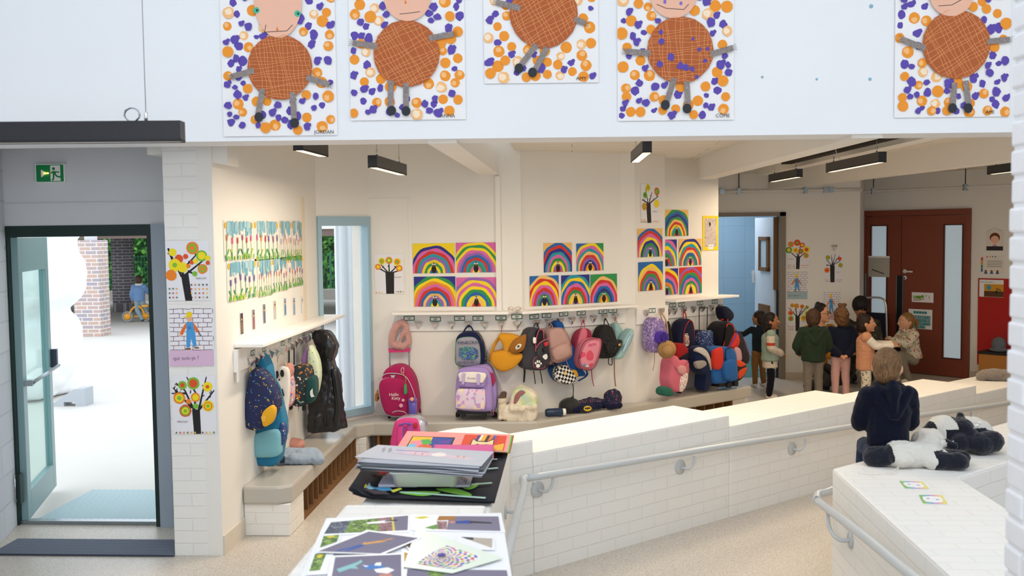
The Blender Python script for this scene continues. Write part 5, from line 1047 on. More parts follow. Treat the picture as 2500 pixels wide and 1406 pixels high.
for s_ in (-1, 1): mb.tube([(s_*.032+.022*cos(a), -.0, .018+.018*sin(a)) for a in [2*pi*j/14 for j in range(14)]], .0018, GLD, 5, closed=True); mb.tube([(s_*.056, 0, .025), (s_*.058, .05, .02), (s_*.02, .07, .004)], .0018, GLD, 5)
mb.tube([(-.01, 0, .02), (0, 0, .024), (.01, 0, .02)], .0018, GLD, 5); mb.build('frame', o)

# ------------------------------------------------------------ angled wall
T2 = 'bags on the angled wall hooks'
CH = cloth('#44444a')
hang('backpack', 'charcoal cat backpack with pink zips and a white paw print, hanging open', 'backpack', W2, (1310, 905), [
    ('body', 'pil', [(1290, 815), (1300, 802), (1320, 803), (1334, 830), (1342, 870), (1338, 900), (1310, 905), (1282, 898), (1276, 870), (1282, 835)], .03, .17, CH),
    ('open_flap', 'pil', [(1312, 855), (1325, 830), (1338, 826), (1344, 850), (1342, 885), (1332, 890), (1316, 872)], .15, .22, CH), ('opening', 'flat', crom([(1312, 812), (1320, 803), (1328, 815), (1330, 832), (1316, 848), (1309, 845)], 3), .185, .215, M('#141418')),
    ('zip', 'tube', [(1308, 858, .21), (1309, 830, .215), (1316, 806, .215), (1326, 808, .215), (1328, 828, .22)], .21, .0035, M('#d8607e')), ('zip', 'tube', [(1309, 850, .23), (1320, 835, .24), (1342, 826, .25)], .23, .0035, M('#d8607e')),
    ('paw_pocket', 'pil', [(1304, 875), (1316, 870), (1327, 880), (1330, 897), (1312, 899), (1302, 893)], .16, .2, CH, {'bulge': .01}), ('>piping', 'loop', [(1304, 875), (1316, 870), (1327, 880), (1330, 897), (1312, 899), (1302, 893)], .20, .002, M('#d8607e')),
    ('paw_print', 'flat', crom([(1309, 892), (1314, 888), (1319, 892), (1316, 897), (1311, 897)], 3), .215, .22, WHT), ('paw_print', 'flat', crom([(1306, 885), (1309, 884), (1310, 888), (1307, 889)], 3), .215, .22, WHT), ('paw_print', 'flat', crom([(1311, 880), (1314, 880), (1314, 885), (1311, 885)], 3), .215, .22, WHT), ('paw_print', 'flat', crom([(1316, 880), (1319, 881), (1318, 886), (1316, 885)], 3), .215, .22, WHT), ('paw_print', 'flat', crom([(1320, 885), (1323, 886), (1322, 890), (1319, 889)], 3), .215, .22, WHT),
    ('ear_patch', 'flat', crom([(1302, 825), (1308, 824), (1310, 835), (1303, 838)], 3), .21, .216, WHT), ('muzzle_patch', 'flat', crom([(1325, 870), (1334, 864), (1337, 872), (1332, 878)], 3), .245, .25, WHT), ('eye', 'pil', [(1327, 852), (1332, 851), (1333, 858), (1329, 860)], .235, .26, BLK), ('bow', 'pil', [(1330, 838), (1338, 834), (1338, 842), (1332, 846)], .24, .26, M('#c8323c')),
    ('strap', 'tube', [(1300, 812, .1), (1305, 792, .07), (1311, 790, .07), (1316, 804, .1)], .08, .008, CH, .5), ('strap', 'tube', [(1282, 880, .05), (1278, 890, .05), (1281, 905, .05), (1279, 933, .05)], .05, .009, cloth('#38383c'), .3), ('strap', 'tube', [(1318, 903, .08), (1322, 920, .08), (1324, 936, .08)], .08, .009, cloth('#38383c'), .3), ('strap', 'tube', [(1303, 905, .08), (1305, 920, .08), (1307, 937, .08)], .08, .004, BLK)], T2)
GLT = M('#d3aaa2', .2, metal=.45, bump=1.5, bs=350, coat=.5, name='glitter_pink'); 
hang('backpack', 'shiny rose glitter mini backpack', 'backpack', W2, (1372, 885), [
    ('body', 'pil', [(1342, 815), (1352, 802), (1375, 802), (1388, 820), (1396, 855), (1392, 872), (1362, 886), (1350, 875), (1344, 845)], .12, .26, GLT),
    ('front_pocket', 'pil', [(1352, 852), (1384, 838), (1394, 848), (1396, 862), (1386, 872), (1362, 880), (1354, 872)], .24, .31, GLT, {'bulge': .015}), ('>piping', 'loop', [(1352, 852), (1384, 838), (1394, 848), (1396, 862), (1386, 872), (1362, 880), (1354, 872)], .30, .0025, M('#b88a80', .3)),
    ('piping', 'loop', [(1342, 815), (1352, 802), (1375, 802), (1388, 820), (1396, 855), (1392, 872), (1362, 886), (1350, 875), (1344, 845)], .235, .003, M('#b88a80', .3)),
    ('strap', 'tube', [(1336, 808, .1), (1338, 788, .08), (1345, 790, .1), (1352, 804, .14)], .08, .007, cloth('#c69c92'), .4), ('strap', 'tube', [(1350, 880, .1), (1352, 905, .08), (1354, 922, .08)], .1, .008, cloth('#c69c92'), .4), ('strap', 'tube', [(1382, 878, .2), (1386, 890, .2), (1390, 900, .2)], .2, .007, cloth('#c69c92'), .4), ('back_panel', 'pil', [(1330, 810), (1342, 806), (1350, 850), (1352, 880), (1344, 890), (1334, 850)], .03, .12, cloth('#b98e86'))], T2)
def checker():
    m, N, L, b = new_mat('checker_cloth'); tc = N.new('ShaderNodeTexCoord'); c = N.new('ShaderNodeTexChecker'); mp = N.new('ShaderNodeMapping'); mp.inputs['Rotation'].default_value = (0, .5, 0); L.new(tc.outputs['Object'], mp.inputs[0]); c.inputs['Scale'].default_value = 42; c.inputs[1].default_value = srgb('#111115'); c.inputs[2].default_value = srgb('#e8e6e2'); L.new(mp.outputs[0], c.inputs[0]); L.new(c.outputs[0], b.inputs['Base Color']); b.inputs['Roughness'].default_value = .8; return m
CHKM = checker(); BLU = cloth('#1f5398')
hang('backpack', 'bright blue backpack with black and white checked front, behind the glitter bag', 'backpack', W2, (1395, 935), [
    ('body', 'pil', [(1358, 790), (1374, 786), (1385, 825), (1404, 850), (1410, 885), (1432, 915), (1415, 920), (1400, 925), (1380, 936), (1360, 928), (1350, 900), (1372, 880), (1380, 850), (1366, 815)], .02, .13, BLU),
    ('checked_front', 'pil', [(1358, 900), (1378, 890), (1394, 900), (1408, 925), (1390, 940), (1362, 930)], .12, .19, CHKM, {'bulge': .01}), ('yellow_badge', 'pil', [(1398, 903), (1408, 905), (1412, 918), (1404, 920), (1398, 912)], .13, .17, YEL),
    ('ring', 'loop', [(1377, 908), (1383, 908), (1383, 914), (1377, 914)], .22, .003, M('#e8c83c')), ('strap', 'tube', [(1397, 932, .08), (1400, 950, .07), (1398, 975, .07)], .07, .004, BLK), ('strap', 'tube', [(1404, 855, .1), (1414, 880, .12), (1434, 912, .1), (1412, 930, .1)], .1, .013, BLU, .35)], T2)
BPK = cloth('#d8788c'); BP2 = cloth('#a03450')
hang('backpack', 'pink doll themed backpack with dark red back and blue and green printed front', 'backpack', W2, (1445, 905), [
    ('back_section', 'pil', [(1414, 812), (1428, 803), (1442, 806), (1448, 835), (1430, 880), (1412, 885), (1402, 868), (1406, 835)], .02, .12, BP2),
    ('strap', 'pil', [(1420, 808), (1430, 802), (1434, 818), (1422, 850), (1410, 880), (1405, 866)], .11, .14, BPK),
    ('body', 'pil', [(1430, 832), (1450, 826), (1468, 828), (1468, 850), (1458, 885), (1444, 903), (1420, 900), (1412, 880), (1418, 852)], .12, .22, BPK),
    ('printed_front', 'pil', [(1434, 838), (1452, 831), (1464, 834), (1464, 850), (1454, 882), (1442, 896), (1424, 894), (1418, 878), (1424, 856)], .21, .25, pattern('doll_box_print', '#e08a9c', ['#d8506a', '#5a9ac8', '#e8c86a', '#8ac8c0', '#e8d0b8'], 13, .5), {'bulge': .006}),
    ('lettering', 'text', ('Barbie', 1438, 846, 8), 0, .262, M('#d02c78'), .12, .8), ('piping', 'loop', [(1430, 832), (1450, 826), (1468, 828), (1468, 850), (1458, 885), (1444, 903), (1420, 900), (1412, 880), (1418, 852)], .235, .003, M('#5a2030')),
    ('hanging_loop', 'tube', [(1418, 802, .06), (1422, 782, .06), (1426, 782, .06), (1428, 802, .06)], .06, .007, BPK, .4), ('strap', 'tube', [(1444, 900, .1), (1446, 925, .08), (1450, 943, .08)], .1, .009, BPK, .35)], T2)
STAR = pattern('black_starry_cloth', '#131215', ['#d8c890', '#eee'], 70, .10)
hang('backpack', 'black backpack with tiny golden dots, its flap hanging open', 'backpack', W2, (1485, 875), [
    ('body', 'pil', [(1468, 805), (1480, 795), (1494, 797), (1504, 820), (1508, 850), (1502, 870), (1480, 876), (1462, 870), (1460, 835)], .03, .16, STAR),
    ('open_flap', 'pil', [(1478, 842), (1495, 834), (1519, 830), (1514, 848), (1505, 862), (1488, 866)], .14, .2, STAR), ('hanging_loop', 'tube', [(1474, 800, .08), (1477, 778, .06), (1483, 786, .08), (1487, 796, .1)], .06, .005, BLK), ('buckle', 'tube', [(1486, 872, .1), (1486, 888, .1), (1494, 890, .1), (1494, 874, .1)], .1, .004, BLK), ('label_tab', 'flat', [(1510, 840), (1516, 838), (1515, 843), (1511, 845)], .22, .225, M('#d8a84a'))], T2)
TQL = cloth('#9fc4c4'); IRI = M('#a9c8d8', .25, metal=.3, name='iridescent_pastel')
hang('backpack', 'pale turquoise open backpack with shimmering pastel front, last on the angled wall', 'backpack', W2, (1520, 880), [
    ('back_section', 'pil', [(1502, 793), (1512, 792), (1520, 805), (1522, 835), (1520, 870), (1510, 876), (1504, 850)], .01, .08, TQL),
    ('front_section', 'pil', [(1524, 830), (1540, 805), (1548, 806), (1546, 825), (1530, 860), (1518, 876), (1506, 874), (1520, 850)], .09, .20, TQL), ('printed_front', 'pil', [(1530, 832), (1541, 814), (1546, 815), (1540, 835), (1526, 858), (1520, 860)], .19, .22, IRI, {'bulge': .006}), ('hanging_loop', 'tube', [(1503, 793, .05), (1500, 775, .05), (1508, 790, .05)], .05, .006, cloth('#c98c84'), .4), ('strap', 'tube', [(1500, 872, .05), (1500, 910, .05), (1503, 943, .05)], .05, .009, cloth('#b8857c'), .3)], T2)
o = W2.at(1356, 1010, .27); o.z = .335; t = thing('drinking_bottle', 'dark blue drinking bottle with white cap lying on the angled bench', 'bottle', o, W2.r-.3); mb = MB(); mb.lathe([(.001, -.09), (.03, -.088), (.036, -.07), (.036, .05), (.032, .062), (.001, .062)], M('#22344f', .35), 18, (0, 0, .037), 'x'); mb.build('flask', t)
mb = MB(); mb.lathe([(.001, .06), (.030, .062), (.030, .09), (.001, .092)], WHT, 18, (0, 0, .037), 'x'); mb.build('cap', t); MB().box(.089, .095, -.008, .008, .015, .06, M('#26508a')).build('spout_clip', t)
CAPB = M('#1d1e20', .7, fuzz=.2); o = W2.at(1398, 1000, .15); o.z = .335; t = thing('cap', 'black child cap with yellow winged emblem and ears lying on the angled bench', 'cap', o, W2.r); mb = MB(); mb.ell((-.03, 0, .045), (.105, .095, .085), CAPB); mb.ell((.08, -.05, .02), (.10, .08, .035), CAPB); mb.cap((-.02, -.02, .11), (-.01, -.03, .15), .02, .004, CAPB)
blob(mb, 'cap_body', t, .008, .004, paintf=None); cv = Canvas(.09, .05, None, back=False); YM = M('#d9b424'); cv.disc(0, 0, .042, YM, .024); cv.poly([(-.034, 0), (-.02, .012), (-.006, .006), (-.004, .014), (0, .010), (.004, .014), (.006, .006), (.02, .012), (.034, 0), (.02, -.008), (.01, -.004), (0, -.014), (-.01, -.004), (-.02, -.008)], CAPB)
e_ = cv.build('emblem', t); e_.location = (.07, -.135, .04); e_.rotation_euler = (radians(-18), 0, 0)
FLN = pattern('navy_flower_print', '#1c1f3d', ['#d0455a', '#e8c8b0', '#7a8ac0', '#e07a5a'], 48, .22); NVP = cloth('#1b1e3c')
t = thing('jacket', 'dark navy flowery puffer jacket with hood lying along the angled bench', 'jacket', (W2.at(1470, 996, .17).xy.to_3d()+V((0, 0, .335))), W2.r); F_ = Frame(W2, 1470, 996); mb = MB(); 
U = lambda px: F_.l(px, 990, .17)[0]
mb.cap((U(1412), .0, .05), (U(1470), .02, .05), .05, .045, NVP); mb.cap((U(1470), .0, .05), (U(1512), 0, .04), .05, .04, NVP); mb.cap((U(1420), -.05, .03), (U(1480), -.05, .03), .035, .03, NVP); mb.cap((U(1490), .03, .07), (U(1455), .03, .075), .03, .03, NVP)
mb.ell((U(1522), -.0, .085), (.085, .08, .085), NVP); mb.cap((U(1500), -.06, .03), (U(1525), -.07, .03), .03, .035, NVP)
u_a, u_b = U(1440), U(1505); blob(mb, 'quilt', t, .009, .012, 14, lambda c, n: 1 if (c.x > u_b and c.z > .05) or (c.x > u_a and c.z > .07) else 0, [NVP, FLN])

# ------------------------------------------------------------ pilaster and far hooks
T3 = 'bags on the far hook rail'
SEQ = pattern('purple_sequins', '#8a72b4', ['#c8b8d8', '#5a4a90', '#d8c0d0', '#a88ac8'], 60, .45, rough=.3)
hang('backpack', 'purple sequin backpack with trailing cord on the pilaster', 'backpack', P3W, (1608, 870), [
    ('body', 'pil', [(1597, 782), (1608, 775), (1620, 782), (1630, 810), (1628, 835), (1618, 858), (1602, 862), (1592, 850), (1591, 815)], .02, .15, SEQ),
    ('purple_pouch', 'pil', [(1612, 815), (1622, 808), (1633, 818), (1632, 834), (1620, 840), (1610, 832)], .14, .22, cloth('#5a3fb0')), ('>lining', 'flat', crom([(1614, 818), (1622, 811), (1630, 820), (1629, 831), (1619, 834)], 3), .245, .25, cloth('#3f2a8a')),
    ('strap', 'tube', [(1610, 760, .06), (1618, 785, .1), (1622, 800, .12)], .07, .008, cloth('#c8a888'), .4), ('strap', 'tube', [(1613, 760, .06), (1625, 780, .1), (1629, 800, .12), (1630, 815, .12)], .07, .008, cloth('#c8a888'), .4), ('dangling_cord', 'tube', [(1597, 855, .05), (1598, 880, .04), (1594, 905, .04)], .05, .003, cloth('#9a86a8'))], T3)
STR = M('#b98f5c', .8, bump=.8, bs=150, name='woven_straw'); F_ = Frame(P3W, 1632, 860); t = thing('straw_hat', 'beige straw sun hat hanging under the purple bag', 'hat', F_.o, P3W.r, T3); mb = MB()
x, z = F_.l(1630, 853, .25); mb.lathe([(.085, 0), (.088, -.008), (.05, -.012), (.045, -.05), (.03, -.065), (.002, -.07)], STR, 22, (0, 0, 0), 'y'); o = mb.build('brim_and_crown', t); o.location = (x, -.24, z); o.rotation_euler = (radians(8), 0, radians(-38))
mb = MB(); mb.tube([(.048*cos(a), -.018, .048*sin(a)) for a in [2*pi*j/18 for j in range(18)]], .004, M('#8a6234'), 6, closed=True); q = mb.build('band', t); q.location = o.location; q.rotation_euler = o.rotation_euler
hang('jacket', 'black jacket hanging in the shade just behind the pilaster edge', 'jacket', W4, (1640, 850), [('body', 'pil', [(1620, 772), (1634, 785), (1641, 815), (1644, 850), (1636, 860), (1620, 858)], .02, .14, cloth('#18181c'))], T3)
hang('backpack', 'navy backpack with red piping hanging open, a toy inside', 'backpack', W4, (1680, 850), [
    ('body', 'pil', [(1666, 785), (1680, 778), (1692, 785), (1698, 812), (1696, 842), (1680, 848), (1656, 840), (1655, 818), (1660, 798)], .02, .14, cloth('#1c1f3a')), ('piping', 'tube', [(1668, 845, .15), (1670, 810, .16), (1682, 784, .15), (1692, 790, .15), (1697, 830, .14)], .15, .004, M('#c22c28')), ('hanging_loop', 'tube', [(1668, 784, .07), (1669, 762, .05), (1674, 766, .06), (1676, 782, .07)], .06, .006, M('#c22c28')), ('toy', 'pil', [(1674, 818), (1681, 816), (1683, 842), (1674, 844)], .14, .17, pattern('toy_print', '#c8b8a8', ['#c8322c', '#222', '#e8e8e8'], 60, .5))], T3)
hang('backpack', 'dark red backpack hanging open below the navy one', 'backpack', W4, (1670, 880), [
    ('body', 'pil', [(1655, 842), (1668, 838), (1680, 850), (1700, 858), (1690, 868), (1672, 880), (1655, 876), (1650, 860)], .12, .24, cloth('#a02226')), ('flap', 'pil', [(1662, 876), (1680, 862), (1700, 855), (1698, 864), (1680, 876), (1668, 884)], .23, .27, cloth('#1a1b2c'))], T3)
t = hang('trolley_bag', 'dark blue starry trolley bag hanging by its long black handle', 'trolley bag', W4, (1730, 862), [
    ('body', 'pil', [(1705, 815), (1715, 806), (1730, 808), (1745, 815), (1750, 845), (1748, 868), (1720, 868), (1706, 850)], .03, .14, cloth('#1d2240')),
    ('front_shell', 'pil', [(1715, 820), (1726, 808), (1742, 810), (1750, 830), (1750, 855), (1740, 865), (1722, 862), (1712, 845)], .12, .22, pattern('starry_blue_print', '#20305e', ['#7fb0e0', '#e0e8f4', '#4a6ac0'], 60, .3), {'bulge': .02}), ('>rim', 'loop', [(1715, 820), (1726, 808), (1742, 810), (1750, 830), (1750, 855), (1740, 865), (1722, 862), (1712, 845)], .19, .004, M('#5f9ac0')),
    ('telescopic_handle', 'tube', [(1707, 815, .06), (1707, 755, .06), (1711, 752, .06), (1725, 751, .06), (1727, 755, .06), (1726, 806, .06)], .06, .005, BLK)], T3)
PEP = cloth('#dc7488')
trolley('pink trolley bag with a spotted white and pink front leaning on the far bench', W4, (1660, 960), [(1640, 880), (1652, 868), (1662, 880), (1676, 878), (1684, 890), (1680, 925), (1666, 955), (1645, 955), (1635, 935), (1636, 905)], .12, .3, PEP, [
    ('printed_front', 'pil', [(1662, 920), (1678, 910), (1680, 925), (1672, 950), (1662, 955)], .28, .32, pattern('pink_white_print', '#f0e0dc', ['#d8506a', '#5a9a5a', '#e8a0b0'], 50, .4), {'bulge': .01}), ('pink_toy', 'pil', [(1657, 898), (1666, 892), (1675, 896), (1676, 908), (1666, 914), (1658, 908)], .29, .34, cloth('#e0a0a0')), ('wheel', 'pil', [(1658, 952), (1664, 952), (1664, 960), (1658, 960)], .2, .24, BLK), ('zip', 'tube', [(1640, 885, .3), (1658, 905, .33), (1680, 880, .33)], .3, .003, M('#b04a60'))])
hang('jacket', 'navy sports jacket with grey shoulder panels hanging low by one sleeve', 'jacket', W4, (1728, 950), [
    ('body', 'pil', [(1700, 850), (1722, 845), (1738, 862), (1743, 900), (1740, 930), (1732, 952), (1718, 952), (1722, 920), (1706, 905), (1698, 875)], .22, .34, cloth('#1b2648')), ('grey_panel', 'pil', [(1700, 856), (1712, 848), (1726, 856), (1736, 878), (1738, 905), (1730, 880), (1716, 865)], .32, .37, cloth('#c4c0ba')), ('grey_panel', 'pil', [(1700, 884), (1720, 880), (1726, 890), (1712, 900), (1703, 898)], .33, .37, cloth('#a09a94')), ('lettering', 'text', ('PUMA', 1734, 868, 5), 0, .375, M('#22283a'), -1.2)], T3)
t = hang('cap', 'teal green cap lying at the pilaster corner of the far bench', 'cap', W4, (1634, 962), [('crown', 'pil', [(1620, 950), (1630, 944), (1640, 950), (1646, 962), (1636, 968), (1620, 964)], .28, .38, cloth('#2d6a5a'))])
RED = cloth('#d2382a'); BL2 = cloth('#2a64a8')
trolley('red and blue trolley bag standing at the end of the far bench', W4, (1770, 942), [(1748, 855), (1762, 846), (1790, 850), (1800, 870), (1802, 920), (1796, 932), (1760, 938), (1744, 930), (1742, 880)], .22, .38, BL2, [
    ('red_panel', 'pil', [(1745, 860), (1758, 850), (1766, 852), (1766, 895), (1746, 900)], .36, .41, RED, {'bulge': .01}), ('front_pocket', 'pil', [(1772, 884), (1796, 880), (1802, 925), (1778, 928), (1770, 915)], .37, .44, BL2), ('front_pocket', 'pil', [(1768, 850), (1786, 850), (1790, 878), (1774, 882)], .37, .42, BL2), ('top_handle', 'tube', [(1772, 880, .43), (1773, 852, .43), (1790, 848, .43)], .43, .005, BLK), ('chassis', 'flat', [(1756, 934), (1800, 928), (1802, 942), (1756, 945)], .2, .38, BLK), ('wheel', 'pil', [(1778, 934), (1786, 934), (1786, 946), (1778, 946)], .36, .4, BLK), ('wheel', 'pil', [(1794, 930), (1802, 930), (1802, 942), (1794, 942)], .36, .4, BLK)])
hang('backpack', 'red and black open backpack at the end of the hook wall', 'backpack', W4, (1785, 850), [
    ('body', 'pil', [(1762, 795), (1775, 785), (1790, 790), (1797, 810), (1800, 835), (1780, 852), (1760, 850), (1754, 825)], .12, .30, cloth('#17161c')), ('piping', 'tube', [(1765, 850, .34), (1772, 820, .34), (1776, 792, .33), (1790, 796, .33), (1793, 820, .33), (1782, 845, .34)], .33, .005, M('#d2382a')), ('opening', 'flat', crom([(1774, 800), (1786, 796), (1790, 812), (1780, 840), (1770, 845)], 3), .345, .35, M('#0e0d12')), ('red_strap', 'tube', [(1757, 795, .2), (1760, 782, .18), (1775, 778, .2), (1776, 790, .22)], .2, .008, RED, .5)], T3)
hang('cap', 'dark navy cap hanging on the outermost hook of the far rail', 'cap', W4, (1778, 775), [('crown', 'pil', [(1764, 752), (1775, 748), (1790, 762), (1792, 775), (1782, 785), (1768, 778)], .10, .2, cloth('#171a2e'))], T3)
hang('backpack', 'bright red toy bag with orange trim pushed behind the red and blue trolley', 'backpack', W4, (1800, 850), [('body', 'pil', [(1796, 815), (1804, 818), (1806, 835), (1800, 850), (1785, 855), (1782, 848)], .20, .34, RED), ('purple_strip', 'tube', [(1778, 850, .34), (1796, 820, .35), (1800, 808, .33)], .34, .006, M('#5a3fb0'))], T3)
hang('coat', 'long dark quilted coat with red edging at the end of the hook wall', 'coat', W4, (1812, 888), [('body', 'pil', [(1802, 808), (1812, 815), (1822, 845), (1830, 870), (1828, 886), (1816, 889), (1806, 870), (1800, 835)], .18, .28, pattern('quilt_dark', '#26222a', ['#2e2a32'], 20, .4)), ('edging', 'tube', [(1803, 808, .27), (1818, 832, .28), (1829, 865, .27), (1826, 888, .25)], .27, .004, M('#b8443c'))], T3)
trolley('orange and black car themed bag leaning open at the bench end', W4, (1812, 925), [(1796, 880), (1810, 884), (1822, 892), (1824, 905), (1812, 925), (1800, 930), (1796, 905)], .22, .36, cloth('#3a2f30'), [('orange_front', 'pil', [(1797, 878), (1812, 882), (1822, 890), (1810, 896), (1800, 892)], .34, .38, cloth('#e0552a')), ('orange_front', 'pil', [(1806, 905), (1824, 897), (1818, 915), (1804, 925)], .34, .38, cloth('#d8502a'))])
hang('cardigan', 'pale pink child cardigan tucked between the red bag and the quilted coat', 'clothing', W4, (1806, 880), [('body', 'pil', [(1797, 850), (1808, 852), (1812, 875), (1806, 885), (1797, 880)], .30, .37, cloth('#c99aa0'))], T3)
# ------------------------------------------------------------ people
SK1 = M('#d9a283', .55, spec=.3, name='skin_light'); SK2 = M('#a8714f', .55, spec=.3, name='skin_tan'); SK3 = M('#c98f6c', .55, spec=.3, name='skin_medium')
def person(label, loc, rz, h, J, skin, hair, hairc, top, bottom, shoes='#e8e4dc', adult=False, voxel=.007, hand=None, head_r=None, hands=True, top_hem=.42, top_r=(.105, .075), sleeve=.036, sleeve_end=1.0, leg_r=.050, leg_end=1.0, top_paint=None, top_mats=None, bottom_paint=None, bottom_mats=None, hood=False, face=True, look=0, nod=0, group=None, extra=None, parts_names=('top', 'trousers'), layers=()):
    root = thing('person', label, 'person', loc, rz, group)
    D = dict(pel=(0, 0, .47), chest=(0, .0, .70), neck=(0, .005, .80), head=(0, -.005, .895), shL=(-.105, 0, .755), shR=(.105, 0, .755), elL=(-.15, .0, .60), elR=(.15, .0, .60), wrL=(-.15, -.05, .46), wrR=(.15, -.05, .46), hipL=(-.05, 0, .45), hipR=(.05, 0, .45), knL=(-.055, -.01, .25), knR=(.055, -.01, .25), anL=(-.058, .012, .045), anR=(.058, .012, .045))
    if adult: D.update(neck=(0, .005, .84), head=(0, -.008, .925), chest=(0, 0, .72), shL=(-.10, 0, .81), shR=(.10, 0, .81), elL=(-.13, 0, .63), elR=(.13, 0, .63), pel=(0, 0, .52), hipL=(-.045, 0, .50), hipR=(.045, 0, .50), knL=(-.05, -.01, .28), knR=(.05, -.01, .28))
    D.update(J or {}); P = {k: V(v)*h for k, v in D.items()}
    r = V(head_r or ((.046, .057, .068) if adult else (.073, .088, .095)))*h
    hd = P['head']; Rz = Matrix.Rotation(look, 3, 'Z') @ Matrix.Rotation(nod, 3, 'X')
    q = lambda x, y, z: hd+Rz @ V((x*r.x, y*r.y, z*r.z))
    b = MB(); b.ell(hd, r, skin, 20, 14, Rz); b.ell(q(0, -.28, -.42), (r.x*.72, r.y*.66, r.z*.60), skin, R=Rz)
    b.cap(q(0, -.98, .02), q(0, -1.10, -.22), r.x*.10, r.x*.17, skin); b.ell(q(0, -.93, -.50), (r.x*.30, r.y*.1, r.z*.07), skin); b.ell(q(0, -.80, -.82), (r.x*.25, r.y*.2, r.z*.16), skin)
    for s in (-1, 1): b.ell(q(s*1.0, .08, -.08), (r.x*.13, r.y*.18, r.z*.25), skin, R=Rz)
    nr = .030*h if not adult else .031*h
    b.cap(P['chest'], P['neck'], .05*h, nr, skin); b.cap(P['neck'], q(0, .15, -.45), nr, nr*1.05, skin)
    b.cap(P['pel'], P['chest'], .055*h, .055*h, skin)
    ar = .021*h
    for s in 'LR':
        b.cap(P['chest'], P['sh'+s], .04*h, ar*1.2, skin); b.cap(P['sh'+s], P['el'+s], ar*1.2, ar, skin); b.cap(P['el'+s], P['wr'+s], ar, ar*.72, skin)
        b.cap(P['pel'], P['hip'+s], .045*h, .04*h, skin); b.cap(P['hip'+s], P['kn'+s], .038*h, .027*h, skin); b.cap(P['kn'+s], P['an'+s], .028*h, .018*h, skin)
        d = (P['wr'+s]-P['el'+s]).normalized()
        if hand and s in hand: d = V(hand[s]).normalized()
        side = d.cross(V((0, 0, 1))); side = side.normalized() if side.length > .2 else V((1, 0, 0)); up = side.cross(d); w = P['wr'+s]; k = h*(1.0 if not adult else .95)
        b.ell(w+d*.022*k, (.018*k, .018*k, .018*k), skin)
        b.cap(w+d*.008*k, w+d*.038*k, .016*k, .019*k, skin, flat=.8)
        for j, (o, l) in enumerate(((-.0150, .027), (-.005, .032), (.005, .030), (.0145, .023))):
            a_ = w+d*.045*k+side*o*k; m_ = a_+d*l*.55*k-up*.004*k; b.cap(a_, m_, .0058*k, .0055*k, skin, 8); b.cap(m_, m_+d*l*.35*k-up*.012*k, .0055*k, .0046*k, skin, 8)
        b.cap(w+d*.015*k-side*.014*k, w+d*.034*k-side*.028*k-up*.006*k, .0065*k, .0052*k, skin, 8)
        f = P['an'+s]; b.cap(f, f+V((0, -.06*h, -.02*h)), .02*h, .016*h, skin)
    blob(b, 'body', root, voxel, smooth=1)
    if face:
        for s in (-1, 1):
            MB().ell(q(s*.36, -.90, .03), (r.x*.13, r.y*.07, r.z*.085), WHT, 10, 8, Rz).ell(q(s*.36, -.955, .03), (r.x*.065, r.y*.03, r.z*.075), M('#2a1c14', .2), 8, 6, Rz).build('eye', root)
            MB().cap(q(s*.22, -.93, .24), q(s*.50, -.84, .25), r.x*.045, r.x*.03, M(hairc), 8).build('eyebrow', root)
        MB().cap(q(-.24, -.955, -.51), q(.24, -.955, -.51), r.x*.045, r.x*.045, M('#a8605a', .5), 8).build('mouth', root)
    HM = hair_mat(hairc); m = MB()
    m.ell(q(0, .14, .14), (r.x*1.07, r.y*1.0, r.z*1.0), HM, R=Rz)
    if hair == 'short': m.ell(q(0, .35, -.15), (r.x*.97, r.y*.78, r.z*.80), HM, R=Rz)
    if hair in ('bob', 'tied'): m.ell(q(0, .40, -.25), (r.x*1.05, r.y*.8, r.z*.9), HM, R=Rz)
    if hair == 'bob':
        m.ell(q(0, .45, -.70), (r.x*1.0, r.y*.62, r.z*.72), HM, R=Rz)
        for s in (-1, 1): m.cap(q(s*.85, .0, .25), q(s*.9, .1, -.75), r.x*.22, r.x*.2, HM)
    if hair == 'pony':
        m.ell(q(0, .30, -.15), (r.x*1.0, r.y*.8, r.z*.85), HM, R=Rz); m.cap(q(0, 1.05, .25), q(0, 1.55, -.1), r.x*.30, r.x*.34, HM); m.cap(q(0, 1.55, -.1), q(0, 1.62, -1.0), r.x*.34, r.x*.15, HM)
        MB().tube([q(.28*cos(a), 1.12, .25+.28*sin(a)) for a in [2*pi*j/12 for j in range(12)]], r.x*.10, M('#e0552a'), 8, closed=True).build('hair_tie', root)
    if hair == 'tied':
        m.ell(q(0, .55, .85), (r.x*.45, r.y*.42, r.z*.42), HM); m.cap(q(0, .85, .5), q(0, 1.05, -.9), r.x*.33, r.x*.2, HM); MB().ell(q(.05, .35, .95), r.x*.16, M('#e39aa8'), 8, 6).build('hair_tie', root)
    if hair == 'curly':
        rnd = random.Random(4)
        for _ in range(60):
            a = rnd.uniform(0, 2*pi); e = rnd.uniform(-.75, 1.25); m.ell(q(sin(a)*cos(e)*.98, .22+abs(cos(a))*cos(e)*.9*(1 if cos(a) > -.3 else -.5), sin(e)*.98), r.x*rnd.uniform(.16, .27), HM, 8, 6)
        for _ in range(16): m.ell(q(rnd.uniform(-.45, .45), .3+rnd.uniform(-.3, .3), 1.12+rnd.uniform(-.05, .28)), r.x*.2, HM, 8, 6)
        m.ell(q(0, .5, -.5), (r.x*.9, r.y*.6, r.z*.6), HM)
    if hair == 'afro':
        m.ell(q(0, .1, .35), (r.x*1.35, r.y*1.2, r.z*1.0), HM, R=Rz); m.ell(q(0, .4, -.1), (r.x*1.15, r.y*.95, r.z*1.0), HM, R=Rz)
    blob(m, 'hair', root, voxel*1.0, .003*h if hair != 'curly' else .005, 60, smooth=1)
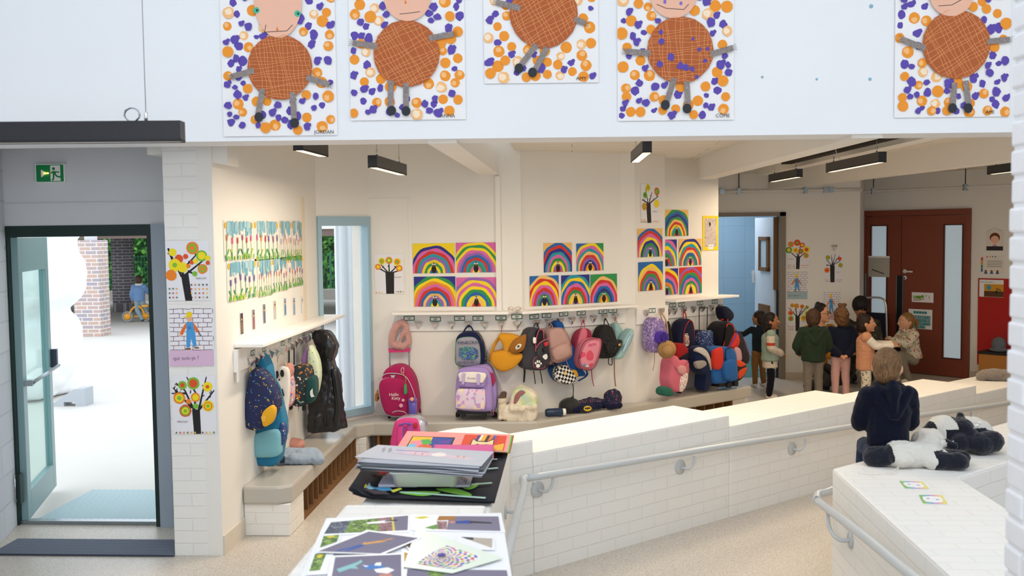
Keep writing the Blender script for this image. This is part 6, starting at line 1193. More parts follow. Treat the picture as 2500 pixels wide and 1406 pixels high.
    def garment(nm, mat, hem, rr, sl, send, paintf=None, mats=None, grow=0, wr=.007, neckz=.965, vox=None, sleeves=True):
        m = MB(); rx, ry = rr[0]*h, rr[1]*h; pz, cz = P['pel'], P['chest']; ax = (cz-pz)
        n = 7
        lo = pz+V((0, 0, (hem-D['pel'][2])*h)); hi = P['neck']-V((0, 0, .045*h))
        pts = [lo.lerp(pz, t) if False else None for t in ()]
        seq = [(lo, 1.0), (lo.lerp(cz, .33), .98), (lo.lerp(cz, .66), 1.0), (cz, 1.02), (cz.lerp(hi, .5), .88), (hi, .55)]
        for (a, ka), (c, kc) in zip(seq, seq[1:]): 
            k = 5
            for j in range(k):
                t = j/k; p_ = a.lerp(c, t); kk = ka+(kc-ka)*t; m.ell(p_, (rx*kk, ry*kk, .035*h), mat, 16, 8)
        m.cap(hi, P['neck'], rx*.42, rx*.30, mat)
        for s in 'LR':
            m.cap(cz.lerp(P['sh'+s], .3), P['sh'+s], .06*h, sl*1.12*h, mat)
            if sleeves:
                e_ = P['el'+s]; w_ = e_.lerp(P['wr'+s], send); m.cap(P['sh'+s], e_, sl*1.12*h, sl*h, mat, e=.8)
                if send > 0: m.cap(e_, w_, sl*h, sl*.78*h, mat, e=.7)
        if hood:
            nk = P['neck']; m.tube([nk+V((.060*h*cos(a), .008*h+.055*h*sin(a), -.012*h-.012*h*sin(a))) for a in [2*pi*j/16 for j in range(16)]], .026*h, mat, 8, closed=True); m.cap(nk+V((0, .05*h, -.03*h)), nk+V((0, .088*h, -.115*h)), .07*h, .028*h, mat, flat=.6)
            for s in (-1, 1): m.cap(nk+V((s*.085*h, .03*h, -.03*h)), nk+V((s*.01*h, .095*h, -.145*h)), .030*h, .018*h, mat)
        return blob(m, nm, root, vox or voxel*1.15, wr*h, 13, paintf, mats or [mat], smooth=2)
    garment(parts_names[0], top, top_hem, top_r, sleeve, sleeve_end, top_paint, top_mats)
    for (nm, mat, hem, rr, sl, send, pf, mats, slv) in layers:
        hd_ = hood; garment(nm, mat, hem, rr, sl, send, pf, mats, sleeves=slv)
    if bottom:
        m = MB(); pz = P['pel']; m.ell(pz, (.088*h, .065*h, .06*h), bottom)
        for s in 'LR':
            hip, kn = P['hip'+s], P['kn'+s]; an = kn.lerp(P['an'+s], leg_end); m.cap(pz.lerp(hip, .6), hip, .055*h, leg_r*1.12*h, bottom); m.cap(hip, kn, leg_r*1.1*h, leg_r*.82*h, bottom); m.cap(kn, an, leg_r*.82*h, leg_r*.68*h, bottom, e=.4)
        blob(m, parts_names[1], root, voxel*1.15, .006*h, 15, bottom_paint, bottom_mats or [bottom], smooth=2)
    SH = M(shoes, .5)
    for s in 'LR':
        f = P['an'+s]; dirv = V((0, -1, 0)); m = MB(); z = max(f.z-.022*h, .0)
        if not (J and J.get('noshoe')): m.cap(f+V((0, .012*h, -.012*h)), f+V((0, -.075*h, -.02*h)), .027*h, .024*h, SH, flat=.9); m.cap(f+V((0, 0, .015*h)), f, .024*h, .027*h, SH); blob(m, 'shoe', root, voxel, smooth=1)
    if extra: extra(root, P, q, h, r)
    return root
def feet(px, py): return PZ(px, py, 0)
# boy on the wall in the foreground
seat = PZ(2170, 1128, .70); hh = 1.03
NVH = cloth('#0b0f21')
person('boy in a navy hoodie seen from behind, sitting beside the plush pandas', (seat.x-.005, seat.y+.0, .70-.40*hh), radians(181), hh,
    dict(pel=(0, 0, .465), hipL=(-.055, -.01, .45), hipR=(.055, -.01, .45), knL=(-.05, -.235, .44), knR=(.05, -.235, .44), anL=(-.05, -.25, .24), anR=(.05, -.25, .24), shL=(-.098, -.005, .745), shR=(.098, -.005, .745), elL=(-.130, -.05, .60), elR=(.130, -.05, .60), wrL=(-.04, -.17, .58), wrR=(.04, -.17, .58), neck=(0, -.0, .80), chest=(0, 0, .68), head=(-.0, -.02, .892)),
    SK1, 'short', '#77593a', NVH, cloth('#26324a'), '#303030', top_hem=.50, top_r=(.112, .088), sleeve=.048, hood=True, voxel=.006, head_r=(.069, .086, .093), leg_r=.052, look=radians(-28), parts_names=('hoodie', 'jeans'), sleeve_end=.9,
    extra=lambda root, P, q, h, r: MB().tube(spline([(x*.115*h, .092*h*math.sqrt(max(0, 1-x*x*.8)), .452*h) for x in (-.95, -.5, 0, .5, .95)], 5), .006, M('#c9c2b2', .8), 6).build('shirt_hem', root))
# group at the far side
def vest_top(c, n): return 0
MINT = cloth('#93a596'); CRM = cloth('#cfc3b3')
person('girl in a pale green vest with cream and red sleeves, left of the group', feet(1880, 974), radians(82), 1.0, dict(elL=(-.14, .0, .60), elR=(.14, .0, .60), wrL=(-.04, -.12, .53), wrR=(.04, -.12, .53)), SK2, 'bob', '#1f1512', CRM, cloth('#14141d'), '#d9c8c0',
    top_hem=.38, top_r=(.108, .088), sleeve=.045, leg_r=.048, parts_names=('sweater', 'trousers'), top_paint=lambda c, n: 1 if abs(c.x) > .13 and .63 < c.z < .665 else 0, top_mats=[CRM, cloth('#b8432c')],
    layers=[('vest', MINT, .46, (.122, .100), .050, 0, None, None, False)])
person('boy in a dark navy sweater and tan trousers by the washroom door', feet(1853, 944), radians(200), .95, dict(elL=(-.16, 0, .60), wrL=(-.09, .06, .5), elR=(.17, -.1, .68), wrR=(.22, -.2, .70), anR=(.075, .03, .045), anL=(-.07, 0, .045)), SK2, 'short', '#2a1c15', cloth('#18222c'), cloth('#7d5a34'), '#d8d2c8', top_hem=.47, top_r=(.102, .072), look=radians(25), parts_names=('sweater', 'trousers'))
person('boy in a dark green hooded jacket and grey cargo trousers seen from behind', feet(1985, 984), radians(178), 1.06, dict(elL=(-.165, -.03, .60), elR=(.165, -.03, .60), wrL=(-.12, -.13, .52), wrR=(.12, -.13, .52)), SK1, 'short', '#4a3220', cloth('#273627'), cloth('#7b7267'), '#6a5a4a', top_hem=.46, top_r=(.132, .095), sleeve=.052, hood=True, leg_r=.056, look=radians(-15), parts_names=('jacket', 'trousers'))
person('curly haired child in a navy sweater and pale pink trousers, hands behind the back', feet(2052, 980), radians(183), 1.07, dict(elL=(-.15, .05, .60), elR=(.15, .05, .60), wrL=(-.045, .085, .50), wrR=(.045, .085, .50)), SK3, 'curly', '#6b4a2c', cloth('#151a2c'), cloth('#cfa299'), '#e0d8d0', top_hem=.49, top_r=(.112, .078), sleeve=.042, leg_r=.050, hand={'L': (.8, .2, -.4), 'R': (-.8, .2, -.4)}, parts_names=('sweater', 'trousers'))
PEA = pattern('peach_quilted', '#c98f6c', ['#c4885f', '#cf9674'], 22, .45)
PEA = cloth('#cc9270'); LEO = pattern('dalmatian_cloth', '#dcd3bd', ['#2a241f'], 40, .34)
person('girl in a peach quilted vest with white sleeves and black spotted trousers, reaching right', feet(2112, 986), radians(78), 1.0, dict(elL=(-.11, -.10, .655), wrL=(-.08, -.27, .66), elR=(.13, -.10, .655), wrR=(.08, -.27, .67)), SK3, 'tied', '#2a1b16', cloth('#e6ddd0'), LEO, '#ddd', top_hem=.46, top_r=(.108, .085), sleeve=.042, leg_r=.058, parts_names=('shirt', 'trousers'),
    layers=[('vest', PEA, .40, (.125, .102), .052, 0, None, None, False)])
FLW = pattern('flowery_cream_cloth', '#d9ceb8', ['#c05a44', '#6f7f58', '#b9645a', '#7a8468'], 30, .36)
squat = dict(pel=(0, .02, .28), hipL=(-.055, 0, .27), hipR=(.055, 0, .27), knL=(-.09, -.19, .33), knR=(.09, -.19, .33), anL=(-.07, -.06, .05), anR=(.07, -.06, .05), chest=(0, -.03, .50), neck=(0, -.045, .60), head=(0, -.06, .70), shL=(-.105, -.03, .565), shR=(.105, -.03, .565), elL=(-.13, -.12, .45), elR=(.13, -.12, .45), wrL=(-.05, -.25, .50), wrR=(.05, -.25, .50))
person('girl with a blond ponytail in a flowery cream jacket crouching before the brown door', PZ(2222, 934, 0), radians(-75), 1.10, squat, SK1, 'pony', '#9a7440', FLW, cloth('#8d8473'), '#d8d0c4', top_hem=.30, top_r=(.125, .11), sleeve=.050, hood=True, leg_r=.060, parts_names=('jacket', 'trousers'))
kneel = dict(pel=(0, .05, .17), hipL=(-.05, .03, .16), hipR=(.05, .03, .16), knL=(-.075, -.20, .10), knR=(.075, -.20, .10), anL=(-.06, .06, .035), anR=(.06, .06, .035), chest=(0, .0, .37), neck=(0, -.01, .49), head=(0, -.025, .575), shL=(-.10, -.0, .455), shR=(.10, -.0, .455), elL=(-.13, -.08, .32), elR=(.13, -.08, .32), wrL=(-.06, -.2, .28), wrR=(.06, -.2, .28))
def glasses(root, P, q, h, r):
    m = MB()
    for s in (-1, 1): m.tube([q(s*.38+.26*cos(a), -1.02, .03+.2*sin(a)) for a in [2*pi*j/14 for j in range(14)]], .0022, BLK, 6, closed=True); m.tube([q(s*.64, -1.0, .05), q(s*1.04, -.1, .02)], .002, BLK, 6)
    m.tube([q(-.12, -1.05, .05), q(.12, -1.05, .05)], .002, BLK, 6); m.build('spectacles', root)
person('dark haired woman with glasses and a mustard top kneeling behind the boy in green', PZ(2000, 952, 0), radians(25), 1.62, kneel, SK1, 'tied', '#241914', cloth('#b87c24'), cloth('#3c3a3c'), '#333', adult=True, voxel=.009, top_hem=.20, top_r=(.095, .075), sleeve=.034, leg_r=.045, look=radians(25), extra=glasses, parts_names=('blouse', 'trousers'))
person('crouching adult with thick dark curly hair and dark patterned clothes behind the children', PZ(2100, 936, 0), radians(-20), 1.66, kneel, SK2, 'afro', '#17110f', pattern('dark_camouflage', '#2a271e', ['#16150f', '#4a4430', '#3a3626'], 18, .5), cloth('#23211c'), '#333', adult=True, voxel=.009, top_hem=.20, top_r=(.10, .08), sleeve=.036, leg_r=.05, nod=radians(15), parts_names=('jacket', 'trousers'))
# child outside with the tricycle
ch = PZ(342, 786, -.03)
person('child in a denim blue jacket walking a yellow tricycle outside in the playground', (ch.x, ch.y, -.02), radians(192), 1.08, dict(anR=(-.05+.0, .0, .045), anL=(-.13, -.1, .05), knL=(-.11, -.06, .25), elL=(-.17, -.08, .62), wrL=(-.22, -.20, .60)), SK2, 'short', '#4a3430', cloth('#6f8fb8'), cloth('#8aa0aa'), '#2a2f3a', top_hem=.46, top_r=(.125, .095), sleeve=.05, hood=False, leg_r=.058, parts_names=('jacket', 'trousers'),
    extra=lambda root, P, q, h, r: MB().tube([(.062*cos(a), .0+.055*sin(a), .80*h) for a in [2*pi*j/16 for j in range(16)]], .026, cloth('#d8d4cc'), 8, closed=True).build('collar', root))
# ------------------------------------------------------------ playground outside
GRD = paint('pale_concrete', '#d3d0ca', bump=.1, scale=5, h2='#c9c6c0')
slab('ground', [(-30, 6.42), (-2.7, 6.42), (-2.4, 8.9), (-2.0, 8.95), (1.2, 11.2), (1.2, 60), (-30, 60)], -.2, -.03, GRD)
BRO = brick('playground_bricks', '#c4a597', '#9f9aa6', '#efece6', bw=.23, rh=.078, ms=.02, bump=.8)
p = PZ(216, 822, -.03); MB().box(-.27, .27, -.2, .2, 0, 1.92, BRO).build('brick_pillar', None, (p.x, p.y+.2, -.03), 0, label='sunlit square brick pillar outside the entrance, nearest the wrapped shape', cat='pillar', group='playground pillars')
MB().box(-.09, .09, -.09, .09, 1.88, 2.02, M('#c9ccd0')).build('bracket_cap', None, (p.x+.02, p.y+.2, -.03), 0, label='small white metal cap on top of the square brick pillar', cat='bracket')
BRR = brick('round_pillar_bricks', '#69666e', '#7a7278', '#c9c6c3', bw=.23, rh=.078, ms=.022, bump=.8)
p = PZ(292, 762, -.03); MB().lathe([(.001, 0), (.28, 0), (.28, 2.25), (.001, 2.25)], BRR, 32).build('round_pillar', None, (p.x, p.y+.28, -.03), 0, label='dark round brick pillar farther back in the playground', cat='pillar', group='playground pillars')
# roof over the covered play area
MB().prism([(-22, 20.6), (2.5, 20.6), (2.5, 28.5), (-22, 28.5)], 2.10, 2.35, M('#7a6a62', .8)).build('trim_12', kind='structure')
MB().box(-22, 2.5, 20.5, 20.62, 1.91, 2.06, M('#6e5c55', .8)).build('trim_13', kind='structure')
MB().box(-22, 2.5, 20.45, 20.62, 2.061, 2.24, M('#dcdcd8', .6)).build('trim_14', kind='structure')
MB().box(-22, 4, 29.3, 29.6, -.03, .28, M('#cfcac2', .9)).build('wall_playground', kind='structure')
# hedge and wire fence
rnd = random.Random(9); GRN1 = M('#2f6a2c', .8); GRN2 = M('#4c8a3a', .8); GRN3 = M('#6fae4c', .8)
def hedge(label, x0, x1, y, z0, z1, n):
    mb = MB(); mb.box(x0, x1, y+.35, y+1.2, z0, z1-.2, M('#1c4020', .9))
    for _ in range(n):
        x, z = rnd.uniform(x0, x1), rnd.uniform(z0, z1); yy = y+rnd.uniform(-.1, .5); s = rnd.uniform(.05, .12); a = rnd.uniform(0, 6.3); t = rnd.uniform(-1, 1)
        d = V((cos(a), .3*t, sin(a)))*s; e = V((-sin(a)*.5, .4, cos(a)*.5))*s
        mb.add([V((x, yy, z))-d, V((x, yy, z))+e, V((x, yy, z))+d, V((x, yy, z))-e], [(0, 1, 2, 3)], rnd.choice((GRN1, GRN2, GRN2, GRN3)))
    return mb.build('hedge', label=label, cat='hedge')
hedge('tall green hedge behind the wire fence of the playground', -21, -2.0, 31.0, 0, 4.3, 12000)
fm = M('#3f8a6a', .5); t = thing('wire_fence', 'green welded wire fence in front of the hedge', 'fence', (0, 0, 0))
mb = MB()
for k in range(180): x = -20+k*.1; mb.box(x-.004, x+.004, 30.0, 30.01, .25, 1.35, fm)
for k in range(7): z = .3+k*.17; mb.box(-20, -2, 30.0, 30.01, z-.004, z+.004, fm)
mb.build('mesh_panel', t)
for k in range(7): x = -20+k*2.5; MB().box(x-.03, x+.03, 29.98, 30.04, 0, 1.4, fm).build('post', t)
# big shape wrapped in white sheeting on a pallet foot
TARP = M('#f4f5f7', .6, bump=.3, bs=8); p = PZ(60, 985, -.03); mb = MB()
mb.pil([(-2.4, 0), (-.2, 0), (.32, .0), (.45, .14), (.52, .5), (.50, .85), (.36, 1.05), (.55, 1.25), (.60, 1.55), (.48, 2.0), (.62, 2.25), (.4, 2.5), (-2.4, 2.5)], -.8, .2, TARP, bulge=.2)
t = blob(mb, 'wrapped_bundle', None, .03, .05, 3, loc=(p.x-.20, p.y+.2, -.03), label='large bulging shape wrapped in white sheeting just outside the door', cat='bundle')
p = PZ(160, 992, -.03); PG = M('#b3b9bf', .8); mb = MB(); mb.prism([(-.16, 0), (-.16, .03), (.06, .17), (.10, .2), (.24, .21), (.24, 0), (.12, 0), (.12, .05), (-.02, .05), (-.02, 0)], -.1, .1, PG, 'y'); mb.build('concrete_foot', None, (p.x, p.y+.1, -.03), 0, label='grey wedge shaped foot at the base of the wrapped shape', cat='base')
# tricycle
t = thing('tricycle', 'yellow playground tricycle with grey tyres beside the child outside', 'tricycle', (ch.x, ch.y-.05, -.03), 0); YT = M('#eda52c', .35); TY = M('#8f959c', .7)
def wheel(x, y, r, nm='wheel'):
    m = MB(); m.tube([(x+.0+(r-.022)*cos(a), y, r+(r-.022)*sin(a)) for a in [2*pi*j/20 for j in range(20)]], .024, TY, 8, closed=True); m.lathe([(.001, -.02), (r-.05, -.02), (r-.05, .02), (.001, .02)], YT, 20, (x, y, r), 'y'); m.build(nm, t)
wheel(-.27, .0, .13); wheel(.10, .10, .13); wheel(.42, .05, .14)
m = MB(); m.tube(spline([(-.25, .0, .13), (-.16, .0, .30), (-.04, .02, .37), (.06, .05, .30), (.10, .08, .14)], 6), .022, YT); m.tube([(-.25, .02, .13), (.1, .08, .13), (.4, .05, .16)], .02, YT); m.tube(spline([(.42, .05, .14), (.36, .04, .40), (.31, .03, .56), (.27, .02, .66), (.34, .0, .70)], 6), .024, YT); m.build('frame', t)
MB().box(.10, .24, -.06, .1, .36, .40, YT).build('seat', t)
# window view: corrugated white wall beside the window
m, N, L, b = new_mat('white_corrugated'); b.inputs['Base Color'].default_value = srgb('#dfe6ee'); b.inputs['Roughness'].default_value = .5
mb = MB(); W_ = Wall((-2.31, 9.5), (-1.72, 9.9)); pts = []; k = 0
for i in range(41): u = i*.02; pts.append((u, -.02 if (i//2) % 2 else .01))
mb.prism(pts+[(.8, .06), (0, .06)], -.03, 2.9, m); mb.build('wall_corrugated', None, W_.a, W_.r, kind='structure')

# ------------------------------------------------------------ far corner things
t = thing('hand_truck', 'folded hand truck with chrome frame and dark blue panel leaning before the brown door', 'hand truck', DWL.pt(.1, 0, .28), DWL.r); o_ = DWL.pt(.1, 0, .28)
F_ = Frame(shift(DWL, .28), 2135, 830); t.location = F_.o; zb = -F_.o.z
mb = MB(); pts = [F_.P3(x, y, 0) for x, y in ((2107, 900), (2106, 760), (2107, 738), (2114, 728), (2135, 726), (2152, 728), (2161, 738), (2164, 770), (2166, 900))]; mb.tube(spline(pts, 5), .014, CHROME, 8); mb.build('frame', t)
a, b_ = F_.l(2108, 762, 0), F_.l(2163, 920, 0); MB().box(a[0], b_[0], .01, .05, b_[1], a[1], M('#10152e', .6)).build('panel', t)
mb = MB(); mb.tube([F_.P3(2106, 900, 0), F_.P3(2106, 940, 0)], .014, CHROME); mb.tube([F_.P3(2166, 900, 0), F_.P3(2166, 940, 0)], .014, CHROME); mb.box(a[0], b_[0], -.15, .05, zb+.0, zb+.02, CHROME); mb.build('toe_plate', t)
c = FW3.at(2415, 905, .24)+FW3.d*.09; t = thing('crate', 'small orange wooden box on the floor at the foot of the red board', 'box', (c.x, c.y, 0), FW3.r); OW = paint('orange_wood', '#b87a34', scale=20); mb = MB(); mb.box(-.16, .3, -.14, .14, .0, .38, OW); mb.build('case', t); MB().box(-.17, .31, -.15, .15, .38, .41, BLK).build('lid', t)
t = thing('bucket_hat', 'grey denim bucket hat on the orange wooden box', 'hat', (c.x, c.y, .41), FW3.r); mb = MB(); mb.ell((.02, 0, .08), (.085, .08, .10), cloth('#6a7078')); mb.ell((.02, 0, .02), (.12, .11, .025), cloth('#6a7078')); blob(mb, 'crown', t, .009, .006)
c = PZ(2408, 934, .47); t = thing('knitted_hat', 'grey brown knitted hat lying on the stepped wall near the column', 'hat', (c.x+.12, c.y+.12, .475), 0); mb = MB(); KN = M('#7f756c', 1, fuzz=.4, bump=1.5, bs=60); mb.ell((0, 0, .05), (.17, .10, .06), KN); mb.cap((-.15, -.02, .03), (.12, -.08, .03), .03, .03, KN); blob(mb, 'knit', t, .009, .012, 20)

# ------------------------------------------------------------ plush pandas and cards on the inner wall
WF_ = fur('#dbd7ce'); BF_ = fur('#20222c')
def at7(px, py): p = PZ(px, py, .70); return p
o = at7(2235, 1145); t = thing('plush_panda', 'white plush panda lying face down with two dark navy paws towards the camera', 'soft toy', (o.x, o.y, .70), radians(8)); mb = MB(); S = 1/440
mb.cap((-.07, .06, .065), (.10, .04, .06), .075, .068, WF_); mb.cap((.08, .10, .06), (.16, .17, .075), .06, .075, WF_); mb.ell((.18, .22, .085), (.095, .085, .08), WF_); mb.ell((-.06, .03, .055), (.07, .07, .05), WF_)
mb.cap((.08, .00, .045), (.21, -.05, .042), .050, .046, BF_); mb.cap((.16, .07, .045), (.27, .03, .042), .038, .040, BF_); mb.cap((-.17, .10, .045), (-.09, .09, .05), .060, .055, BF_); mb.cap((.23, .13, .10), (.265, .10, .09), .025, .02, BF_)
def pp(c, n):
    if c.x < -.115: return 1
    if c.x > .085 and c.y < .015 and c.z < .095 and c.x > .07-c.y*.4: return 1
    if c.x > .19 and c.y < .085: return 1
    if c.x > .225 and c.y < .15: return 1
    return 0
blob(mb, 'body', t, .0075, .007, 26, pp, [WF_, BF_])
MB().tube(spline([(-.10, -.02, .02), (-.16, -.06, .008), (-.26, -.09, .004), (-.33, -.05, .004)], 6), .002, M('#e8e4da'), 5).build('ribbon', t)
MB().tube(spline([(-.10, -.02, .02), (-.14, -.08, .006), (-.2, -.1, .004)], 6), .002, M('#e8e4da'), 5).build('ribbon', t)
o = at7(2372, 1112); t = thing('plush_panda', 'larger plush panda with black ears and eye patch lying behind, next to the brick column', 'soft toy', (o.x, o.y+.02, .70), radians(10)); mb = MB()
mb.ell((-.07, .14, .10), (.11, .10, .095), WF_); mb.ell((.09, .16, .09), (.14, .11, .085), WF_); mb.cap((-.045, .03, .06), (.03, .05, .09), .055, .05, BF_); mb.cap((.05, -.01, .06), (.13, .0, .07), .062, .06, BF_); mb.ell((-.175, .14, .115), (.035, .025, .025), BF_); mb.ell((.02, .13, .185), (.026, .02, .022), BF_); mb.ell((.0, .085, .13), (.06, .07, .06), BF_)
blob(mb, 'body', t, .0075, .007, 26, lambda c, n: 1 if (c.y < .075 and c.x > -.11 and c.z < .13) or c.x < -.148 or (abs(c.x-.01) < .055 and c.z > .095 and c.y < .17) else 0, [WF_, BF_])
mb = MB(); pm = fur('#f2efe8'); 
for i in range(14): mb.ell((-.10+i*.014, .01+i*.003, .06+i*.0075+(.006 if i % 2 else 0)), .009, pm, 8, 6)
mb.build('pompom_trim', t)
def flatsheet(name, label, cat, px4, z, th, paper, draw=None, group=None, parent=None, curl=0, **k):
    """a sheet lying on a horizontal surface, given by its four corners (far left, far right, near right, near left)"""
    c4 = [PZ(x, y, z) for x, y in px4]; o = sum(c4, V())/4; q = [c-o for c in c4]; mb = MB(); mb.flat = True
    for p in q: p.z = 0
    def S_(u, v, dz=0): a = q[0].lerp(q[1], u); b = q[3].lerp(q[2], u); p = a.lerp(b, v); return V((p.x, p.y, dz))
    mb.add([S_(0, 0), S_(1, 0), S_(1, 1), S_(0, 1), S_(0, 0, th), S_(1, 0, th), S_(1, 1, th), S_(0, 1, th)], [(0, 1, 2, 3), (7, 6, 5, 4), (0, 4, 5, 1), (1, 5, 6, 2), (2, 6, 7, 3), (3, 7, 4, 0)], paper)
    st = [th]
    def poly(pts, mat): st[0] += .00006; pts = [S_(u, v, st[0]) for u, v in pts]; a = sum(pts[i-1].x*pts[i].y-pts[i].x*pts[i-1].y for i in range(len(pts))); mb.add(pts if a > 0 else pts[::-1], [tuple(range(len(pts)))], mat)
    def disc(u, v, ru, rv, mat, n=14): poly([(u+ru*cos(2*pi*i/n), v+rv*sin(2*pi*i/n)) for i in range(n)], mat)
    if draw: draw(poly, disc)
    o.z = z
    return mb.build(name, parent, o, label=label, cat=cat, group=group, **k)
def sq(u0, v0, u1, v1): return [(u0, v0), (u1, v0), (u1, v1), (u0, v1)]
def card(poly, disc):
    for i, c in enumerate(('#8cc06a', '#6ac0b8', '#7a8ad8', '#d87ab8', '#f0b88a', '#f0e070')): poly(sq(i/6, 0, (i+1)/6, 1), M(c, .4))
    poly([(.12, .2), (.5, .1), (.88, .2), (.92, .6), (.8, .85), (.5, .92), (.15, .8), (.08, .5)], PAPER)
    for a, b_ in ((.25, .4), (.62, .5)): poly(sq(a, b_, a+.12, b_+.06), INK)
flatsheet('rainbow_card', 'small rainbow edged card on the brick wall top, farther from the camera', 'card', [(2195, 1175), (2252, 1177), (2268, 1194), (2210, 1193)], .701, .002, PAPER, card, 'rainbow cards on the inner ramp wall')
flatsheet('rainbow_card', 'small rainbow edged card on the brick wall top, nearer to the camera', 'card', [(2243, 1209), (2300, 1210), (2314, 1231), (2254, 1230)], .701, .002, PAPER, card, 'rainbow cards on the inner ramp wall')

# ------------------------------------------------------------ paper stacks on the near wall
Z0 = .776
BC = M('#25262e', .9, name='black_card'); z = Z0
rnd = random.Random(2)
def zp(pts): return [(700+x/3.463, 1000+y/3.463) for x, y in pts]
def curled(name, label, cat, c4, z, mat, group, zr=None, drop=.0, th=.0022, lift=.0, wave=.0, seed=0, edge=None):
    """large thin sheet with softly waved edges"""
    c = [PZ(x, y, zr or z) for x, y in c4]; o = sum(c, V())/4; q = [p-o for p in c]; n, m = 14, 10; vs = []; fs = []; r = random.Random(seed); ph = r.uniform(0, 6)
    for k in (0, 1):
        for j in range(m+1):
            for i in range(n+1):
                u, v = i/n, j/m; p = q[0].lerp(q[1], u).lerp(q[3].lerp(q[2], u), v); e = max(0, .16-u)/.16
                vs.append((p.x, p.y, wave*sin(u*7+ph)*sin(v*4+ph)+wave+e*e*lift-max(0, v-.75)*drop+(th if k else 0)))
    w = n+1; B = w*(m+1)
    for j in range(m):
        for i in range(n): a = j*w+i; fs += [(a, a+w, a+w+1, a+1), (B+a, B+a+1, B+a+w+1, B+a+w)]
    for i in range(n): fs += [(i, i+1, B+i+1, B+i), (m*w+i+1, m*w+i, B+m*w+i, B+m*w+i+1)]
    for j in range(m): fs += [(j*w, B+j*w, B+(j+1)*w, (j+1)*w), (j*w+n, (j+1)*w+n, B+(j+1)*w+n, B+j*w+n)]
    mb = MB(); mb.flat = True; mb.add(vs, fs, mat, True); o.z = z; return mb.build(name, None, o, label=label, cat=cat, group=group)
z = Z0+.002
for k in range(5):
    j = rnd.uniform(-6, 6); c4 = zp([(735-j, 420+j), (1868+j, 365), (1745+j*2, 795-k*4), (540+j*3, 752-k*3)]); 
    curled('black_card', 'lower black card sheet in the pile on the near wall, edges showing only' if k < 4 else 'topmost black card sheet with green leaves and pale stalks lying under the white tray', 'card', c4, z, BC, 'black card sheets on the near wall' , lift=.02+.006*k, wave=.0015, seed=k); z += .0055
ZB = z+.001
GL = M('#86c84a', .7); ST = M('#b9dccb', .7)
for i, (pts, lab) in enumerate((([(950, 700), (1130, 692), (1300, 700), (1180, 728), (1060, 722)], 'green paper leaf nearest the left on the black card'), ([(1260, 672), (1420, 668), (1530, 700), (1560, 728), (1440, 715)], 'large green paper leaf in the middle of the black card'), ([(1490, 660), (1560, 635), (1625, 622), (1600, 655), (1540, 675)], 'green paper leaf at the upper right beside the tray'))):
    P_ = [PZ(x, y, ZB+.004) for x, y in crom(zp(pts), 4)]; o = sum(P_, V())/len(P_); mb = MB(); mb.prism([(p.x-o.x, p.y-o.y) for p in P_], 0, .0015, GL); o.z = ZB+.004; mb.build('paper_leaf', None, o, label=lab, cat='paper cutout', group='green paper leaves on the black card')
for i, (a, b_) in enumerate((((1700, 420), (1780, 418)), ((1700, 500), (1785, 492)), ((1560, 632), (1735, 618)), ((960, 695), (1680, 745)))):
    A, B_ = [PZ(x, y, ZB+.007) for x, y in zp([a, b_])]; mb = MB(); mb.bar(V((0, 0, 0)), B_-A, .016, .002, ST); mb.build('paper_stalk', None, A, label=['pale paper strip farthest back at the right edge of the grey sheets', 'pale paper strip second from the back at the right edge', 'pale paper strip running to the leaf at the right of the tray', 'long pale paper strip along the front of the black card'][i], cat='paper strip', group='pale paper strips on the black card')
for i, (pts, c, lab) in enumerate((([(620, 622), (660, 618), (700, 665), (655, 660)], '#e8d83a', 'yellow painted paper petal at the left end of the black card'), ([(668, 660), (700, 618), (712, 650), (770, 668), (700, 675)], '#9fd0e0', 'pale blue paper petal beside the yellow one'), ([(720, 660), (860, 655), (900, 680), (800, 690)], '#4a9ac8', 'blue and white paper flower piece in front of the tray'), ([(880, 685), (960, 662), (975, 672), (900, 700)], '#d8d84a', 'yellow green paper sliver in front of the tray'), ([(640, 668), (830, 690), (870, 715), (740, 712)], '#4a3f42', 'brown spotted paper piece under the blue flower'))):
    P_ = [PZ(x, y, ZB+.012+.002*i) for x, y in zp(pts)]; o = sum(P_, V())/len(P_); mb = MB(); mb.prism([(p.x-o.x, p.y-o.y) for p in P_], 0, .0015, M(c, .8)); o.z = ZB+.012+.002*i; mb.build('paper_petal', None, o, label=lab, cat='paper cutout', group='painted paper petals')
P_ = [PZ(x, y, ZB+.03) for x, y in zp([(720, 505), (780, 490), (860, 487), (850, 540), (760, 556), (790, 535)])]; o = sum(P_, V())/6; mb = MB(); mb.prism([(p.x-o.x, p.y-o.y) for p in P_], 0, .002, M('#d8433c', .8)); o.z = ZB+.03; mb.build('red_cutout', None, o, label='red spiky paper cutout poking out left of the white tray', cat='paper cutout')
flatsheet('drawing_sheet', 'pale lilac sheets lying under the left end of the white tray', 'paper', zp([(830, 560), (1100, 540), (1100, 655), (775, 655)]), ZB+.012, .012, M('#c9c9dc', .8))
flatsheet('drawing_sheet', 'grey lettered sheet sticking out right of the white tray', 'paper', zp([(1400, 520), (1585, 530), (1545, 655), (1380, 655)]), ZB+.012, .01, M('#b9b6c4', .8), lambda poly, disc: [poly(sq(.45+.1*i, .3+.1*i, .5+.1*i, .6+.1*i), INK) for i in range(4)])
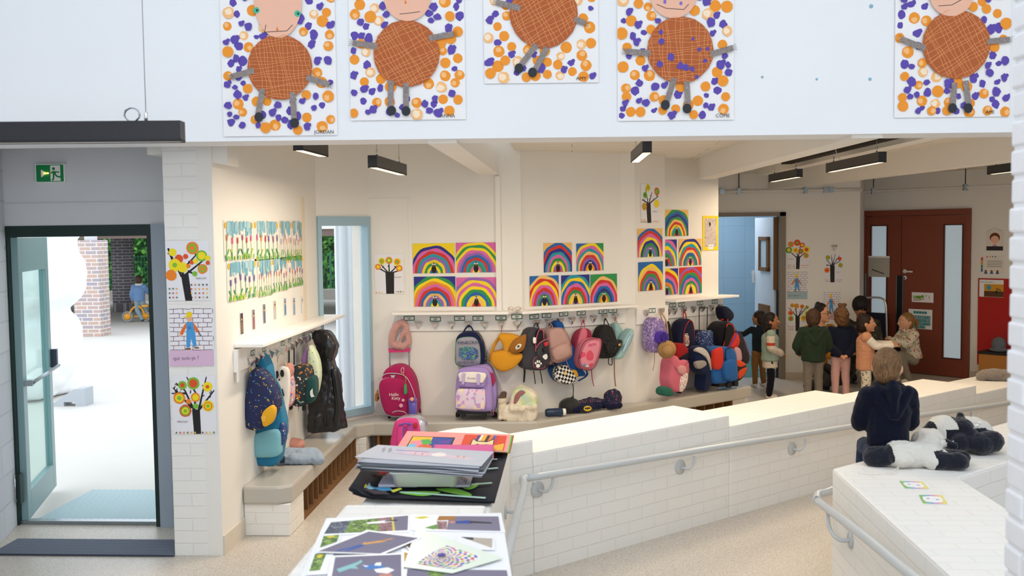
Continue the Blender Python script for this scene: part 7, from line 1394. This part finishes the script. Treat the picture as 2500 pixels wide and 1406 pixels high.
# white tray filled with wooden sticks
a, b_, c_ = PZ(700+905/3.463, 1000+655/3.463, ZB+.02), PZ(700+1425/3.463, 1000+655/3.463, ZB+.02), None; o = (a+b_)/2; w = (b_-a).length; t = thing('tray', 'white plastic tray full of wooden sticks between the black cards and the grey sheets', 'tray', (o.x, o.y+.10, ZB+.022), atan2(b_.y-a.y, b_.x-a.x)); TW = M('#f6f7f2', .35); hz = .066
def rr(hw, hd, r, z, n=5): return [(sx*(hw-r)+r*cos(t0+pi/2*i/n), sy*(hd-r)+r*sin(t0+pi/2*i/n), z) for sx, sy, t0 in ((1, 1, 0), (-1, 1, pi/2), (-1, -1, pi), (1, -1, 3*pi/2)) for i in range(n+1)]
rings = [rr(w/2, .10, .025, 0), rr(w/2+.014, .115, .03, hz), rr(w/2+.022, .122, .03, hz), rr(w/2+.022, .122, .03, hz-.006), rr(w/2+.02, .12, .03, hz+.002), rr(w/2+.008, .109, .028, hz), rr(w/2-.006, .094, .02, .006)]
k = len(rings[0]); vs = [p for r_ in rings for p in r_]; fs = [(i*k+j, i*k+(j+1) % k, (i+1)*k+(j+1) % k, (i+1)*k+j) for i in range(len(rings)-1) for j in range(k)]+[tuple(range(k))[::-1], tuple(range((len(rings)-1)*k, len(rings)*k))]
mb = MB(); mb.add(vs, fs, TW, True); mb.build('bin', t)
STK = paint('birch_stick', '#d9b98a', scale=40); stl = []
for i in range(22):
    x = rnd.uniform(-w/2+.06, w/2-.06); yy = rnd.uniform(-.06, .06); an = rnd.uniform(-.5, .5); zz = ZB+.03+.0022*i; mb = MB(); mb.box(-.05, .05, -.005, .005, 0, .002, STK); s_ = mb.build('wooden_stick', None, t.location+V((x*cos(t.rotation_euler.z)-yy*sin(t.rotation_euler.z), yy+x*sin(t.rotation_euler.z), zz-ZB-.02)), an, label='flat pale wooden craft stick in the white tray', cat='wooden stick', group='wooden sticks in the tray')
# pink sheet with two prints, and the sheets behind it
ZP = ZB+.03
for i, (c, dx, lab) in enumerate((('#c8502a', 10, 'orange sheet peeping out at the right behind the pink sheet'), ('#7fc24a', 7, 'bright green sheet peeping out between the pink and the orange ones'), ('#d9e8c8', 3, 'pale green sheet directly below the pink sheet'))):
    curled('coloured_sheet', lab, 'paper', zp([(1020+dx, 190), (1890+dx*3.2, 213+dx), (1862+dx*2.6, 360+dx), (935+dx, 330)]), ZP-.018+.006*i, M(c, .8), 'coloured sheets behind the grey pile', wave=.001, seed=i)
def prints(poly, disc):
    B1 = M('#2a3f9a', .7); poly(sq(.08, .30, .49, 1.0), M('#17171c')); poly([(.09, .33), (.28, .33), (.28, .6), (.09, .9)], M('#e8b82a')); poly([(.28, .33), (.48, .36), (.47, .8), (.28, .95)], B1); poly([(.1, .6), (.2, .5), (.28, .75), (.2, .95), (.1, .95)], M('#e88aa0')); poly([(.18, .5), (.26, .45), (.3, .7), (.22, .8)], M('#4aa84a')); disc(.25, .95, .07, .2, M('#d8603a')); poly([(.09, .8), (.15, .75), (.17, .98), (.09, .98)], M('#6ac0e0')); poly([(.33, .6), (.47, .42), (.44, .7)], M('#5a3f9a'))
    poly(sq(.57, .1, .97, .95), M('#d8452a'))
    for i, c in enumerate(('#3f3a8a', '#e8e0c8', '#e8b82a', '#2a2a30', '#d87a3a', '#3f5fb0', '#c83a3a')): poly([(.70+.03*i, .10), (.725+.03*i, .10), (.705+.03*i, .55), (.68+.03*i, .55)], M(c, .7))
    poly([(.66, .3), (.70, .45), (.80, .47), (.86, .28), (.87, .75), (.82, .9), (.70, .9), (.65, .7)], M('#17171c')); poly([(.665, .36), (.70, .5), (.80, .52), (.855, .36), (.86, .74), (.81, .87), (.71, .87), (.66, .7)], M('#efd2a0')); disc(.72, .68, .018, .05, INK); disc(.80, .68, .018, .05, INK); poly([(.87, .7), (.96, .55), (.96, .95), (.86, .95)], M('#e8b03a'))
flatsheet('print_sheet', 'salmon pink sheet carrying two bright cut paper pictures behind the grey pile', 'paper', zp([(1020, 183), (1892, 213), (1862, 360), (930, 325)]), ZP+.004, .002, M('#eb9a96', .8), prints)
curled('pink_sheet', 'bright pink sheet just behind the grey pile', 'paper', zp([(1250, 300), (1750, 300), (1750, 420), (1200, 420)]), ZP+.02, M('#d8609a', .8), None, wave=.001)
# grey painted sheets piled on the tray
ZG = ZB+.022+hz+.004; GS = paint('grey_painted_paper', '#b6b8bf', scale=9, h2='#d0d1d8', bump=.15)
for k in range(13):
    j = rnd.uniform(-22, 22); j2 = rnd.uniform(-16, 16); c4 = zp([(775+j, 312+j*.5), (1730+j2*1.5, 372), (1645+j2*2.2, 500+j*.6), (612+j*1.6, 447+j2*.8)])
    curled('grey_sheet', 'grey painted sheet in the thick pile on the white tray, only its edge showing', 'paper', c4, ZG+.0027*k, M('#5f626a' if k % 2 else '#b4b6be', .9), 'grey painted sheets on the tray', zr=ZG+.037, wave=.003, seed=7+k//3, th=.0016)
ZT = ZG+.0027*13+.0035
def rocket(poly, disc):
    disc(.6, .42, .05, .13, M('#ecdcdc')); poly([(.30, .32), (.62, .36), (.92, .58), (.88, .64), (.55, .56), (.30, .46)], M('#e0c4d0')); disc(.6, .46, .06, .13, M('#f2e6e0'))
    for a in (.4, .46, .75, .8): poly([(a, .42), (a+.012, .42), (a+.02, .56), (a+.008, .56)], M('#d8a04a'))
    for i in range(6): poly(sq(.10+.018*i, .18+.1*(i % 3), .105+.018*i, .34+.1*(i % 3)), INK)
    poly([(.22, .28), (.5, .30), (.5, .34), (.22, .33)], M('#b89ad0')); poly([(.24, .5), (.55, .58), (.5, .62), (.24, .55)], M('#e8c4d8'))
flatsheet('grey_sheet', 'topmost grey painted sheet with a pale rocket drawing', 'paper', zp([(770, 300), (1750, 358), (1645, 480), (575, 402)]), ZT, .002, GS, rocket, 'grey painted sheets on the tray')

# ------------------------------------------------------------ photo prints on the white board
ZC = .853
flatsheet('paper_board', 'large white paper board on the near wall, covered with photo prints', 'board', zp([(335, 930), (1815, 885), (1905, 1440), (110, 1440)]), ZC, .006, M('#f1f2f5', .5), None)
def photo(label, outer, inner, draw, z, tint='#f4f5f8'):
    """print with a white margin; the image area is given by its own corners"""
    c4 = [PZ(x, y, z) for x, y in zp(outer)]; o = flatsheet('photo_print', label, 'photo', zp(outer), z, .0012, M(tint, .35), None, 'photo prints on the white board')
    c = V(o.location); q = [PZ(x, y, z)-c for x, y in zp(inner)]; mb = MB(); mb.flat = True; st = [.0013]
    for p in q: p.z = 0
    def poly(pts, mat):
        st[0] += .00003; P_ = []
        for u, v in pts: p = q[0].lerp(q[1], u).lerp(q[3].lerp(q[2], u), v); P_.append((p.x, p.y, st[0]))
        a = sum(P_[i-1][0]*P_[i][1]-P_[i][0]*P_[i-1][1] for i in range(len(P_))); mb.add(P_ if a > 0 else P_[::-1], [tuple(range(len(P_)))], mat)
    def disc(u, v, ru, rv, mat, n=12): poly([(u+ru*cos(2*pi*i/n), v+rv*sin(2*pi*i/n)) for i in range(n)], mat)
    draw(poly, disc); mb.build('image', o); return o
ASP = paint('asphalt_image', '#736d82', scale=30, bump=0, h2='#858094'); GRE = pattern('foliage_image', '#6f8a4a', ['#8fae4a', '#4f6a3a', '#a8c07a', '#5a6a5a'], 60, .5); WH2 = M('#f2f0f2', .4)
def F1(poly, disc): poly(sq(0, 0, 1, 1), GRE); poly(sq(0, 0, .25, 1), pattern('dark_foliage_image', '#5f6470', ['#8a909a', '#4a505a'], 60, .5)); poly([(.6, 0), (.8, 0), (.84, 1), (.66, 1)], pattern('red_grid_image', '#a0787a', ['#6a4a50', '#c0a0a0'], 90, .5)); poly([(.8, 0), (1, 0), (1, 1), (.84, 1)], ASP); poly([(.78, 0), (.80, 0), (.85, 1), (.82, 1)], M('#d8cf5a')); poly([(.46, .28), (.7, .22), (.85, .3), (.7, .4), (.5, .4)], WH2); poly([(.7, .25), (.86, .22), (.86, .32), (.7, .32)], DK)
def F2(poly, disc): poly(sq(0, 0, 1, 1), WH2); poly([(.42, 0), (1, 0), (1, 1), (.4, 1)], ASP); poly([(.0, .15), (.12, .02), (.2, .1), (.1, .25)], M('#d8cf3a')); poly([(.3, .0), (.5, .0), (.48, .3), (.28, .35)], M('#a8763a')); poly([(.15, .9), (.3, .6), (.36, .9), (.25, 1)], M('#6a9a4a')); poly([(.5, .38), (.66, .3), (.68, .55), (.5, .55)], M('#2f4a9a')); poly([(.66, .35), (.9, .42), (.92, .52), (.66, .5)], DK); disc(.46, .45, .035, .09, M('#d08a7a')); poly([(.28, .4), (.4, .4), (.4, .98), (.3, .98)], pattern('red_grid_image', '#a0787a', ['#6a4a50', '#c0a0a0'], 90, .5))
def F3(poly, disc): poly(sq(0, 0, 1, 1), GRE); disc(.5, .15, .25, .12, M('#e0cc3a'))
def F4(poly, disc):
    poly(sq(0, 0, 1, 1), ASP); poly([(.36, .52), (.50, .35), (.62, .30), (.62, .4), (.52, .5), (.42, .62)], M('#d8a25a')); poly([(.34, .46), (.40, .50), (.38, .58)], M('#d8a25a')); poly([(.6, .18), (.66, .18), (.58, .34), (.54, .32)], M('#d8a25a'))
    poly([(.36, .62), (.44, .58), (.38, .82), (.26, .98), (.24, .9), (.32, .78)], M('#3a5fa8')); poly([(.44, .6), (.48, .62), (.46, .86), (.40, .98), (.38, .9)], M('#3a5fa8')); disc(.555, .30, .035, .05, M('#b87a5a')); poly([(.68, .3), (.9, .22), (.9, .24), (.68, .32)], M('#8f8a9c')); poly([(.62, .42), (.8, .40), (.8, .42), (.62, .44)], M('#8f8a9c'))
def F6(poly, disc):
    poly(sq(0, 0, 1, 1), ASP); TQ_ = M('#8fc4c4'); poly([(.05, .62), (.2, .45), (.34, .3), (.4, .18), (.42, .3), (.32, .5), (.38, .62), (.25, .6), (.1, .78)], TQ_)
    poly([(.42, .48), (.6, .42), (.78, .5), (.7, .62), (.5, .66)], M('#4a7fc0')); poly([(.42, .44), (.52, .5), (.48, .55)], WH2); poly([(.62, .36), (.70, .34), (.7, .5), (.6, .48)], WH2); poly([(.6, .66), (.8, .58), (.9, .7), (.8, .85), (.64, .8)], WH2); poly([(.68, .88), (.85, .84), (.88, 1), (.68, 1)], M('#c88a7a'))
OP = ['#d84a5a', '#4a5fb0', '#5aa85a', '#e8c83a', '#9a4a9a', '#f0f0f0']
def F7(poly, disc):
    poly(sq(0, 0, 1, 1), WH2); cx, cy = .33, .55
    for i in range(15, 0, -1):
        r0, r1 = (i/15)**1.5*.78, ((i-1)/15)**1.5*.78
        for k in range(30):
            a0, a1 = 2*pi*k/30, 2*pi*(k+1)/30; pts = [(cx+r*cos(a), cy+r*sin(a)) for r, a in ((r0, a0), (r0, a1), (r1, a1), (r1, a0))]
            if any(0 < u < 1 and 0 < v < 1 for u, v in pts): st_ = (k+i) % 2; poly([(min(1, max(0, u)), min(1, max(0, v))) for u, v in pts], M(OP[(k+i*2) % 5] if st_ else '#f0eef2', .5))
    disc(cx, cy, .09, .09, M('#5a4a9a'))
def F8(poly, disc): poly(sq(0, 0, 1, 1), M('#6a5a52')); disc(.5, .35, .22, .2, M('#c87a3a')); poly(sq(0, .6, 1, 1), M('#8a7a6a'))
def F9(poly, disc): poly(sq(0, 0, 1, 1), M('#c99a4a')); poly([(.2, .1), (.35, .1), (.4, .7), (.25, .75)], M('#8a6a3a'))
def F10(poly, disc): poly(sq(0, 0, 1, 1), ASP); disc(.3, .5, .1, .4, GRE)
def F11(poly, disc): poly(sq(0, 0, 1, 1), M('#b8aca0')); poly([(0, 0), (.4, 0), (.3, .5), (0, .6)], DK)
z = ZC+.007
photo('landscape print with green bushes and a red grid, far left of the board', [(335, 945), (1040, 888), (1035, 1035), (290, 1068)], [(375, 955), (1028, 897), (1022, 1022), (315, 1053)], F1, z)
photo('landscape print with a white tarpaulin and a blue figure, far right of the board', [(1050, 888), (1815, 895), (1850, 1040), (1045, 1022)], [(1075, 900), (1790, 905), (1808, 1028), (1050, 1010)], F2, z)
photo('small green print with yellow flowers under the rotated figure photo, left edge', [(300, 1060), (460, 1052), (420, 1190), (250, 1210)], [(312, 1070), (445, 1060), (425, 1120), (280, 1170)], F3, z+.002)
photo('half covered pale brown print at the right of the board', [(1440, 1070), (1760, 1085), (1765, 1190), (1430, 1180)], [(1470, 1078), (1740, 1092), (1735, 1172), (1560, 1110)], F11, z+.002)
photo('half hidden purple and green print in the lower right corner of the board', [(990, 1335), (1870, 1340), (1890, 1425), (985, 1425)], [(1020, 1350), (1860, 1360), (1872, 1420), (1010, 1420)], F10, z+.002)
photo('green print showing at the lower left, beside the chalk figure photo', [(222, 1210), (400, 1205), (370, 1390), (160, 1400)], [(240, 1222), (335, 1220), (280, 1360), (190, 1368)], F3, z+.003)
photo('small print with orange bread shapes, centre of the board', [(985, 1120), (1110, 1080), (1265, 1125), (1040, 1200)], [(1000, 1145), (1105, 1092), (1245, 1130), (1050, 1185)], F8, z+.004)
photo('print with sandy yellow ground beside the chalk figure photo', [(975, 1180), (1215, 1270), (975, 1320)], [(992, 1205), (1195, 1270), (995, 1308)], F9, z+.005) if False else photo('print with sandy yellow ground beside the chalk figure photo', [(975, 1180), (1100, 1220), (1230, 1270), (975, 1325)], [(992, 1205), (1090, 1235), (1195, 1270), (995, 1308)], F9, z+.005)
photo('large print with a coloured checkered spiral on a green edged sheet', [(1100, 1000), (1830, 1255), (1400, 1385), (985, 1330)], [(1345, 1150), (1650, 1250), (1420, 1355), (1090, 1305)], F7, z+.007, tint='#e6f0e2')
photo('rotated dark print of a figure in a yellow shirt drawn on asphalt', [(680, 1017), (1145, 1085), (810, 1225), (245, 1208)], [(695, 1032), (1115, 1088), (790, 1220), (268, 1200)], F4, z+.009)
photo('dark print with turquoise chalk shapes at the bottom of the board', [(385, 1238), (985, 1215), (990, 1425), (340, 1425)], [(410, 1250), (968, 1226), (970, 1418), (380, 1418)], F6, z+.011)
bpy.data.scenes.remove(TMP)
